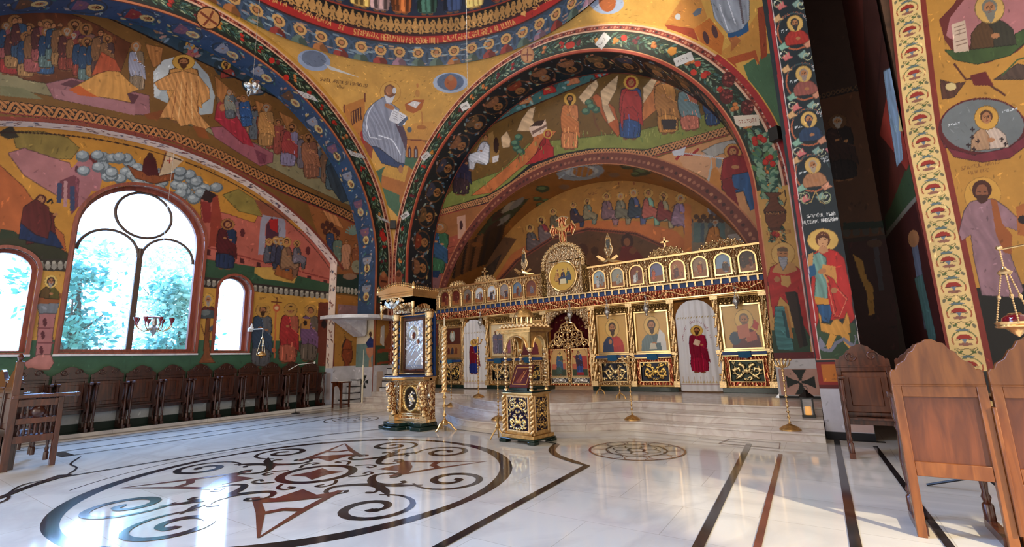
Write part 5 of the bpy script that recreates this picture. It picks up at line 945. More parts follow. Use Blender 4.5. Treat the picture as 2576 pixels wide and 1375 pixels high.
FB.poly([(2440, 508), (2465, 500), (2500, 500), (2530, 520), (2560, 548), (2580, 570), (2560, 580), (2530, 570), (2545, 650), (2576, 730), (2560, 748), (2470, 742), (2450, 650), (2442, 590), (2420, 605), (2412, 585), (2425, 530)], (150, 110, 116), (.18, .12), (1, .1)); FB.poly([(2492, 500), (2508, 504), (2520, 560), (2546, 590), (2545, 640), (2526, 635), (2506, 590)], (160, 86, 40)); FB.poly([(2556, 520), (2600, 500), (2600, 600), (2560, 590)], (170, 96, 44)); FB.ell(2580, 552, 20, 12, (44, 30, 30))
FB.ell(2470, 478, 25, 26, (76, 36, 26)); FB.ell(2470, 486, 16, 23, (140, 84, 56)); FB.poly([(2454, 490), (2487, 490), (2484, 505), (2470, 513), (2458, 505)], (76, 40, 28)); [FB.line([(x - 4, 482), (x + 4, 482)], 2, (50, 28, 22)) for x in (2463, 2478)]
FB.build()
for nm, bx in [('wall_south_pier_inner', (XC + .05, 3.6, 8.05, 11.3)), ('wall_south_end', (1.6, 4.2, 11.42, 11.7))]:
    mb = MB(); mb.box(bx[0], bx[1], bx[2], bx[3], 0, 12.5, 'plaster_brown'); o = mb.build(nm); o['kind'] = 'structure'
mb = MB(); mb.box(.4, 4.2, 7.98, 12., 12.0, 12.3, 'plaster_brown'); mb.box(-13.6, .6, 12.3, 16, 7.4, 7.7, 'plaster_brown'); mb.box(-13.9, -12.26, -1.6, 12.2, 10.62, 10.9, 'plaster_brown'); mb.box(-12.3, .6, 10.86, 12.3, 10.9, 11.1, 'plaster_brown')  # roof pieces and unseen slabs added to block sky light leaking through gaps
mb.box(-14.4, 1, 12.35, 12.6, 7.1, 16, 'plaster_brown'); mb.box(-14.2, -13.75, -1.6, 12.6, 6.2, 16, 'plaster_brown')
mb.lathe([(6.2, 11.0), (12, 11.0), (12, 11.2), (6.2, 11.2), (6.2, 11.0)], (SC[0], SC[1], 0), 40, 'plaster_brown', cap=False)
o = mb.build('ceiling_light_block'); o['kind'] = 'structure'
mb = MB(); mb.box(-14.2, -13.12, 9.35, 12.3, 0, 10.6, 'plaster_brown'); o = mb.build('wall_north_pier'); o['kind'] = 'structure'

# ---------- windows: deep reveals, frames, tracery, glass
for wi, (a, b_, z0, zs) in enumerate(WIN):
    c = (a + b_) / 2; r = (b_ - a) / 2; out_ = archshape(a, b_, z0, zs, 24); k = .1 if wi == 0 else .07
    inn = archshape(a + k, b_ - k, z0 + k, zs, 24); n = len(out_)
    mb = MB()
    def ringx(O, I, x0, x1, mat):
        v = [(x0, *p) for p in O] + [(x0, *p) for p in I] + [(x1, *p) for p in O] + [(x1, *p) for p in I]; F_ = []
        for i in range(len(O)):
            j = (i + 1) % len(O); m_ = len(O)
            F_ += [(i, j, m_ + j, m_ + i), (2 * m_ + i, 3 * m_ + i, 3 * m_ + j, 2 * m_ + j), (i, 2 * m_ + i, 2 * m_ + j, j), (m_ + i, m_ + j, 3 * m_ + j, 3 * m_ + i)]
        mb.add(v, F_, mat)
    o2 = archshape(a - .05, b_ + .05, z0 - .05, zs, 24)
    ringx(o2, archshape(a + .02, b_ - .02, z0 + .02, zs, 24), XW - .02, XW + .035, 'window_wood')
    ringx(out_, inn, XW - .34, XW - .24, 'window_wood'); ringx(o2, out_, XW - .36, XW - .02, 'window_wood')
    root = mb.build('window_%d' % (wi + 1), kind='structure')
    gb = MB(); gi = archshape(a + k, b_ - k, z0 + k, zs, 24); gb.add([(XW - .3, *p) for p in gi], [tuple(range(len(gi)))], 'glass'); gb.build('window_glass', root, smooth=False, kind='structure')
    sb = MB(); sb.box(XW - .24, XW + .06, a - .06, b_ + .06, z0 - .06, z0 - .015, 'white_marble'); sb.build('window_sill', root, bevel=.006)
    if wi == 0:
        tb = MB(); tb.box(XW - .33, XW - .26, c - .055, c + .055, z0 + k, 4.1, 'dark_frame')
        tb.tube([(XW - .3, y, z) for y, z in arcpts(c, 5.16, .58, 0, 2 * PI, 36)[:-1]], .034, 'dark_frame', closed=True)
        for sg in (-1, 1):
            cc = c + sg * .6; tb.tube([(XW - .3, y, z) for y, z in arcpts(cc, 4.08, .57, 0, PI, 20)], .034, 'dark_frame')
        tb.tube([(XW - .3, c, 4.05), (XW - .3, c, 4.3)], .05, 'dark_frame')
        tb.build('mullion', root)
# ================================================================== FLOOR
mb = MB()
def fp(x, y, z=0.): p = at(x, y, 2, z); return (p[0], p[1])
mb.add([(-16, -6, 0), (7, -6, 0), (7, 16, 0), (-16, 16, 0)], [(0, 1, 2, 3)], 'floor_marble')
ZI = [.0006]
def inlay(pts, mat, z=None):
    ZI[0] += .000004
    mb.add([(x, y, z or ZI[0]) for x, y in pts], [tuple(range(len(pts)))], mat)
def strip(pts, w, mat, z=None):
    a, b_ = Surf.ribbon(pts, w)
    for k in range(len(a) - 1):
        if np.hypot(*(a[k] - a[k + 1])) + np.hypot(*(b_[k] - b_[k + 1])) < 1e-5: continue
        inlay([tuple(a[k]), tuple(a[k + 1]), tuple(b_[k + 1]), tuple(b_[k])], mat, z)
BK, BR = 'black_marble', 'brown_marble'
C0 = np.array([-5.42, 3.64]); RR0 = 2.36
th = np.linspace(0, 2 * PI, 97)
strip([(C0[0] + RR0 * math.cos(t), C0[1] + RR0 * math.sin(t)) for t in th], [.1 + .06 * abs(math.sin(2 * t)) for t in th], BK)
strip([(C0[0] + (RR0 + .33) * math.cos(t), C0[1] + (RR0 + .33) * math.sin(t)) for t in np.linspace(1.7, 3.9, 40)], .02, BK)
strip([(C0[0] + .42 * math.cos(t), C0[1] + .42 * math.sin(t)) for t in th], .11, BK)
for k in range(4):
    a = PI / 4 + k * PI / 2; u = np.array([math.cos(a), math.sin(a)]); n_ = np.array([-u[1], u[0]]); a2 = k * PI / 2; w_ = np.array([math.cos(a2), math.sin(a2)]); m_ = np.array([-w_[1], w_[0]])
    T = lambda r, s: tuple(C0 + u * r + n_ * s)
    tip, b_ = 2.14, 1.02
    strip([T(b_ - .12, -.42), T(1.45, -.2), T(tip, 0)], [.075, .08, .02], BR); strip([T(b_ - .12, .42), T(1.45, .2), T(tip, 0)], [.075, .08, .02], BR)
    inlay([T(b_ - .3, 0), T(b_ - .02, -.2), T(b_ - .12, -.46), T(b_ + .1, -.36), T(b_ + .14, 0), T(b_ + .1, .36), T(b_ - .12, .46), T(b_ - .02, .2)], BR)
    strip([T(1.5, -.2), T(1.42, 0), T(1.5, .2)], .09, BR)
    inlay([T(.31, 0), T(.1, -.12), tuple(C0), T(.1, .12)], BR)
    W = lambda r, s: tuple(C0 + w_ * r + m_ * s)
    for sg in (-1, 1):
        ss = [(1.72 + x, sg * (.56 + y)) for x, y in spiral(0, 0, .43, -2.3, 1.6, 1, 34, .12)]
        strip([W(*p) for p in ss], [.03 + .065 * math.sin(PI * i / 34) + .05 * (i > 29) for i in range(35)], BK)
        strip([W(*p) for p in curve([(1.58, sg * .24), (1.35, sg * .1), (1.1, sg * .02), (.9, sg * .1), (.74, sg * .28), (.82, sg * .44), (.98, sg * .46), (1.04, sg * .36), (.98, sg * .3)], 5)], [.02, .03, .05, .07, .09, .1, .1, .1, .1, .1, .1, .1, .11, .11, .1, .1, .09, .09, .08, .08, .07, .07, .06, .06, .05, .05, .05, .04, .04, .04, .04, .04, .04, .04, .04, .04, .05, .05, .05, .05, .05][:41], BK)
        strip([W(*p) for p in curve([(.98, sg * .02), (1.2, sg * .06), (1.32, sg * .2), (1.24, sg * .26)], 5)], [.09, .1, .1, .09, .08, .07, .06, .05, .04, .04, .04, .05, .06, .06, .06, .05], BK)
        strip([W(*p) for p in curve([(.5, sg * .08), (.62, sg * .2), (.62, sg * .34), (.52, sg * .36), (.54, sg * .27)], 5)], .04, BK)
# broken dark frame right of the rosette
zig = [fp(1105, 1375), fp(1477, 1171)]; d = np.array(zig[0]) - np.array(zig[1]); strip([tuple(np.array(zig[1]) + d * 2.2), zig[1]], .085, BK)
strip(curve([fp(1480, 1172), fp(1440, 1160), fp(1402, 1146), fp(1388, 1132), fp(1398, 1119), (-3.62, 6.62)], 6), [.06] * 4 + [.1] * 22 + [.08] * 5, BK); strip([(-3.62, 6.62), (-4.3, 6.8)], .045, BK); strip([(-5.0, 6.95), (-6.2, 7.15)], .04, BK)
# right-hand lines
strip([(-1.06, 7.78), (-.88, 3.2), (-.8, 0)], .075, BK); strip([(-.62, 7.2), (-.53, 3.2), (-.5, 0)], .05, BR); strip([(.02, 8.6), (.03, 3.5), (.04, 0)], .07, BK); strip([(.45, 8.3), (.56, 4.4), (.6, 2)], .055, BK)
strip([(-.1, 8.68), (.6, 8.68)], .1, BK)
strip([(-1.95, 8.24), (-1.62, 8.2), (-1.8, 7.95), (-1.04, 7.85)], .02, BR); strip([(-1.4, 8.1), (-.68, 8.05), (-.66, 7.6), (-1.45, 7.66), (-1.38, 8.1)], .028, BR); strip([(-1.4, 7.52), (-.64, 7.4)], .018, BR); strip([(-4.2, 8.0), (-3.1, 8.26), (-1.95, 8.1), (-1.05, 7.84)], .016, BR)
# small rosette
c1 = np.array([-2.38, 6.67]); 
for r_, w in [(.66, .03), (.42, .02), (.12, .02)]: strip([(c1[0] + r_ * math.cos(t), c1[1] + r_ * math.sin(t)) for t in th[::2]], w, BK if r_ < .6 else BR)
for k in range(10):
    a = k * PI / 5; strip([(c1[0] + .54 * math.cos(a) + .15 * math.cos(t), c1[1] + .54 * math.sin(a) + .15 * math.sin(t)) for t in np.linspace(a + .9, a + 2 * PI - .9, 10)], .012, BR)
for k in range(6):
    a = k * PI / 3; strip([(c1[0] + .22 * math.cos(a) + .12 * math.cos(t), c1[1] + .22 * math.sin(a) + .12 * math.sin(t)) for t in np.linspace(0, 2 * PI, 12)], .014, BK)
c2 = np.array([-9.6, 7.3])
for r_, w in [(.62, .03), (.4, .015)]: strip([(c2[0] + r_ * math.cos(t), c2[1] + r_ * math.sin(t)) for t in th[::2]], w, BK)
for k in range(8): a = k * PI / 4; strip([(c2[0] + .3 * math.cos(a) + .14 * math.cos(t), c2[1] + .3 * math.sin(a) + .14 * math.sin(t)) for t in np.linspace(0, 2 * PI, 12)], .014, BK)
# border lines beside the stalls
strip([(-12.86, -1), (-12.88, 9.1)], .12, BK)
for x, w, y0 in [(-12.35, .045, -1), (-11.85, .045, -1), (-10.95, .045, 2.4), (-10.3, .04, 2.4)]: strip([(x, y0), (x + .02, 9.0)], w, BK)
strip([(-10.95, 2.42), (-10.3, 2.42)], .16, BK)
strip([(-8.35, 1.95), (-8.27, 4), (-8.1, 5.6), (-7.4, 7.0)], .045, BK); strip(curve([(-8.35, 1.95), (-8.9, 2.2), (-9.4, 2.25), (-10.0, 2.5)], 6), .025, BK); strip(curve([(-8.35, 1.95), (-8.3, 1.6), (-7.9, 1.4), (-7.4, 1.25), (-7, .6)], 6), .03, BK); strip(curve([(-8.5, 2.0), (-8.1, 1.6), (-7.6, 1.2), (-7.3, .7)], 6), [.18, .16, .14, .12, .1, .09, .08, .08, .08, .08, .08, .08, .08, .08, .08, .08, .08, .08, .08], BK)
o = mb.build('floor', smooth=False); o['kind'] = 'structure'

# steps up to the sanctuary
T1 = [(-12.2, 9.2), (-8.7, 9.15), (-8.2, 8.95), (-7.5, 8.3), (-6.8, 7.8), (-6.2, 7.5), (-5.5, 7.38), (-4.9, 7.42), (-4.3, 7.62), (-3.65, 8.0), (-3.05, 8.42), (-2.2, 8.34), (-1, 8.26), (-.11, 8.25)]
T2 = [(-12.2, 9.65), (-8.9, 9.6), (-8.2, 9.35), (-7.1, 8.55), (-6.1, 8.08), (-5.3, 7.93), (-4.5, 8.0), (-3.9, 8.35), (-3.2, 8.88), (-2.3, 8.76), (-1.2, 8.7), (-.11, 8.68)]
T3 = [(-12.2, 10.0), (-8.3, 9.95), (-7.7, 9.5), (-7.1, 8.95), (-6.2, 8.5), (-5.3, 8.4), (-4.6, 8.55), (-4.1, 8.9), (-3.6, 9.35), (-3.2, 9.52), (-2.5, 9.4), (-1.7, 9.28), (-.8, 9.2), (-.11, 9.2)]
for i, (t, z0, z1) in enumerate([(T1, 0, .14), (T2, .14, .275), (T3, .275, .41)]):
    pts = [tuple(p) for p in curve(t, 4)]; yb = 10.78 if i < 2 else 10.78; poly = pts + [(pts[-1][0], yb), (pts[0][0], yb)]
    mb = MB(); mb.prism(poly, z0, z1 - .03, 'step_marble', ax=2)
    lip = [(x, y - .018) for x, y in pts] + [(pts[-1][0], yb), (pts[0][0], yb)]; mb.prism(lip, z1 - .03, z1, 'step_marble', ax=2)
    o = mb.build('floor_step_%d' % (i + 1), bevel=.004); o['kind'] = 'structure'
mb = MB(); mb.box(-11.4, -.9, 10.78, 16, 0, .41, 'step_marble'); o = mb.build('floor_sanctuary'); o['kind'] = 'structure'
# low plinth under the stalls
mb = MB(); mb.box(-13.5, -13.0, -1.5, 9.15, 0, .07, 'white_marble'); mb.box(-13.0, -12.98, -1.5, 9.15, 0, .07, 'white_marble'); mb.box(-13.5, -13.03, -1.5, 9.15, .07, .074, 'green_marble'); o = mb.build('floor_plinth'); o['kind'] = 'structure'
# ================================================================== ICON SCREEN (local: x along the screen, front towards -y, z up from the platform)
def surf_local(name, x0, x1, z0, z1, y, base, parent, res=.012, mask=None, mat='icon_paint', axis='y', relief=None, wob=None):
    if axis == 'y': P = lambda u, v: np.stack([u, y + (0 * u if wob is None else wob(u, v)), v], -1)
    else: P = lambda u, v: np.stack([np.full_like(u, y), u, v], -1)
    s = Surf(name, P, (x0, x1), (z0, z1), base, ustep=res, vstep=res, mask=mask, mat=MATS[mat], kind=None, parent=parent)
    if relief is not None: s.hgt = np.zeros(s.U.shape); s.nrm = relief
    return s
def foliage(s, x0, x1, z0, z1, hi, seed=1, rel=.02, motif=True):
    """mirrored scrolls and leaves raised from the ground of a panel"""
    r_ = random.Random(seed); w = (x1 - x0) / 2; h = z1 - z0; cx = (x0 + x1) / 2
    def put(a, b_, ra, rb, rot, c):
        for sg in (-1, 1): s.euv(cx + sg * a * w, z0 + b_ * h, ra, rb, c, rot=sg * rot if sg > 0 else PI - rot, rel=rel, n=10)
    lo = dk(hi, .72); n = max(1, int(round(h / (w * 1.1))))
    for k in range(n):
        zc = (k + .5) / n
        for sg in (-1, 1):
            r1 = min(w * .42, h / n * .42); s.luv(spiral(cx + sg * w * .52, z0 + zc * h, r1, PI / 2, 1.4, sg * (-1) ** k, 26, .1), r1 * .2, hi, rel=rel)
        for q in range(6):
            for sg in (-1, 1): r3 = w * r_.uniform(.1, .18); s.luv(spiral(cx + sg * w * (.12 + .13 * q), z0 + (k + ((q * .37 + .1) % 1)) / n * h, r3, q, 1.1, sg, 12, .2), r3 * .28, dk(hi, .9), rel=rel * .8)
        for q in range(18):
            a, b_ = r_.uniform(.08, .95), (k + r_.uniform(.04, .96)) / n; put(a, b_, w * .1, w * .045, r_.uniform(0, PI), r_.choice([hi, lo, dk(hi, 1.15)]))
        if motif:
            for t in (0, 1.05, -1.05): put(.0, zc, w * .2, w * .07, PI / 2 + t, hi)
            s.euv(cx, z0 + zc * h, w * .1, w * .1, dk(hi, 1.15), rel=rel * 1.5)
def relief_panel(name, parent, x0, x1, z0, z1, y, lo=(40, 26, 30), hi=(232, 186, 110), seed=1, axis='y', nrm=(0, -1, 0), res=.012, motif=True, extra=None):
    s = surf_local(name, x0, x1, z0, z1, y, lo, parent, res, mat='gilded_relief', axis=axis, relief=nrm)
    foliage(s, x0, x1, z0, z1, hi, seed, motif=motif)
    if extra: extra(s)
    return s.build()
def frame(mb, x0, x1, z0, z1, y, w, d, mat='gold'):
    mb.box(x0 - w, x1 + w, y - d, y + .01, z1, z1 + w, mat); mb.box(x0 - w, x1 + w, y - d, y + .01, z0 - w, z0, mat); mb.box(x0 - w, x0, y - d, y + .01, z0, z1, mat); mb.box(x1, x1 + w, y - d, y + .01, z0, z1, mat)
G1 = (208, 160, 84)
def saint_half(s, x0, x1, z0, z1, robe, cloak, beard=True, hair=None, book=None, veil=None, tilt=0.):
    w = x1 - x0; h = z1 - z0; cx = (x0 + x1) / 2 + tilt * w
    fig(s, cx, z0, cx, z0 + h * .93, robe, cloak, pose='bust', uv=True, beard=beard, hair=hair, veil=veil, halo=(222, 178, 98), w=w / h * 1.0)
    if book: s.puv([(cx + .02 * w, z0 + h * .12), (cx + .3 * w, z0 + h * .18), (cx + .27 * w, z0 + h * .38), (cx + .0 * w, z0 + h * .33)], book); s.euv(cx - .1 * w, z0 + h * .28, w * .06, h * .07, SKIN)
ico = thing('iconostasis', 'wide gilded and carved icon screen with two tiers of icons on the marble platform', 'icon screen', (-6.0, 11.9, .41))
XB = [-4.93, -3.87, -2.9, -1.86, -.76, .78, 1.87, 2.95, 3.99, 5.03]       # column positions
for a, b_ in [(-5.1, -3.86), (-2.92, -.7), (.7, 2.97), (3.97, 5.12)]: mb = MB(); mb.box(a, b_, -.09, .35, 0, .12, 'green_marble'); mb.build('plinth', ico, bevel=.01)
mb = MB(); mb.box(-5.1, -3.87, .06, .14, .1, 3.35, 'gold_old'); mb.box(-2.9, -.76, .06, .14, .1, 3.35, 'gold_old'); mb.box(.78, 2.95, .06, .14, .1, 3.35, 'gold_old'); mb.box(3.99, 5.1, .06, .14, .1, 3.35, 'gold_old'); mb.box(-5.1, 5.1, .06, .14, 2.25, 3.35, 'gold_old'); mb.build('back_board', ico)
for i, x in enumerate(XB):
    big = i in (4, 5); mb = MB(); r = .075 if not big else .09
    mb.box(x - r, x + r, -.1, .06, .12, .26, 'gold'); mb.box(x - r, x + r, -.1, .06, .9, .98, 'gold'); mb.box(x - r * 1.15, x + r * 1.15, -.13, .06, 2.18, 2.3, 'gold')
    for ph in (0, 2 * PI / 3, 4 * PI / 3):
        pts = [(x + r * .55 * math.cos(t * 9 + ph), -.04 + r * .55 * math.sin(t * 9 + ph), .26 + t * 1.92) for t in np.linspace(0, 1, 60)]; mb.tube(pts, r * .42, 'gold', 6)
    for k in range(17):
        z = .3 + k * .112; mb.ball((x + (-1) ** k * r * .5, -.04 - r * .75, z), r * .36, 'gold', 6)
    mb.build('column', ico)
def ic_transf(s, a, b_, c, d): s.puv([(a, c), (b_, c), (b_, d), (a, d)], (84, 40, 30)); s.puv([(a, c), (b_, c), (b_, c + (d - c) * .45), (a, c + (d - c) * .45)], (150, 104, 62)); s.euv((a + b_) / 2, c + (d - c) * .72, .12, .19, (150, 160, 150)); fig(s, (a + b_) / 2, c + (d - c) * .55, (a + b_) / 2, c + (d - c) * .9, (206, 200, 190), uv=True); [fig(s, a + .2 + k * .17, c + .1, a + .2 + k * .17, c + .42, rc, pose='kneel', uv=True, halo=None) for k, rc in enumerate([(90, 40, 36), (60, 50, 60), (110, 60, 40)])]
def ic_group(s, a, b_, c, d): s.puv([(a, c), (b_, c), (b_, d), (a, d)], (222, 200, 160)); s.puv([(a, d - .5), (b_, d - .5), (b_, d), (a, d)], (226, 206, 170)); [fig(s, a + .16 + k * .17, c + .05, a + .16 + k * .17, c + .8, rc, pose='stand', uv=True, halo=None, w=.9) for k, rc in enumerate([(110, 100, 120), (90, 90, 110), (140, 110, 130), (150, 90, 110)])]
def ic_mary(s, a, b_, c, d): saint_half(s, a, b_, c, d, (110, 30, 40), (96, 26, 36), False, veil=(96, 26, 36))
def ic_christ(s, a, b_, c, d): saint_half(s, a, b_, c, d, (176, 52, 48), (34, 50, 84), True, hair=(64, 40, 28), book=(190, 60, 50))
def ic_john(s, a, b_, c, d): saint_half(s, a, b_, c, d, (84, 104, 110), (104, 122, 124), True, hair=(66, 40, 26)); s.puv([(a + .5, c + .2), (a + .6, c + .55), (a + .72, c + .4), (b_ - .06, c), (b_ - .18, c), (a + .6, c + .2)], (214, 210, 206)); s.puv([(a + .3, c + .04), (a + .5, c + .04), (a + .46, c + .18), (a + .34, c + .2)], (206, 196, 176))
def ic_evang(s, a, b_, c, d): s.puv([(a + .55, d - .2), (a + .75, d - .45), (a + .7, d - .6), (a + .5, d - .45)], (180, 46, 36)); saint_half(s, a, b_, c, d, (84, 24, 32), (92, 26, 34), True, hair=(120, 96, 76), book=(176, 84, 64), tilt=.08); s.euv(a + .22, c + .22, .12, .16, (44, 64, 84)); s.puv([(a + .3, c + .2), (a + .55, c + .25), (a + .52, c + .55), (a + .28, c + .5)], (186, 104, 80))
bays = [(-4.84, -3.97, ic_transf), (-2.81, -1.95, ic_group), (-1.77, -.87, ic_mary), (.89, 1.78, ic_christ), (1.96, 2.86, ic_john), (4.08, 4.96, ic_evang)]
for bi, (a, b_, fn) in enumerate(bays):
    ip = MB(); frame(ip, a + .05, b_ - .05, 1.02, 2.0, .0, .045, .05, 'gold_smooth'); ip.box(a + .05, b_ - .05, .0, .06, 1.02, 2.0, 'gold_old'); ic = ip.build('icon_frame', ico, bevel=.006)
    s = surf_local('icon_painting', a + .05, b_ - .05, 1.02, 2.0, -.008, G1, ic); fn(s, a + .05, b_ - .05, 1.02, 2.0); s.build()
    lp = MB(); frame(lp, a + .1, b_ - .1, .26, .72, .0, .1, .05, 'gold_carved_red' if bi > 3 else 'gold_carved'); frame(lp, a + .1, b_ - .1, .26, .72, -.0, .022, .07, 'gold_smooth'); pn = lp.build('lower_panel', ico, bevel=.004)
    relief_panel('carved_relief', pn, a + .1, b_ - .1, .26, .72, -.005, lo=(44, 44, 52) if bi != 5 else (40, 46, 40), hi=(224, 196, 140) if bi % 2 else (232, 186, 100), seed=bi + 3)
    mb = MB(); mb.box(a - .02, b_ + .02, -.16, .04, .86, .93, 'navy'); mb.box(a - .02, b_ + .02, -.14, .04, .83, .86, 'gold_smooth'); mb.box(a - .02, b_ + .02, -.03, .02, .93, .975, 'gold_smooth'); mb.build('ledge', ico, bevel=.004)
    mb = MB(); mb.box(a - .02, b_ + .02, -.03, .06, 2.05, 2.22, 'gold_vine'); n = 9; [mb.ball((a + (k + .5) * (b_ - a) / n, -.04, 2.08), .03, 'gold', 6) for k in range(n)]; mb.build('valance', ico)
# cornice, red and gold vine frieze, blue blocks
mb = MB(); mb.box(-5.1, 5.1, -.16, .14, 2.28, 2.315, 'gold_smooth'); mb.box(-5.1, 5.1, -.12, .14, 2.25, 2.28, 'gold_old'); mb.build('cornice', ico, bevel=.005)
mb = MB(); mb.prism([(-.13, 2.315), (-.2, 2.5), (-.2, 2.53), (.14, 2.53), (.14, 2.315)], -5.1, 5.1, 'gold_carved_red', ax=0)
vine = [(x, -.17 - .02 * math.sin(x * 9), 2.42 + .055 * math.sin(x * 9)) for x in np.linspace(-5.06, 5.06, 260)]; mb.tube(vine, .016, 'gold', 6)
for k in range(57): x = -5.0 + k * .178; mb.ball((x, -.17, 2.42 + .04 * (-1) ** k), .035, 'gold_carved_red', 7)
mb.build('frieze', ico)
mb = MB(); mb.box(-5.1, 5.1, -.16, .14, 2.53, 2.55, 'navy'); mb.box(-5.1, 5.1, -.1, .14, 2.55, 2.66, 'navy')
for k in range(52): x = -5.03 + k * .1965; mb.box(x - .02, x + .02, -.15, -.09, 2.55, 2.665, 'gold')
mb.box(-5.1, 5.1, -.15, .14, 2.665, 2.7, 'gold'); mb.build('dentil_band', ico)
# arcade of small icons
xs = [-4.67 + k * .503 for k in range(8)] + [1.08 + k * .533 for k in range(8)]
scn = [((90, 30, 26), (140, 70, 50)), ((96, 34, 28), (130, 60, 44)), ((120, 110, 104), (90, 60, 50)), ((206, 204, 206), (120, 110, 120)), ((214, 214, 220), (60, 60, 84)), ((150, 140, 140), (84, 90, 120)), ((104, 124, 150), (150, 150, 150)), ((120, 70, 60), (160, 150, 170)), ((150, 170, 180), (190, 180, 176)), ((150, 150, 140), (40, 64, 110)), ((120, 60, 44), (206, 204, 200)), ((110, 110, 140), (186, 84, 50)), ((176, 110, 74), (90, 60, 60)), ((150, 120, 96), (176, 90, 50)), ((130, 150, 170), (104, 90, 90)), ((64, 44, 40), (150, 110, 90))]
for k, x in enumerate(xs):
    r = .165; sh = archshape(x - r, x + r, 2.78, 3.1, 12)
    mb = MB(); o1 = archshape(x - r - .035, x + r + .035, 2.75, 3.1, 12); n = len(sh)
    v = [(p[0], -.1, p[1]) for p in o1] + [(p[0], -.1, p[1]) for p in sh] + [(p[0], -.0, p[1]) for p in o1] + [(p[0], .03, p[1]) for p in sh]; F_ = []
    for i in range(n): j = (i + 1) % n; F_ += [(i, j, n + j, n + i), (i, 2 * n + i, 2 * n + j, j), (n + i, n + j, 3 * n + j, 3 * n + i)]
    mb.add(v, F_, 'gold_smooth'); fr2 = mb.build('arched_icon_frame', ico)
    c1, c2 = scn[k]; s = surf_local('arched_icon', x - r, x + r, 2.78, 3.1 + r, -.068, dk(c1, 1.0), fr2, .013, mask=lambda u, v, x=x, r=r: (v < 3.1) | ((u - x) ** 2 + (v - 3.1) ** 2 < r * r))
    s.puv([(x - r, 2.78), (x + r, 2.78), (x + r, 2.95), (x - r, 2.92)], (150, 90, 50))
    for q in range(4): a = x + rnd.uniform(-.1, .1); b_ = 2.8 + rnd.uniform(0, .1); fig(s, a, b_, a, b_ + rnd.uniform(.2, .3), rnd.choice([c2, c1, dk(c2, .7), (110, 50, 40)]), uv=True, halo=(206, 170, 110) if q < 2 else None)
    s.build()
mb = MB(); mb.box(-5.1, -.62, -.06, .12, 2.7, 3.37, 'gold_carved'); mb.box(.66, 5.1, -.06, .12, 2.7, 3.37, 'gold_carved')
for e0, e1 in ((-5.12, -.62), (.66, 5.12)): mb.box(e0, e1, -.16, .14, 3.37, 3.42, 'gold_smooth')
for k in range(8):
    for xx in ((-4.67 - .25 + k * .503), (1.08 - .265 + k * .533)): mb.tube([(xx, -.1, 2.72), (xx, -.11, 3.1)], .03, 'gold', 8); mb.ball((xx, -.11, 3.13), .05, 'gold', 8)
mb.build('arcade', ico)
# crests over the arcade
def crest(x, w, h, cross=False):
    mb = MB(); pts = [(x - w, 3.42)] + [(x - w * math.cos(t) * (1 - .12 * math.sin(3 * t) ** 2), 3.42 + h * math.sin(t) ** .8) for t in np.linspace(.1, PI - .1, 16)] + [(x + w, 3.42)]; mb.prism(pts, -.07, -.01, 'gold_carved')
    for sg in (-1, 1):
        for q, rr in ((.62, .32), (.3, .45)): mb.tube([(px, -.09, pz) for px, pz in spiral(x + sg * w * q, 3.42 + h * .42, h * rr, -.5, 1.5, -sg, 20, .2)], .013, 'gold', 6)
    for t in np.linspace(.15, PI - .15, 9): mb.ball((x - w * math.cos(t), -.05, 3.43 + h * math.sin(t) ** .8), .03, 'gold', 6)
    if cross: z = 3.42 + h; mb.box(x - .025, x + .025, -.06, -.02, z, z + .24, 'gold_smooth'); mb.box(x - .08, x + .08, -.06, -.02, z + .12, z + .17, 'gold_smooth'); mb.ball((x, -.04, z + .25), .035, 'gold', 6); mb.ball((x - .09, -.04, z + .145), .03, 'gold', 6); mb.ball((x + .09, -.04, z + .145), .03, 'gold', 6)
    mb.build('crest', ico)
crest(-4.15, .36, .17); crest(-2.95, .42, .22, True); crest(2.95, .44, .24, True); crest(4.28, .5, .22)
# middle: shrine with the round painting
mb = MB(); mb.box(-.62, .64, -.14, .12, 2.7, 3.72, 'gold_carved_pale'); mb.box(-.72, -.58, -.17, .12, 2.7, 3.5, 'gold_vine'); mb.box(.6, .76, -.17, .12, 2.7, 3.5, 'gold_vine')
mb.prism([(-.62, 3.7)] + arcpts(0.01, 3.55, .66, PI - .2, .2, 18) + [(.64, 3.7)], -.14, .1, 'gold_carved_pale')
for t in np.linspace(-.1, PI + .1, 22):
    cx_, cz_ = .01 + .66 * math.cos(t), 3.6 + .6 * math.sin(t); mb.ball((cx_, -.12, cz_), .09, 'gold_carved_pale', 8, sx=.9); mb.tube([(px, -.2, pz) for px, pz in spiral(cx_, cz_, .06, t, 1.2, 1, 12, .3)], .014, 'gold', 5)
for k in range(40): mb.ball((rnd.uniform(-.58, .6), -.15, rnd.uniform(2.74, 3.75)), rnd.uniform(.03, .055), 'gold', 6)
sh = mb.build('central_shrine', ico)
mb = MB(); mb.tube([(.0 + .44 * math.cos(t), -.19, 3.24 + .44 * math.sin(t)) for t in np.linspace(0, 2 * PI, 40)[:-1]], .035, 'gold_smooth', 8, closed=True); mb.build('round_frame', sh)
s = surf_local('round_icon', -.43, .43, 2.81, 3.67, -.2, (206, 164, 74), sh, .012, mask=lambda u, v: (u ** 2 + (v - 3.24) ** 2) < .425 ** 2)
for x, c1, c2 in [(-.2, (150, 96, 60), (190, 140, 80)), (.02, (70, 26, 30), (50, 60, 90)), (.22, (60, 90, 70), (50, 70, 100))]: fig(s, x, 3.0 if x else 3.1, x * .8, 3.5, c1, c2, pose='sit', flip=-1 if x > 0 else 1, uv=True, halo=(222, 186, 104), w=.9)
s.puv([(-.1, 3.02), (.12, 3.02), (.1, 3.16), (-.08, 3.16)], (220, 206, 170)); s.build()
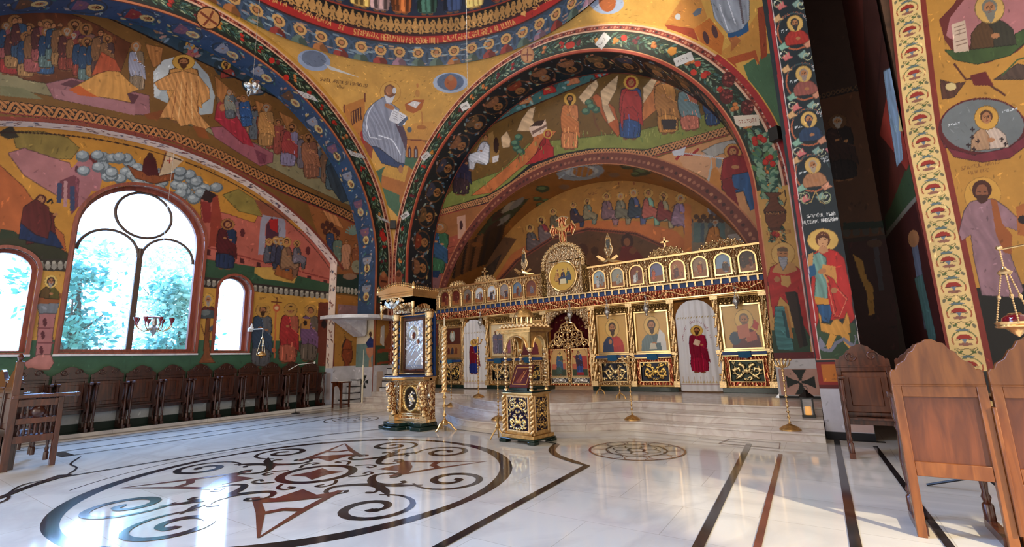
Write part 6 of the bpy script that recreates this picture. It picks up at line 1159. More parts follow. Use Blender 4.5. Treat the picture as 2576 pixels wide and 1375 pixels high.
# cross above
def cross_poly(cx, cz, a, b_, w, top, bot): return [(cx - w, cz + w), (cx - w, cz + top * .6), (cx - w * 2, cz + top * .8), (cx, cz + top), (cx + w * 2, cz + top * .8), (cx + w, cz + top * .6), (cx + w, cz + w), (cx + a * .6, cz + w), (cx + a * .75, cz + w * 2), (cx + a, cz), (cx + a * .75, cz - w * 2), (cx + a * .6, cz - w), (cx + w, cz - w), (cx + w * .9, cz - bot * .7), (cx + w * 2, cz - bot * .8), (cx, cz - bot), (cx - w * 2, cz - bot * .8), (cx - w * .9, cz - bot * .7), (cx - w, cz - w), (cx - a * .6, cz - w), (cx - a * .75, cz - w * 2), (cx - a, cz), (cx - a * .75, cz + w * 2), (cx - a * .6, cz + w)]
mb = MB(); cp = cross_poly(0, 4.68, .43, .43, .11, .42, .6); mb.prism(cp, -.06, -.02, 'gold_carved_red'); mb.tube([(x, -.05, z) for x, z in cp], .022, 'gold', 6, closed=True); cx_ = mb.build('crowning_cross', ico)
mb = MB(); mb.prism([(-.028, 4.2), (.028, 4.2), (.022, 4.62), (.22, 4.74), (.22, 4.78), (.03, 4.74), (.04, 4.86), (-.04, 4.86), (-.03, 4.74), (-.22, 4.78), (-.22, 4.74), (-.022, 4.62)], -.075, -.06, 'gold_old'); mb.build('crucifix_figure', cx_)
for x in (-1.4, 1.4):
    mb = MB(); pts = [(x, 3.65), (x + .07, 3.72), (x + .12, 3.85), (x + .07, 4.0), (x + .06, 4.15), (x, 4.33), (x - .06, 4.15), (x - .07, 4.0), (x - .12, 3.85), (x - .07, 3.72)]; mb.prism(pts, -.06, -.02, 'gold_carved_pale'); mb.tube([(a, -.04, b_) for a, b_ in pts], .02, 'gold', 6, closed=True); mb.tube([(x, -.04, 3.42), (x, -.04, 3.66)], .03, 'gold', 8)
    si = mb.build('side_finial', ico)
    s = surf_local('finial_icon', x - .07, x + .07, 3.85, 4.25, -.068, (120, 110, 80), si, .012, mask=lambda u, v, x=x: ((u - x) / .055) ** 2 + ((v - 4.03) / .17) ** 2 < 1); fig(s, x, 3.86, x, 4.2, (60, 60, 60), uv=True); s.build()
    mb = MB(); mb.tube([(x - .34, -.05, 3.6), (x - .15, -.08, 3.5), (x, -.1, 3.54), (x + .16, -.08, 3.48), (x + .36, -.05, 3.46)], [.01, .04, .07, .05, .012], 'gold_smooth', 8)
    mb.prism([(x - .05, 3.55), (x - .3, 3.72), (x - .36, 3.68), (x - .2, 3.55), (x - .02, 3.48)], -.1, -.08, 'gold_smooth'); mb.prism([(x + .05, 3.55), (x + .24, 3.66), (x + .3, 3.6), (x + .1, 3.5)], -.1, -.08, 'gold_smooth'); mb.ball((x - .02, -.12, 3.62), .045, 'gold_smooth', 8); mb.build('bird', si)
# royal doors
mb = MB(); top = [(-.68, 1.7)] + [(-.68 + .68 * (1 - math.cos(t)), 1.7 + .55 * math.sin(t) - .06 * abs(math.sin(3 * t))) for t in np.linspace(0, PI, 19)] + [(.68, 1.7), (.68, 2.28), (-.68, 2.28)]
mb.prism(top, -.08, .04, 'gold_carved_pale')
for t in np.linspace(.05, PI - .05, 15): mb.ball((.62 * -math.cos(t), -.1, 1.7 + .52 * math.sin(t)), .055, 'gold_carved_pale', 8)
mb.box(-.7, -.66, -.08, .02, .12, 1.75, 'gold'); mb.box(.66, .7, -.08, .02, .12, 1.75, 'gold'); mb.build('doorway_arch', ico)
for sg, nm in ((-1, 'left'), (1, 'right')):
    f = lambda a: sg * a
    mb = MB(); pts = [(f(.0), .12), (f(.64), .12), (f(.64), 1.2), (f(.6), 1.36), (f(.45), 1.42), (f(.42), 1.6), (f(.28), 1.68), (f(.2), 1.84), (f(.06), 1.9), (f(.0), 1.9)]
    # pierced upper part built of scrolls, closed lower part
    mb.box(min(f(.02), f(.64)), max(f(.02), f(.64)), -.03, .0, .14, 1.16, 'gold_carved_red'); mb.tube([(x, -.03, z) for x, z in pts[2:]], .03, 'gold_smooth', 6)
    for (a, b_, r) in [(.12, 1.72, .1), (.22, 1.55, .12), (.36, 1.42, .11), (.16, 1.38, .1), (.5, 1.3, .1), (.3, 1.28, .08), (.1, 1.24, .07)]:
        mb.tube([(x, -.03, z) for x, z in spiral(f(a), b_, r, 1.2 * sg, 1.4, sg, 22, .15)], .02, 'gold_smooth', 6)
        for q in range(4): t = q * 1.6 + a * 9; mb.ball((f(a) + r * math.cos(t), -.05, b_ + r * math.sin(t)), .035, 'gold_carved_pale', 6)
    frame(mb, min(f(.06), f(.6)), max(f(.06), f(.6)), .2, .34, -.02, .025, .03, 'gold_smooth'); frame(mb, min(f(.1), f(.56)), max(f(.1), f(.56)), .4, 1.12, -.02, .03, .04, 'gold_smooth')
    dl = mb.build('door_leaf', ico)
    relief_panel('carved_relief', dl, min(f(.06), f(.6)), max(f(.06), f(.6)), .2, .34, -.035, lo=(60, 60, 70), hi=(220, 214, 206), seed=4, res=.01)
    a, b_ = min(f(.1), f(.56)), max(f(.1), f(.56)); c = (a + b_) / 2; r = (b_ - a) / 2
    s = surf_local('door_icon', a, b_, .4, 1.15, -.045, (206, 160, 100), dl, .01, mask=lambda u, v, c=c, r=r: (v < .95) | ((u - c) ** 2 + (v - .95) ** 2 < r * r))
    s.puv([(a, .4), (b_, .4), (b_, .58), (a, .58)], (56, 66, 46)); s.puv([(a, .58), (b_, .58), (b_, .75), (a, .72)], (190, 100, 70))
    if sg < 0: fig(s, c, .42, c + .04, 1.08, (60, 84, 76), (54, 84, 120), uv=True, beard=False, halo=(226, 190, 110)); s.luv([(c + .1, .8), (c + .2, .84)], .02, (176, 60, 44))
    else: s.puv([(a, .95), (b_, .95), (b_, .6), (b_ - .1, .6)], (176, 60, 50)); fig(s, c, .46, c - .04, 1.1, (44, 66, 130), (50, 30, 56), uv=True, beard=False, veil=(60, 34, 56), halo=(226, 190, 110)); s.puv([(c - .12, .42), (c + .12, .42), (c + .1, .5), (c - .1, .5)], (150, 26, 34))
    s.build()
mb = MB(); mb.tube([(0, -.05, .1), (0, -.05, 1.0), (0, -.05, 1.95)], .035, 'gold_carved_pale', 8); [mb.ball((0, -.07, .25 + k * .13), .05, 'gold_smooth', 8) for k in range(13)]; mb.ball((0, -.06, 2.02), .07, 'gold_carved_pale'); mb.build('door_post', ico)
# curtains
def drape(u, v): return -.02 * np.sin(u * 34) * (1 - .3 * np.sin(v * 3))
s = surf_local('sanctuary_curtain', -6.64, -5.36, .55, 2.66, 12.02, (70, 14, 20), None, .02, mat='cloth_paint', wob=lambda u, v: .025 * np.sin(u * 40)); 
for k in range(30): s.euv(rnd.uniform(-6.6, -5.4), rnd.uniform(1.6, 2.6), .018, .018, (150, 110, 60), n=6)
tag(s.build(), 'dark maroon curtain hanging behind the gilded royal doors', 'curtain')
def door_curtain(xc, label, robe, cloak, arc):
    w0 = .47
    P = lambda u, v: np.stack([xc + u * (1 + .06 * np.exp(-((v - .75) / .5) ** 2)), 11.86 - .1 * np.sqrt(np.clip(1 - (u / .5) ** 2, 0, 1)) * (.5 + .5 * (v < 3)) - .012 * np.sin(u * 42 + v * .6), v], -1)
    s = Surf('embroidered_curtain', P, (-w0, w0), (.44, 2.62), (214, 212, 216), ustep=.01, vstep=.012, mat=MATS['cloth_paint'], kind=None, mask=lambda u, v: (v < 2.18) | (u ** 2 + (v - 2.16) ** 2 < w0 ** 2))
    for k in range(14): x = -.42 + k * .065; s.luv([(x, 2.18), (x + .03, 2.22)], .02, (170, 150, 110)); s.puv([(x, .62), (x + .03, .7), (x + .06, .62)], (196, 176, 140)); s.luv([(x + .03, .66), (x + .03, .78)], .008, (180, 150, 110))
    s.luv([(-.45, .6), (.45, .6)], .012, (150, 96, 80)); fig(s, 0, .86, .02, 1.98, robe, cloak, uv=True, halo=(206, 164, 80), beard=robe[2] < 80, w=1.15)
    if arc:
        for k, ch in enumerate('SFANTUL IOAN EVANGHELIST'):
            t = PI * (.98 - .96 * k / 23); cx_, cz_ = .34 * math.cos(t) * .95, 1.62 + .46 * math.sin(t); n_ = (math.cos(t), math.sin(t))
            s.text(cx_ - .02, cz_ - .01, cx_ + .02, cz_ - .01, .06, ch, (150, 84, 96), .008, uv=True)
        s.puv([(-.1, 1.55), (.04, 1.5), (.08, 1.62), (-.04, 1.68)], (206, 176, 150))
    return tag(s.build(), label, 'curtain')
door_curtain(-2.46 - .02, 'white embroidered curtain with a figure in a crimson robe under an arc of letters', (140, 22, 50), (120, 20, 44), True)
door_curtain(-9.39, 'white embroidered curtain with a red and blue robed figure, left of the royal doors', (34, 44, 110), (110, 24, 36), False)
# blue cloths on the ledges
proto = None
for nm, x, lab in [('l1', -10.42, 'dark blue cloth over the leftmost ledge of the icon screen'), ('l3', -8.42, 'bright blue cloth over the ledge right of the left curtain'), ('l4', -7.32, 'blue cloth over the ledge just left of the royal doors'), ('r1', -4.66, 'blue cloth under the icon of the man holding a red book'), ('r2', -3.6, 'blue cloth under the icon of the long-haired bearded man'), ('r3', -1.48, 'blue cloth over the rightmost ledge of the icon screen')]:
    mb = MB(); mb.box(-.13, .13, -.01, .14, .0, .012, 'blue_cloth'); mb.prism([(-.13, .012), (.13, .012), (.15, -.12), (.05, -.15), (-.12, -.13)], -.022, -.01, 'blue_cloth')
    tag(mb.build('ledge_cloth', loc=(x, 11.9 - .165, .41 + .931)), lab, 'cloth', 'blue cloths on the icon ledges')
# silver hanging lamps
lamp0 = thing('hanging_lamp', 'silver hanging oil lamp in front of the right curtain pier', 'hanging lamp', (-9.2, 11.6, 2.55), group='silver lamps hung before the icon screen')
mb = MB(); mb.lathe([(.005, -.2), (.03, -.18), (.02, -.13), (.075, -.05), (.085, 0), (.06, .05), (.04, .06)], n=12, mat='silver'); mb.build('bowl', lamp0)
mb = MB(); [mb.tube([(.07 * math.cos(a), .07 * math.sin(a), .03), (.01, 0, .3)], .006, 'silver', 5) for a in (0, 2.1, 4.2)]; mb.lathe([(.04, .28), (.03, .32), (.005, .34)], n=8, mat='silver'); mb.tube([(0, 0, .33), (0, .05, .42)], .005, 'silver', 5); mb.build('chain', lamp0)
mb = MB(); mb.lathe([(.03, .05), (.035, .11), (.03, .12)], n=10, mat='glass'); mb.build('glass_cup', lamp0)
for i, (x, lab) in enumerate([(-8.97, 'leftmost silver lamp, hung before the left curtain'), (-5.78, 'silver lamp hung over the left half of the royal doors'), (-4.66, 'silver lamp hung before the icon of the man with a red book'), (-3.6, 'silver lamp hung before the icon of the long-haired bearded man'), (-1.5, 'rightmost silver lamp, hung before the icon at the right end')]):
    if i == 0: lamp0['label'] = lab; lamp0.location = (x, 11.6, 2.5)
    else: dup(lamp0, (x, 11.6, 2.5), label=lab)
# ================================================================== GILDED SHRINE (left of the steps)
KX, KY = -7.17, 6.88
sh = thing('icon_shrine', 'tall gilded icon shrine with a silver-covered icon and projecting canopy, on a green stone base', 'icon shrine', (KX, KY, 0))
mb = MB(); mb.prism([(-.62, -.3), (-.3, -.42), (.05, -.42), (.1, -.2), (.2, -.2), (.3, -.3), (.55, -.28), (.62, .1), (.62, .2), (-.64, .2)], 0, .07, 'green_marble', ax=2); mb.prism([(-.56, -.22), (-.28, -.34), (.02, -.34), (.08, -.14), (.22, -.14), (.32, -.22), (.5, -.2), (.58, .1), (.58, .18), (-.6, .18)], .07, .14, 'green_marble', ax=2); mb.build('base', sh, bevel=.012)
mb = MB(); mb.box(-.54, .55, .02, .15, .14, 1.0, 'gold_carved'); mb.box(-.57, .56, -.03, .16, .14, .2, 'gold'); mb.box(-.57, .56, -.02, .16, .94, 1.0, 'gold_smooth'); frame(mb, -.28, .28, .3, .86, .02, .03, .03, 'gold_smooth'); frame(mb, -.32, .32, .26, .9, .02, .03, .02, 'gold_smooth')
bx = mb.build('lower_box', sh, bevel=.006)
def oval(s):
    s.puv([(.18 * math.cos(t), .585 + .235 * math.sin(t)) for t in np.linspace(0, 2 * PI, 24)[:-1]], (60, 50, 40), rel=0.0)
    for t in np.linspace(0, 2 * PI, 30): s.euv(.2 * math.cos(t), .585 + .255 * math.sin(t), .024, .024, (226, 190, 120), rel=.03, n=8)
    for q in range(34): a = rnd.uniform(0, 2 * PI); r_ = rnd.uniform(0, .8); s.euv(.15 * r_ * math.cos(a), .585 + .2 * r_ * math.sin(a), rnd.uniform(.015, .04), rnd.uniform(.01, .025), rnd.choice([(220, 216, 210), (200, 196, 196), (236, 210, 160)]), rot=rnd.uniform(0, 3), rel=rnd.uniform(.01, .035), n=8)
relief_panel('oval_relief', bx, -.28, .28, .3, .86, .012, lo=(120, 84, 40), hi=(206, 160, 90), seed=2, res=.01, motif=False, extra=oval)
for sg in (-1, 1):
    mb = MB(); x = sg * .45
    mb.box(x - .09, x + .09, -.1, .05, .14, .26, 'gold'); mb.tube([(x, -.02, .26), (x, -.05, .4), (x - sg * .01, -.1, .6), (x, -.16, .78), (x, -.12, .92)], [.05, .06, .075, .095, .07], 'gold_carved', 10)
    for k in range(10): mb.ball((x + rnd.uniform(-.07, .07), -.08 - .09 * k / 10 - .02, .28 + k * .065), .045, 'gold', 7)
    mb.tube([(x + a, -.1 + .0 * a, b_) for a, b_ in spiral(0, .82, .09, 0, 1.3, sg, 16, .2)], .02, 'gold_smooth', 6); mb.box(x - .11, x + .11, -.2, .05, .96, 1.0, 'gold_smooth'); mb.build('scroll_bracket', sh)
mb = MB(); mb.box(-.62, .58, -.22, .17, 1.0, 1.03, 'gold_smooth'); mb.box(-.59, .56, -.19, .17, 1.03, 1.05, 'navy'); mb.build('ledge', sh, bevel=.005)
mb = MB(); mb.box(-.53, .55, .12, .17, 1.05, 2.45, 'navy'); mb.box(-.36, .36, .1, .13, 1.1, 2.28, 'walnut_dark'); frame(mb, -.27, .27, 1.18, 2.2, .1, .04, .03, 'walnut'); frame(mb, -.36, .36, 1.1, 2.3, .1, .03, .06, 'gold_smooth'); bk = mb.build('icon_case', sh, bevel=.004)
s = surf_local('silver_icon', -.26, .26, 1.19, 2.19, .09, (176, 178, 184), bk, .009, mat='gilded_relief', relief=(0, -1, 0))
for q in range(170): s.luv(curve([(a := rnd.uniform(-.24, .24), b_ := rnd.uniform(1.2, 2.15)), (a + rnd.uniform(-.08, .08), b_ + .08), (a + rnd.uniform(-.1, .1), b_ + .16)], 3), .012, rnd.choice([(230, 230, 234), (150, 150, 160), (206, 206, 212)]), rel=rnd.uniform(.004, .014))
s.puv([(-.24, 1.25), (-.2, 1.62), (-.1, 1.82), (.02, 1.86), (.1, 1.75), (.2, 1.6), (.24, 1.25)], (196, 198, 204), rel=.012)
for q in range(40): a = rnd.uniform(-.2, .2); b_ = rnd.uniform(1.25, 1.75); s.luv([(a, b_), (a + .05, b_ + .07), (a + .12, b_ + .12)], .012, rnd.choice([(236, 236, 240), (150, 152, 160)]), rel=.02)
s.euv(-.03, 1.92, .15, .16, (176, 170, 150), rel=.014); s.euv(-.03, 1.9, .1, .12, (206, 206, 210), rel=.02); s.euv(.0, 1.88, .055, .075, (104, 60, 44), rel=.0); s.euv(.13, 1.75, .04, .05, (110, 66, 48), rel=0.); s.build()
for sg in (-1, 1):
    mb = MB(); x = sg * .49; mb.lathe([(.08, 1.05), (.08, 1.1), (.055, 1.12), (.055, 2.2), (.08, 2.22), (.095, 2.34), (.07, 2.36)], (x, .03, 0), 14, 'gold')
    for ph in (0, PI): mb.tube([(x + .062 * math.cos(t + ph), .03 + .062 * math.sin(t + ph), 1.12 + t * .043) for t in np.linspace(0, 25, 90)], .014, 'gold_vine', 5)
    for k in range(9): mb.ball((x, -.035, 1.2 + k * .12), .034, 'silver' if k % 3 == 1 else 'gold', 7)
    mb.build('column', sh)
mb = MB(); cpx0, cpx1, cy0, cy1 = -.4, .56, -.5, .15
mb.box(-.55, .56, -.02, .17, 2.36, 2.6, 'gold_carved'); mb.box(cpx0, cpx1, cy0, cy0 + .05, 2.5, 2.62, 'gold_carved'); mb.box(cpx0, cpx0 + .05, cy0, .16, 2.45, 2.62, 'gold_carved'); mb.box(cpx1 - .05, cpx1, cy0, .16, 2.4, 2.62, 'gold_carved'); mb.box(cpx0, cpx1, cy0, .17, 2.6, 2.64, 'gold_old')
for k, (e, z) in enumerate([(.0, 2.64), (.03, 2.68), (.06, 2.72)]):
    top = [(cpx0 - e, z)] + [(cpx0 - e + (cpx1 - cpx0 + 2 * e) * t, z + .04 + .1 * math.sin(PI * t) * (k > 0)) for t in np.linspace(0, 1, 14)] + [(cpx1 + e, z)]; mb.prism(top, cy0 - e, cy0 + .1, 'gold_smooth'); mb.box(cpx0 - e, cpx1 + e, cy0 + .1, .17, z, z + .042, 'gold_smooth')
val = [(cpx0, 2.6)] + [(cpx0 + (cpx1 - cpx0) * t, 2.34 + .13 * abs(math.sin(PI * t * 2)) ** .7) for t in np.linspace(0, 1, 21)] + [(cpx1, 2.6)]; mb.prism(val, cy0 + .0, cy0 + .04, 'gold_carved')
vy = [(cy0, 2.6)] + [(cy0 + .65 * t, 2.3 + .2 * math.sin(PI * t) ** .7) for t in np.linspace(0, 1, 15)] + [(cy0 + .65, 2.6)]; mb.prism(vy, cpx1 - .04, cpx1, 'gold_carved', ax=0)
for x in (cpx0 + .02, cpx1 - .02): mb.lathe([(.01, 2.22), (.03, 2.27), (.045, 2.33), (.02, 2.37), (.035, 2.45), (.03, 2.52)], (x, cy0 + .02, 0), 10, 'gold_smooth')
for q in range(26): mb.ball((rnd.uniform(-.42, .42), cy0 - .01, rnd.uniform(2.42, 2.6)), rnd.uniform(.02, .04), 'gold', 6)
for sg in (-1, 1): mb.prism([(sg * .02, 2.46), (sg * .2, 2.58), (sg * .22, 2.52), (sg * .12, 2.44), (sg * .03, 2.4)], cy0 - .05, cy0 - .01, 'silver')
mb.ball((0, cy0 - .04, 2.5), .07, 'silver', 10); cn = mb.build('canopy', sh)
mb = MB()
for t in np.linspace(0, 1, 22): mb.lathe([(.012, 0), (.02, .025), (.006, .05), (.012, .065), (.001, .085)], (cpx0 - .05 + (cpx1 - cpx0 + .1) * t, cy0 - .03, 2.77 + .1 * math.sin(PI * t)), 6, 'gold_smooth')
for t in np.linspace(0, 1, 14): mb.lathe([(.012, 0), (.02, .025), (.006, .05), (.012, .065), (.001, .085)], (cpx1 + .04, cy0 + .64 * t, 2.76), 6, 'gold_smooth')
for x in (cpx0 - .04, cpx1 + .04): mb.lathe([(.03, 0), (.035, .04), (.015, .07), (.03, .1), (.005, .15)], (x, cy0 - .03, 2.76), 8, 'gold_smooth')
mb.build('finial_row', cn)
# ================================================================== BALDACHIN STAND in the middle
st = thing('baldachin_stand', 'gilded domed stand with carved panels and slim columns, nearest of the two gilded shrines', 'icon stand', (-4.2, 6.66, 0), -.13)
hw, hd = .3, .23
mb = MB(); mb.prism([(-hw - .06, -hd - .06), (hw + .06, -hd - .06), (hw + .06, hd + .06), (-hw - .06, hd + .06)], .05, .075, 'green_marble', ax=2)
for x in (-hw, hw):
    for y in (-hd, hd): mb.box(x - .07, x + .07, y - .07, y + .07, 0, .05, 'green_marble')
mb.build('foot_plate', st, bevel=.008)
mb = MB(); mb.box(-hw - .04, hw + .04, -hd - .04, hd + .04, .075, .13, 'gold_old'); mb.box(-hw, hw, -hd, hd, .13, .76, 'gold_old'); mb.box(-hw - .03, hw + .03, -hd - .03, hd + .03, .76, .79, 'gold_smooth'); mb.box(-hw - .02, hw + .02, -hd - .02, hd + .02, .79, .815, 'green_marble')
frame(mb, -hw + .09, hw - .09, .2, .71, -hd, .03, .015, 'gold')
for sg in (-1, 1): mb.box(hw, hw + .015, min(sg * (hd - .05), sg * (hd - .085)), max(sg * (hd - .05), sg * (hd - .085)), .17, .74, 'gold')
for x in (-hw, hw):
    for ph in (0, PI / 2 * 2): mb.tube([(x + .022 * math.cos(t + ph), -hd + .022 * math.sin(t + ph) - .012, .14 + t * .0243) for t in np.linspace(0, 25, 80)], .02, 'gold', 6)
bx = mb.build('pedestal', st, bevel=.004)
relief_panel('carved_relief', bx, -hw + .09, hw - .09, .2, .71, -hd - .004, lo=(34, 26, 50), hi=(236, 200, 130), seed=11, res=.008)
relief_panel('carved_relief', bx, -hd + .085, hd - .085, .2, .71, hw + .004, lo=(34, 26, 50), hi=(220, 176, 100), seed=12, res=.008, axis='x', nrm=(1, 0, 0))
for x in (-hw + .03, hw - .03):
    for y in (-hd + .03, hd - .03):
        mb = MB(); mb.lathe([(.035, .815), (.035, .84), (.02, .86)], (x, y, 0), 10, 'gold_smooth'); [mb.ball((x, y, .88 + k * .052), .027, 'gold' if k % 2 else 'gold_carved_pale', 8) for k in range(11)]; mb.lathe([(.025, 1.44), (.045, 1.47), (.045, 1.5)], (x, y, 0), 10, 'gold_smooth'); mb.build('column', st)
mb = MB()
def archplate(w0, w1, zb, zt): # plate with a pointed lobed opening
    m = (w0 + w1) / 2; h = (w1 - w0) / 2 - .07
    return [(w0, zb), (m - h, zb)] + [(m - h * math.cos(t), zb + (zt - zb - .05) * (math.sin(t) ** .8)) for t in np.linspace(.12, PI - .12, 15)] + [(m + h, zb), (w1, zb), (w1, zt), (w0, zt)]
for y in (-hd, hd - .03): mb.prism(archplate(-hw, hw, 1.47, 1.76), y, y + .03, 'gold_old')
for x in (-hw, hw - .03): mb.prism(archplate(-hd, hd, 1.47, 1.76), x, x + .03, 'gold_old', ax=0)
mb.tube([(-(hw - .07) * math.cos(t), -hd - .01, 1.47 + .24 * math.sin(t) ** .8) for t in np.linspace(.12, PI - .12, 15)], .014, 'gold_smooth', 6); mb.tube([(hw + .01, -(hd - .07) * math.cos(t), 1.47 + .24 * math.sin(t) ** .8) for t in np.linspace(.12, PI - .12, 15)], .014, 'gold_smooth', 6)
mb.box(-hw - .02, hw + .02, -hd - .02, hd + .02, 1.76, 1.78, 'gold_smooth'); mb.box(-hw - .05, hw + .05, -hd - .05, hd + .05, 1.78, 1.81, 'gold_old'); mb.box(-hw - .08, hw + .08, -hd - .08, hd + .08, 1.81, 1.835, 'gold_smooth')
for k in range(15): x = -hw + 2 * hw * k / 14; mb.ball((x, -hd - .03, 1.865 + .02 * (k % 2)), .035, 'gold', 6); mb.ball((x, hd + .03, 1.865), .035, 'gold', 6)
for k in range(9): y = -hd + 2 * hd * k / 8; mb.ball((hw + .03, y, 1.865 + .02 * (k % 2)), .035, 'gold', 6); mb.ball((-hw - .03, y, 1.865), .035, 'gold', 6)
cn = mb.build('canopy', st)
mb = MB(); mb.lathe([(.16, 1.835), (.16, 1.86), (.15, 1.87)], n=8, mat='gold_old'); [mb.lathe([(.014, 1.87), (.014, 2.03)], (.13 * math.cos(a), .13 * math.sin(a), 0), 8, 'gold_smooth') for a in np.linspace(.39, 6.67, 9)[:-1]]
mb.lathe([(.17, 2.03), (.165, 2.05), (.15, 2.1), (.11, 2.15), (.05, 2.18), (.015, 2.19), (.02, 2.22), (.005, 2.24)], n=24, mat='gold_old'); mb.box(-.008, .008, -.006, .006, 2.24, 2.4, 'gold_smooth'); mb.box(-.045, .045, -.006, .006, 2.32, 2.336, 'gold_smooth'); mb.build('lantern_dome', cn)
ic = thing('icon', 'dark red icon with gold border leaning on the desk inside the domed gilded stand', 'icon', (-4.21, 6.6, .83), -.13)
mb = MB(); mb.box(-.2, .2, -.03, .0, 0, .42, 'walnut'); mb.build('panel', ic, rot=(-.5, 0, 0), loc=(0, -.12, .02)); s = surf_local('painting', -.19, .19, .01, .41, -.032, (74, 20, 22), None, .01)
for w_ in ((.16, .05), ): s.luv([(-.15, .06), (.15, .06), (.15, .36), (-.15, .36), (-.15, .06)], .012, (206, 150, 70))
fig(s, -.02, .08, .02, .33, (110, 50, 34), (120, 60, 40), pose='kneel', uv=True, halo=None); s.luv([(.0, .1), (.08, .32)], .012, (190, 130, 70)); o = s.build(); o.parent = ic; o.rotation_euler = (-.5, 0, 0); o.location = (0, -.12, .02)
mb = MB(); mb.box(-.2, .2, -.16, .1, -.01, .03, 'green_marble'); mb.prism([(-.12, .03), (.1, .03), (.1, .3)], -.12, .12, 'gold_old', ax=0); mb.build('desk', ic)

# ================================================================== CANDLE STANDS
def stand(label, x, y, z, h, kind, group=None, mat='gold_smooth'):
    t = thing('candle_stand', label, 'candle stand', (x, y, z), group=group); mb = MB()
    if kind == 'tripod':
        mb.lathe([(.06, .1), (.09, .14), (.05, .18), (.03, .22)], n=14, mat=mat)
        for k in range(3): a = k * 2.1 + .5; mb.tube([(.04 * math.cos(a), .04 * math.sin(a), .16), (.13 * math.cos(a), .13 * math.sin(a), .12), (.18 * math.cos(a), .18 * math.sin(a), .05), (.24 * math.cos(a), .24 * math.sin(a), .0)], [.025, .022, .018, .02], mat, 8)
    elif kind == 'dome': mb.lathe([(.15, 0), (.15, .015), (.11, .05), (.05, .075), (.02, .09)], n=20, mat='gold_old')
    else:
        mb.lathe([(.035, .1), (.04, .12), (.02, .14)], n=12, mat='gold_old')
        for k in range(3): a = k * 2.1; mb.tube([(.02 * math.cos(a), .02 * math.sin(a), .12), (.09 * math.cos(a), .09 * math.sin(a), .07), (.12 * math.cos(a), .12 * math.sin(a), 0)], .014, 'gold_old', 6)
    mb.build('base', t)
    mb = MB(); z0 = {'tripod': .2, 'dome': .07, 'claw': .12}[kind]; top = h * (.32 if kind == 'tripod' else .86); r = .028 if kind == 'tripod' else .017
    n = max(3, int((top - z0) / (.15 if kind == 'tripod' else .075))); pr = []
    for k in range(n):
        zz_ = z0 + (top - z0) * k / n; dz = (top - z0) / n; pr += [(r * .5, zz_), (r * .6, zz_ + dz * .3), (r * 1.5, zz_ + dz * .5), (r * 1.3, zz_ + dz * .62), (r * .55, zz_ + dz * .8)]
    pr.append((r * .5, top)); mb.lathe(pr, n=10, mat=mat); mb.build('stem', t)
    if kind == 'tripod':
        mb = MB(); mb.lathe([(.03, top), (.11, top + .02), (.11, top + .03), (.05, top + .04)], n=16, mat=mat); mb.build('drip_pan', t)
        mb = MB(); hh = h * .9 - top
        for ph in (0, 2.1, 4.2): mb.tube([(.03 * math.cos(q * .5 + ph), .03 * math.sin(q * .5 + ph), top + .03 + hh * q / 60) for q in range(61)], .028, 'gold', 7)
        for q in range(18): mb.ball((.04 * math.cos(q * 2), .04 * math.sin(q * 2), top + .08 + hh * q / 18), .028, 'gold', 6)
        mb.build('twisted_candle', t); mb = MB(); mb.lathe([(.012, h * .9), (.01, h)], n=8, mat='candle_wax'); mb.build('wick_tube', t)
    else:
        mb = MB(); mb.lathe([(r, top), (.05, top + .03), (.055, top + .045), (.02, top + .05), (.018, top + .1), (.028, h - .02), (.02, h)], n=12, mat=mat)
        if kind == 'dome' and h > .9:
            for k in range(6): a = k * PI / 3; mb.tube([(0, 0, top), (.09 * math.cos(a), .09 * math.sin(a), top + .04), (.12 * math.cos(a), .12 * math.sin(a), top + .12)], .01, mat, 6); mb.ball((.12 * math.cos(a), .12 * math.sin(a), top + .13), .022, mat, 7)
        mb.build('cup', t)
    return t
stand('tall gilded twisted candle stand on splayed feet right beside the silver icon shrine', -6.3, 6.95, 0, 2.2, 'tripod')
stand('slender brass stand on the first step, left of the left curtain', -8.3, 9.42, .14, 1.12, 'dome')
stand('tall thin brass stand at the platform edge in front of the left curtain', -7.25, 9.25, .41, 1.5, 'dome')
stand('brass branched stand on the first step just left of the domed gilded stand', -5.55, 7.72, .14, 1.1, 'dome')
stand('beaded brass stand on the steps right of the royal doors', -3.12, 8.66, .14, 1.2, 'dome')
stand('low brass stand with claw feet before the icon of the man with a red book', -3.75, 9.75, .41, .62, 'claw')
stand('small brass stand with claw feet right beside the royal doors', -4.68, 10.85, .41, .5, 'claw')
stand('beaded brass stand at the right end of the steps beside the cross panel', -.55, 8.45, .14, 1.08, 'dome')
# candlestick foot peeping out left of the baldachin stand
t = thing('floor_candle_holder', 'short dark bronze holder with splayed feet hidden left of the domed stand', 'candle holder', (-4.78, 6.62, 0)); mb = MB(); [mb.tube([(0, 0, .2), (.08 * math.cos(a), .08 * math.sin(a), .1), (.15 * math.cos(a), .15 * math.sin(a), .0)], .014, 'gold_old', 6) for a in (0, 2.1, 4.2)]; mb.build('feet', t); mb = MB(); mb.lathe([(.03, .16), (.05, .2), (.02, .26), (.04, .34), (.05, .36)], n=12, mat='gold_old'); mb.build('cup', t)

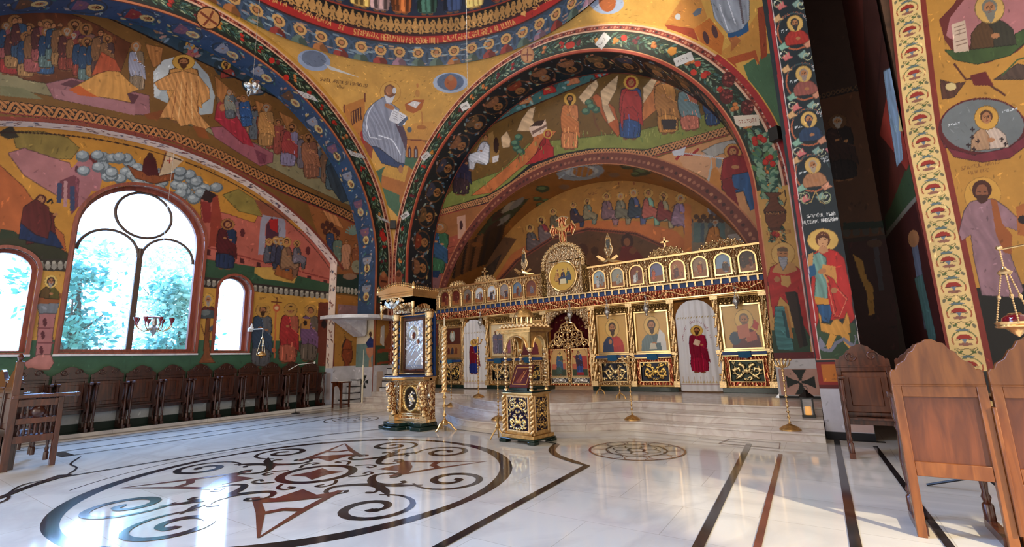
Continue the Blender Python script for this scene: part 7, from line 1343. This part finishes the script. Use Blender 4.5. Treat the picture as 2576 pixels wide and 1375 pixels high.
# ================================================================== STALLS
def crest_pts(w, z, h, n=15):
    P = [(-w, z)]
    pr = [(-1, .28), (-.93, .36), (-.86, .34), (-.8, .46), (-.62, .55), (-.5, .72), (-.4, .76), (-.3, .9), (-.18, .93), (-.07, 1.0), (.07, 1.0), (.18, .93), (.3, .9), (.4, .76), (.5, .72), (.62, .55), (.8, .46), (.86, .34), (.93, .36), (1, .28)]
    return P + [(w * a, z + h * b_) for a, b_ in pr] + [(w, z)]
def turned(mb, x, y, z0, z1, r, mat):
    h = z1 - z0; mb.lathe([(r * f_, z0 + h * g_) for f_, g_ in [(1, 0), (1, .12), (.6, .14), (.9, .18), (.55, .22), (.75, .3), (1, .45), (.7, .58), (.5, .68), (.9, .72), (.6, .76), (.95, .8), (.95, 1)]], (x, y, 0), 12, mat)
def make_stall(label, loc, rz, w=.6, top=1.43, wd='walnut_dark', pn='walnut', group=None, name='choir_stall', arms='both', open_side=False):
    t = thing(name, label, 'choir stall', loc, rz, group); h = w / 2
    mb = MB(); mb.box(-h, -h + .05, .36, .42, .0, 1.1, wd); mb.box(h - .05, h, .36, .42, .0, 1.1, wd); mb.box(-h + .05, h - .05, .36, .42, 1.04, 1.1, wd); mb.box(-h + .05, h - .05, .36, .42, .42, .52, wd); mb.box(-h + .05, h - .05, .36, .42, .5, 1.05, pn) if False else None; mb.build('back_frame', t, bevel=.004)
    mb = MB(); mb.box(-h + .05, h - .05, .38, .4, .52, 1.04, pn); mb.box(-h + .12, h - .12, .372, .408, .6, .97, pn); mb.build('back_panel', t, bevel=.008)
    mb = MB(); mb.prism(crest_pts(h, 1.1, top - 1.1), .365, .415, wd); mb.box(-h, h, .35, .43, 1.1, 1.125, wd)
    for sg in (-1, 1): mb.tube([(x, .355, z) for x, z in spiral(sg * h * .4, 1.24, .07, 0, 1.2, sg, 16, .2)], .012, wd, 6)
    mb.build('crest', t, bevel=.003)
    mb = MB(); mb.prism([(-h + .06, .37), (h - .06, .37), (h - .06, .44), (h * .5, .47), (-h * .5, .47), (-h + .06, .44)], .3, .36, wd); mb.box(-h + .05, h - .05, .2, .36, .44, .47, wd); mb.build('folding_seat', t, bevel=.004)
    for sg in ((-1, 1) if arms == 'both' else ((-1,) if arms == 'left' else (1,))):
        x = sg * (h - .03); mb = MB(); pr = [(.36, .0), (.36, 1.0), (.2, 1.0), (.12, .9), (.16, .72), (.2, .6), (.1, .5), (.08, .42), (.2, .36), (.24, .2), (.2, .08), (.3, .0)]; mb.prism(pr, x - .018, x + .018, wd, ax=0); mb.box(x - .03, x + .03, -.04, .38, 0, .07, wd)
        if open_side: mb = MB(); mb.box(x - .018, x + .018, .05, .36, .36, .46, wd); mb.box(x - .02, x + .02, .34, .38, 0, 1.0, wd)
        sp = mb.build('side_panel', t, bevel=.004)
        mb = MB(); turned(mb, x, .02, .07, .95, .03, wd); mb.build('front_post', t)
        mb = MB(); mb.box(x - .03, x + .045 if sg < 0 else x + .03, -.0, .4, .97, 1.005, wd); mb.tube([(x - .03, -.02, .985), (x + .03, -.02, .985)], .03, wd, 10); mb.build('armrest', t, bevel=.004)
    return t
G = 'choir stalls along the window wall'
y0s = 2.71 - .62 + .31
where = ['behind the dark carved chair at the left edge', 'under the left end of the large window', 'under the left light of the large window', 'under the mullion of the large window', 'under the right light of the large window', 'at the right end of the large window', 'under the painted tree', 'under the small right window', 'below the bracket lamp', 'under the painted crowned woman', 'nearest the pulpit']
s0_ = make_stall('dark carved stall with folding seat ' + where[0], (-13.05, y0s, .075), PI / 2, .575, 1.36, group=G)
for i in range(1, 11): dup(s0_, (-13.05, y0s + .62 * i, .075), PI / 2, label='dark carved stall with folding seat ' + where[i])
# row across the left edge, facing the screen
G2 = 'stalls in the row at the left edge'
wl = ['nearest stall of the row at the left edge, with carved openwork side', 'second stall of the row at the left edge', 'third stall of the row at the left edge', 'farthest stall of the row at the left edge, nearest the wall']
e0 = make_stall(wl[0], (-10.14, 2.06, 0), PI, .84, 1.4, group=G2, name='choir_stall', open_side=True)
for i in range(1, 4): dup(e0, (-10.14 - .9 * i, 2.06, 0), PI, label=wl[i])
t = thing('bench_end', 'dark carved openwork end panel closing the stall row at the left edge', 'bench end', (-9.62, 1.62, 0)); mb = MB()
mb.box(-.04, .04, -.06, .02, 0, 1.5, 'walnut'); mb.box(-.04, .04, .44, .5, 0, .98, 'walnut')
for z, h_ in ((.36, .1), (.62, .08), (.86, .1)): mb.box(-.03, .03, .02, .44, z, z + h_, 'walnut')
mb.build('frame', t, bevel=.004); mb = MB(); [mb.lathe([(.014, .46), (.024, .5), (.012, .54), (.022, .58), (.014, .62)], (0, .07 + k * .055, 0), 8, 'walnut_dark') for k in range(7)]; [mb.lathe([(.016, .7), (.03, .75), (.014, .79), (.016, .86)], (0, .08 + k * .06, 0), 8, 'walnut_dark') for k in range(6)]; mb.ball((0, .24, .78), .09, 'walnut_dark', 12); mb.build('spindles', t)
mb = MB(); mb.box(-.08, .07, -.05, .62, .98, 1.03, 'walnut'); mb.tube([(-.08, .64, 1.0), (.07, .64, 1.0)], .035, 'walnut', 10); mb.build('armrest', t, bevel=.008)
mb = MB(); [mb.lathe([(.03, 1.5), (.02, 1.52), (.04, 1.57), (.012, 1.62)], (x, -.02, 0), 8, 'walnut') for x in (-.02,)]; mb.build('finial', t)
# right-hand stalls
for lab, x, y, rz, w_, nm in [('reddish wooden stall seen from behind, full back panel in the right foreground', .67, 4.57, 0, .52, 'A'), ('reddish wooden stall seen from behind, cut off by the right edge', 1.2, 4.57, 0, .5, 'B')]:
    t = thing('choir_stall', lab, 'choir stall', (x, y, 0), rz, 'reddish stalls with their backs to us'); h = w_ / 2
    mb = MB(); [mb.prism([(a, 0), (a + .055, 0), (a + .055, 1.06), (a, 1.06)], -.005, .05, 'oak_red') for a in (-h, h - .055)]; mb.box(-h + .055, h - .055, .0, .045, .98, 1.06, 'oak_red'); mb.box(-h + .055, h - .055, .0, .045, .42, .52, 'oak_red'); mb.box(-h - .02, -h, -.03, .04, .1, .92, 'oak_red') if nm == 'B' else None; mb.build('back_frame', t, bevel=.004)
    mb = MB(); mb.box(-h + .055, h - .055, .018, .035, .52, .98, 'oak_panel'); mb.build('back_panel', t)
    mb = MB(); mb.prism(crest_pts(h, 1.06, .34), 0., .045, 'oak_red'); mb.box(-h, h, -.008, .06, 1.055, 1.07, 'oak_red'); mb.build('crest', t, bevel=.006)
    mb = MB(); mb.box(-h + .05, h - .05, .05, .4, .42, .45, 'walnut'); mb.build('seat', t, bevel=.005)
    for sg in (-1, 1):
        xx = sg * (h - .04); mb = MB(); turned(mb, xx, .45, .06, .95, .034, 'walnut'); mb.box(xx - .03, xx + .03, .05, .5, 0, .06, 'walnut'); mb.build('front_post', t); mb = MB(); mb.box(xx - .035, xx + .035, .05, .5, .95, .985, 'walnut'); mb.tube([(xx - .04, .5, .96), (xx + .04, .5, .96)], .032, 'walnut', 10); mb.build('armrest', t, bevel=.005)
make_stall('dark reddish stall facing us, beside the pier with the young soldier saint', (.42, 7.3, 0), .0, .58, 1.4, 'walnut', 'oak_panel', 'stalls facing us on the right')
make_stall('dark stall facing us, partly hidden behind the two reddish stall backs', (1.05, 7.3, 0), .0, .58, 1.4, 'walnut', 'walnut_dark', 'stalls facing us on the right')
# music stand feet under the stalls
t = thing('music_stand', 'black folding stand whose legs show under the right foreground stall', 'music stand', (1.1, 6.1, 0)); mb = MB(); [mb.tube([(0, 0, .16), (.42 * math.cos(a), .42 * math.sin(a), .012)], .012, 'black_metal', 6) for a in (2.9, 5.0, .8)]; mb.build('tripod', t); mb = MB(); mb.tube([(0, 0, .12), (0, 0, .95)], .012, 'black_metal', 8); mb.box(-.2, .2, -.02, .0, .9, 1.1, 'black_metal'); mb.build('pole_and_desk', t)

# ================================================================== PULPIT on the north-east pier
pu = thing('pulpit', 'grey marble pulpit slab and stair wrapped round the pier beside the stalls', 'pulpit', (-12.2, 9.6, 0)); L = lambda x, y: (x + 12.2, y - 9.6)
mb = MB(); pl = [L(-13.08, 8.62), L(-12.6, 8.6), L(-12.0, 8.85), L(-11.6, 9.3), L(-11.5, 9.9), L(-11.62, 10.75), L(-12.17, 10.75), L(-12.17, 10.0), L(-13.08, 10.0)]; mb.prism(pl, 2.72, 2.83, 'white_marble', ax=2); mb.build('slab', pu, bevel=.01)
mb = MB(); mb.prism([(L(0, 9.05)[1], 2.72), (L(0, 9.9)[1], 2.2), (L(0, 9.98)[1], 2.3), (L(0, 9.98)[1], 2.72)], L(-13.06, 0)[0], L(-12.5, 0)[0], 'white_marble', ax=0); mb.build('stair_underside', pu)
for k in range(4):
    mb = MB(); y = 9.35 + k * .0; mb.box(L(-13.06, 0)[0], L(-12.75 + .0, 0)[0], L(0, 9.4 + k * .15)[1], L(0, 10.0)[1], k * .2, .2 + k * .2 - .03, 'white_marble'); mb.box(L(-13.06, 0)[0], L(-12.73, 0)[0], L(0, 9.39 + k * .15)[1], L(0, 10.0)[1], .17 + k * .2, .2 + k * .2, 'black_marble'); mb.build('step', pu)
for k in range(5):
    mb = MB(); x0 = -12.17 + .0; mb.box(L(x0, 0)[0], L(-11.7, 0)[0], L(0, 10.2 + .0)[1] + k * .1, L(0, 10.72)[1], .14 + k * .2, .33 + k * .2, 'white_marble'); mb.box(L(x0, 0)[0], L(-11.69, 0)[0], L(0, 10.19)[1] + k * .1, L(0, 10.72)[1], .31 + k * .2, .34 + k * .2, 'black_marble'); mb.build('step', pu)
# small carved table, tall white candle, mic stand
t = thing('side_table', 'small carved walnut table with arched sides beside the pulpit', 'table', (-12.5, 9.1, 0)); mb = MB(); mb.box(-.32, .2, -.16, .22, .74, .78, 'walnut'); mb.build('top', t, bevel=.005)
for x in (-.29, .13):
    for y in (-.13, .15): mb = MB(); mb.box(x, x + .04, y, y + .04, 0, .74, 'walnut'); mb.build('leg', t)
mb = MB(); mb.prism([(-.25, .74), (-.25, .5), (-.2, .62), (-.08, .67), (.04, .62), (.1, .5), (.1, .74)], -.14, -.12, 'walnut'); mb.build('apron', t); mb = MB(); mb.box(-.27, .15, -.12, .18, .08, .11, 'walnut'); mb.build('shelf', t)
t = thing('papers', 'white papers lying on the small carved table', 'papers', (-12.48, 9.12, .781)); mb = MB(); mb.box(-.1, .12, -.1, .1, 0, .012, 'white_plastic'); mb.build('sheets', t)
t = thing('floor_candle', 'tall white candle on a black stand beside the chalice painting', 'candle', (-12.02, 9.5, 0)); mb = MB(); mb.lathe([(.09, 0), (.08, .02), (.015, .04), (.015, .12)], n=12, mat='black_metal'); mb.build('stand', t); mb = MB(); mb.lathe([(.028, .12), (.026, 1.25), (.01, 1.27)], n=12, mat='candle_wax'); mb.lathe([(.008, 1.27), (.004, 1.75)], n=6, mat='candle_wax'); mb.build('wax', t)
t = thing('microphone_stand', 'thin microphone stand with a white boom before the last stalls', 'microphone stand', (-12.42, 7.58, 0)); mb = MB(); mb.lathe([(.12, 0), (.11, .015), (.012, .03), (.012, .05)], n=14, mat='black_metal'); mb.build('base', t); mb = MB(); mb.tube([(0, 0, .05), (0, 0, 1.34)], .009, 'black_metal', 8); mb.build('pole', t); mb = MB(); mb.tube([(0, -.28, 1.2), (0, 0, 1.34), (0, .5, 1.38)], .01, 'white_plastic', 8); mb.lathe([(.02, 0), (.025, .05), (.005, .07)], (0, .5, 1.35), 8, 'white_plastic'); mb.build('boom', t)

# ================================================================== LAMPS
def hung_lamp(name, label, loc, s, cup='red_glass', parts=3):
    t = thing(name, label, 'hanging lamp', loc); mb = MB()
    mb.lathe([(.01 * s, -.1 * s), (.05 * s, -.06 * s), (.1 * s, 0), (.19 * s, .02 * s), (.2 * s, .035 * s), (.18 * s, .05 * s), (.19 * s, .07 * s), (.2 * s, .085 * s), (.14 * s, .1 * s)], n=24, mat='gold_smooth'); mb.build('dish', t)
    mb = MB(); mb.lathe([(.13 * s, .1 * s), (.12 * s, .14 * s), (.09 * s, .17 * s), (.06 * s, .18 * s)], n=20, mat=cup); mb.lathe([(.06 * s, .18 * s), (.07 * s, .19 * s), (.05 * s, .2 * s)], n=14, mat='gold_smooth'); mb.build('glass_cup', t)
    for k in range(parts):
        a = k * 2 * PI / parts + .4; A = Vector((.19 * s * math.cos(a), .19 * s * math.sin(a), .07 * s)); B = Vector((.04 * s * math.cos(a), .04 * s * math.sin(a), .72 * s)); mb = MB(); n = 22
        for q in range(n): p = A.lerp(B, q / (n - 1)); mb.ball(tuple(p), (.022 if q == n // 2 else .011) * s, 'gold_smooth', 6, sz=1.5)
        mb.build('chain', t)
    mb = MB(); mb.lathe([(.06 * s, .7 * s), (.075 * s, .73 * s), (.03 * s, .77 * s), (.02 * s, .8 * s)], n=14, mat='gold_smooth'); [mb.ball((0, 0, (.82 + q * .03) * s), .012 * s, 'gold_smooth', 6, sz=1.5) for q in range(8)]; mb.build('top_cap', t)
    return t
hl = hung_lamp('oil_lamp', 'gold oil lamp with a dark red glass on beaded chains, at the right edge', (1.05, 4.2, 1.44), .5)
t = thing('lamp_bracket', 'thin brass arm holding the oil lamp at the right edge', 'bracket', (1.05, 4.2, 0)); mb = MB(); mb.tube([(0, 0, 1.955), (.3, 0, 1.99), (.7, .0, 2.0)], .007, 'gold_smooth', 6); mb.ball((0, 0, 1.965), .018, 'gold_smooth', 8); mb.build('arm', t); mb = MB(); mb.tube([(.7, 0, .03), (.7, 0, 2.05)], .014, 'gold_smooth', 8); mb.lathe([(.16, 0), (.15, .02), (.02, .05)], (.7, 0, 0), 16, 'gold_smooth'); mb.build('pole', t)
t = thing('wall_bracket', 'white wall bracket beside the small right window', 'bracket', (-13.46, 6.68, 2.3)); mb = MB(); mb.box(0, .06, -.06, .06, 0, .1, 'white_plastic'); mb.tube([(.03, 0, .06), (.3, .04, .055), (.56, .08, .05)], .016, 'white_plastic', 8); mb.lathe([(.05, .06), (.06, .1), (.03, .14), (.035, .17), (.01, .22)], (.1, 0, 0), 10, 'white_plastic'); mb.tube([(.56, .08, .06), (.56, .08, -.07)], .012, 'white_plastic', 6); mb.build('arm', t)
hung_lamp('oil_lamp', 'small brass oil lamp hanging from the white bracket by the right window', (-12.9, 6.76, 1.6), .66, 'gold_old')
ch = thing('chandelier', 'small chandelier with red glass cups hanging on a wire before the large window', 'chandelier', (-13.2, 4.32, 2.12)); mb = MB(); mb.lathe([(.01, -.02), (.04, .06), (.1, .14), (.13, .18), (.06, .24), (.04, .4), (.1, .42)], n=14, mat='silver'); mb.build('body', ch)
mb = MB(); mb.lathe([(.16, .42), (.17, .44), (.08, .47)], n=16, mat='red_glass'); mb.build('top_dish', ch)
for k in range(8):
    a = k * PI / 4; c, d = math.cos(a), math.sin(a); mb = MB(); mb.tube([(.05 * c, .05 * d, .16), (.2 * c, .2 * d, .1), (.3 * c, .3 * d, .16), (.36 * c, .36 * d, .24)], .012, 'gold_smooth', 6); ar = mb.build('arm', ch); mb = MB(); mb.lathe([(.012, .24), (.015, .3), (.05, .38), (.055, .42)], (.36 * c, .36 * d, 0), 10, 'red_glass'); mb.build('red_cup', ar)
mb = MB(); mb.tube([(0, 0, .45), (0, 0, 4.75)], .004, 'silver', 5); mb.build('wire', ch)
t = thing('hanging_ornament', 'cluster of pale cups hanging on a long wire below the dome, upper left', 'hanging lamp', (-9., 4.15, 6.95)); mb = MB(); [mb.ball((.1 * math.cos(a), .1 * math.sin(a), .03 * math.sin(a * 2)), .06, 'silver', 8) for a in np.linspace(0, 5.2, 6)]; mb.tube([(-.12 + .07 * math.cos(a), 0, -.06 + .09 * math.sin(a)) for a in np.linspace(0, 2 * PI, 14)[:-1]], .012, 'silver', 6, closed=True); mb.build('cups', t); mb = MB(); mb.tube([(0, 0, .05), (0, 0, 9)], .004, 'silver', 5); mb.build('wire', t)
p_ = at(1176, 225, 1, 6.2); t = thing('hanging_wire', 'thin pale wire hanging from the dome before the seated evangelist painting', 'wire', tuple(p_)); mb = MB(); mb.tube([(0, 0, 0), (0, 0, 20.6 - p_[2] - 3.2)], .005, 'silver', 5); mb.build('wire', t)
for nm, loc, lab, rz in [('a', (-12.02, 10.6, 6.1), 'small black speaker where the two left arches meet', .8), ('b', (-.24, 10.6, 5.85), 'small black speaker at the foot of the right pendentive', -.5)]:
    t = thing('speaker', lab, 'speaker', loc, rz); mb = MB(); mb.box(-.1, .1, -.08, .08, -.16, .14, 'black_metal'); mb.build('cabinet', t, bevel=.01); mb = MB(); mb.tube([(0, .06, 0), (0, .22, .0)], .02, 'black_metal', 6); mb.build('mount', t)
t = thing('lantern', 'black metal lantern with a glowing candle at the foot of the right pier', 'lantern', (-.3, 9.0, .276)); k = .062; mb = MB(); mb.box(-.09, .09, -.09, .09, 0, .035, 'black_metal')
for x in (-.075, .075):
    for y in (-.075, .075): mb.box(x - .01, x + .01, y - .01, y + .01, .03, .3, 'black_metal')
mb.box(-.09, .09, -.09, .09, .29, .31, 'black_metal'); mb.build('frame', t); mb = MB(); mb.lathe([(.12, .31), (.07, .36), (.03, .39), (.035, .41), (.015, .43)], n=4, mat='black_metal'); mb.tube([(.03 * math.cos(a), 0, .45 + .03 * math.sin(a)) for a in np.linspace(0, 2 * PI, 10)[:-1]], .005, 'black_metal', 5, closed=True); mb.build('roof', t); mb = MB(); mb.lathe([(.045, .036), (.045, .16), (.02, .165)], n=14, mat='candle_glow'); mb.build('candle', t); mb = MB(); mb.box(-.07, .07, -.078, -.074, .04, .29, 'glass'); mb.box(.074, .078, -.07, .07, .04, .29, 'glass'); mb.build('panes', t)

# ================================================================== OUTSIDE THE WINDOWS
mb = MB(); mb.box(-60, -14.5, -30, 50, -.6, -.5, 'leaf_pale'); o = mb.build('ground_outside', smooth=False); o['kind'] = 'structure'
def tree(i, x, y, h, r, n, mats):
    t = thing('tree', lab_t[i], 'tree', (x, y, -.5), group='trees outside the windows'); mb = MB(); mb.tube([(0, 0, 0), (.1, .05, h * .3), (0, .1, h * .6), (.1, 0, h * .85)], [.16, .13, .09, .04], 'tree_bark', 8)
    for k in range(9): a = rnd.uniform(0, 6.3); z = h * rnd.uniform(.25, .75); mb.tube([(0, 0, z), (r * .4 * math.cos(a), r * .4 * math.sin(a), z + .5), (r * .75 * math.cos(a), r * .75 * math.sin(a), z + .9)], [.05, .03, .015], 'tree_bark', 5)
    mb.build('trunk', t); mb = MB(); cl = [(rnd.gauss(0, r * .45), rnd.gauss(0, r * .45), rnd.uniform(.12, 1) * h, rnd.choice(mats)) for _ in range(int(h * 9))]
    for k in range(n):
        cx, cy, cz, m = rnd.choice(cl); p = Vector((cx + rnd.gauss(0, .3), cy + rnd.gauss(0, .3), cz + rnd.gauss(0, .22))); a = Vector((rnd.gauss(0, 1), rnd.gauss(0, 1), rnd.gauss(0, .6))).normalized(); b_ = a.cross(Vector((rnd.gauss(0, 1), rnd.gauss(0, 1), rnd.gauss(0, 1)))).normalized(); s_ = rnd.uniform(.07, .15)
        mb.add([p - a * s_, p + b_ * s_ * .5, p + a * s_, p - b_ * s_ * .5], [(0, 1, 2, 3)], m)
    mb.build('foliage', t, smooth=False)
lab_t = ['bright leafy tree beyond the left light of the large window', 'leafy tree beyond the right light of the large window', 'pale tree beyond the small window at the left edge', 'pale leafy tree beyond the small right window', 'tall tree in the middle distance beyond the mullion', 'far pale tree beyond the right light']
for i, a in enumerate([(-18, 3.9, 5.6, .95, 3400, ['leaf_mid', 'leaf_dark', 'leaf_pale']), (-18., 6.6, 5.2, .85, 3600, ['leaf_mid', 'leaf_pale', 'leaf_dark']), (-18.3, .8, 4.4, .8, 1800, ['leaf_pale', 'leaf_mid']), (-19.4, 11.6, 6.0, 1.0, 3000, ['leaf_mid', 'leaf_pale']), (-24, 8.0, 7.0, 1.3, 2200, ['leaf_pale', 'leaf_mid']), (-24, 13.5, 7., 1.3, 2000, ['leaf_pale'])]): tree(i, *a)
# ================================================================== LIGHT AND CAMERA
w = bpy.data.worlds.new('World'); S.world = w; w.use_nodes = True; nt = w.node_tree; bg = nt.nodes['Background']
tc = N(nt, 'ShaderNodeTexCoord'); sp = N(nt, 'ShaderNodeSeparateXYZ'); nt.links.new(tc.outputs['Generated'], sp.inputs[0])
mr = N(nt, 'ShaderNodeMapRange'); mr.inputs['From Min'].default_value = -.85; mr.inputs['From Max'].default_value = -.05; mn = N(nt, 'ShaderNodeMath'); mn.operation = 'MINIMUM'; mn.inputs[1].default_value = 0; nt.links.new(sp.outputs['Y'], mn.inputs[0])
ma = N(nt, 'ShaderNodeMath'); ma.operation = 'MULTIPLY_ADD'; ma.inputs[1].default_value = -1.1; nt.links.new(mn.outputs[0], ma.inputs[0]); nt.links.new(sp.outputs['X'], ma.inputs[2]); nt.links.new(ma.outputs[0], mr.inputs['Value'])
rp = N(nt, 'ShaderNodeValToRGB'); rp.color_ramp.elements[0].color = (5.6, 9., 16, 1); rp.color_ramp.elements[1].color = (1.12, .99, .85, 1); nt.links.new(mr.outputs[0], rp.inputs['Fac']); nt.links.new(rp.outputs['Color'], bg.inputs['Color'])
bg.inputs['Strength'].default_value = 1.0
def area(name, loc, tgt, sx, sy, e, col):
    l = bpy.data.lights.new(name, 'AREA'); l.shape = 'RECTANGLE'; l.size = sx; l.size_y = sy; l.energy = e; l.color = col
    o = bpy.data.objects.new(name, l); COL.objects.link(o); o.location = loc; o.rotation_euler = (Vector(tgt) - Vector(loc)).to_track_quat('-Z', 'Y').to_euler()
area('west_fill', (-6, -7.5, 4), (-6, 8, 2.5), 6, 5, 300, (1, .93, .83))  # added fill light that brightens the icon screen and its gold
area('dome_fill', (-8, 2.5, 14.5), (-5, 7, 2), 3, 3, 260, (1, .9, .78))  # added fill light inside the closed dome, no window modelled there
sl = bpy.data.lights.new('sunbeam', 'SPOT'); sl.energy = 4600; sl.color = (1, .86, .62); sl.spot_size = math.radians(17); sl.spot_blend = .35; sl.shadow_soft_size = .12
so = bpy.data.objects.new('sunbeam', sl); COL.objects.link(so); so.location = (6.5, .5, 4.2); so.rotation_euler = (Vector((.75, 4.0, 0)) - Vector(so.location)).to_track_quat('-Z', 'Y').to_euler()
s2 = bpy.data.lights.new('pendentive_highlight_spot', 'SPOT'); s2.energy = 9000; s2.color = (1, .9, .72); s2.spot_size = math.radians(14); s2.spot_blend = .8; s2.shadow_soft_size = .1  # added spot for the south pendentive's highlight, standing in for sun off the floor
so2 = bpy.data.objects.new('pendentive_highlight_spot', s2); COL.objects.link(so2); so2.location = (-9.5, 1.5, 13.2); so2.rotation_euler = (Vector((-3.2, 10.0, 10.35)) - Vector(so2.location)).to_track_quat('-Z', 'Y').to_euler()
sk = bpy.data.lights.new('hazy_north_sky', 'SUN'); sk.energy = 26; sk.color = (.22, .46, 1); sk.angle = math.radians(60)
ko = bpy.data.objects.new('hazy_north_sky', sk); COL.objects.link(ko); ko.location = (-20, 4, 12); ko.rotation_euler = Vector((1, .05, -.95)).to_track_quat('-Z', 'Y').to_euler()
pl_ = bpy.data.lights.new('sanctuary_fill', 'POINT'); pl_.energy = 120; pl_.color = (1, .78, .5); pl_.shadow_soft_size = .15  # added warm fill hidden behind the icon screen to brighten the sanctuary
po = bpy.data.objects.new('sanctuary_fill', pl_); COL.objects.link(po); po.location = (-5.6, 12.75, 3.0)
cam = bpy.data.cameras.new('Camera'); co = bpy.data.objects.new('camera', cam); COL.objects.link(co); S.camera = co
cam.sensor_width = 36; cam.lens = 36 * FL / 2576; cam.clip_start = .05
Rw = np.stack([R3[:, 0], -R3[:, 1], -R3[:, 2]], 1)
M = Matrix([[*Rw[0], EYE[0]], [*Rw[1], EYE[1]], [*Rw[2], EYE[2]], [0, 0, 0, 1]]); co.matrix_world = M
S.view_settings.view_transform = 'Standard'; S.view_settings.look = 'None'; S.view_settings.gamma = 1; S.view_settings.exposure = 0.27
S.cycles.use_denoising = True; S.cycles.max_bounces = 7; S.cycles.diffuse_bounces = 4; S.cycles.glossy_bounces = 3; S.cycles.sample_clamp_indirect = 6; S.cycles.caustics_reflective = False; S.cycles.caustics_refractive = False
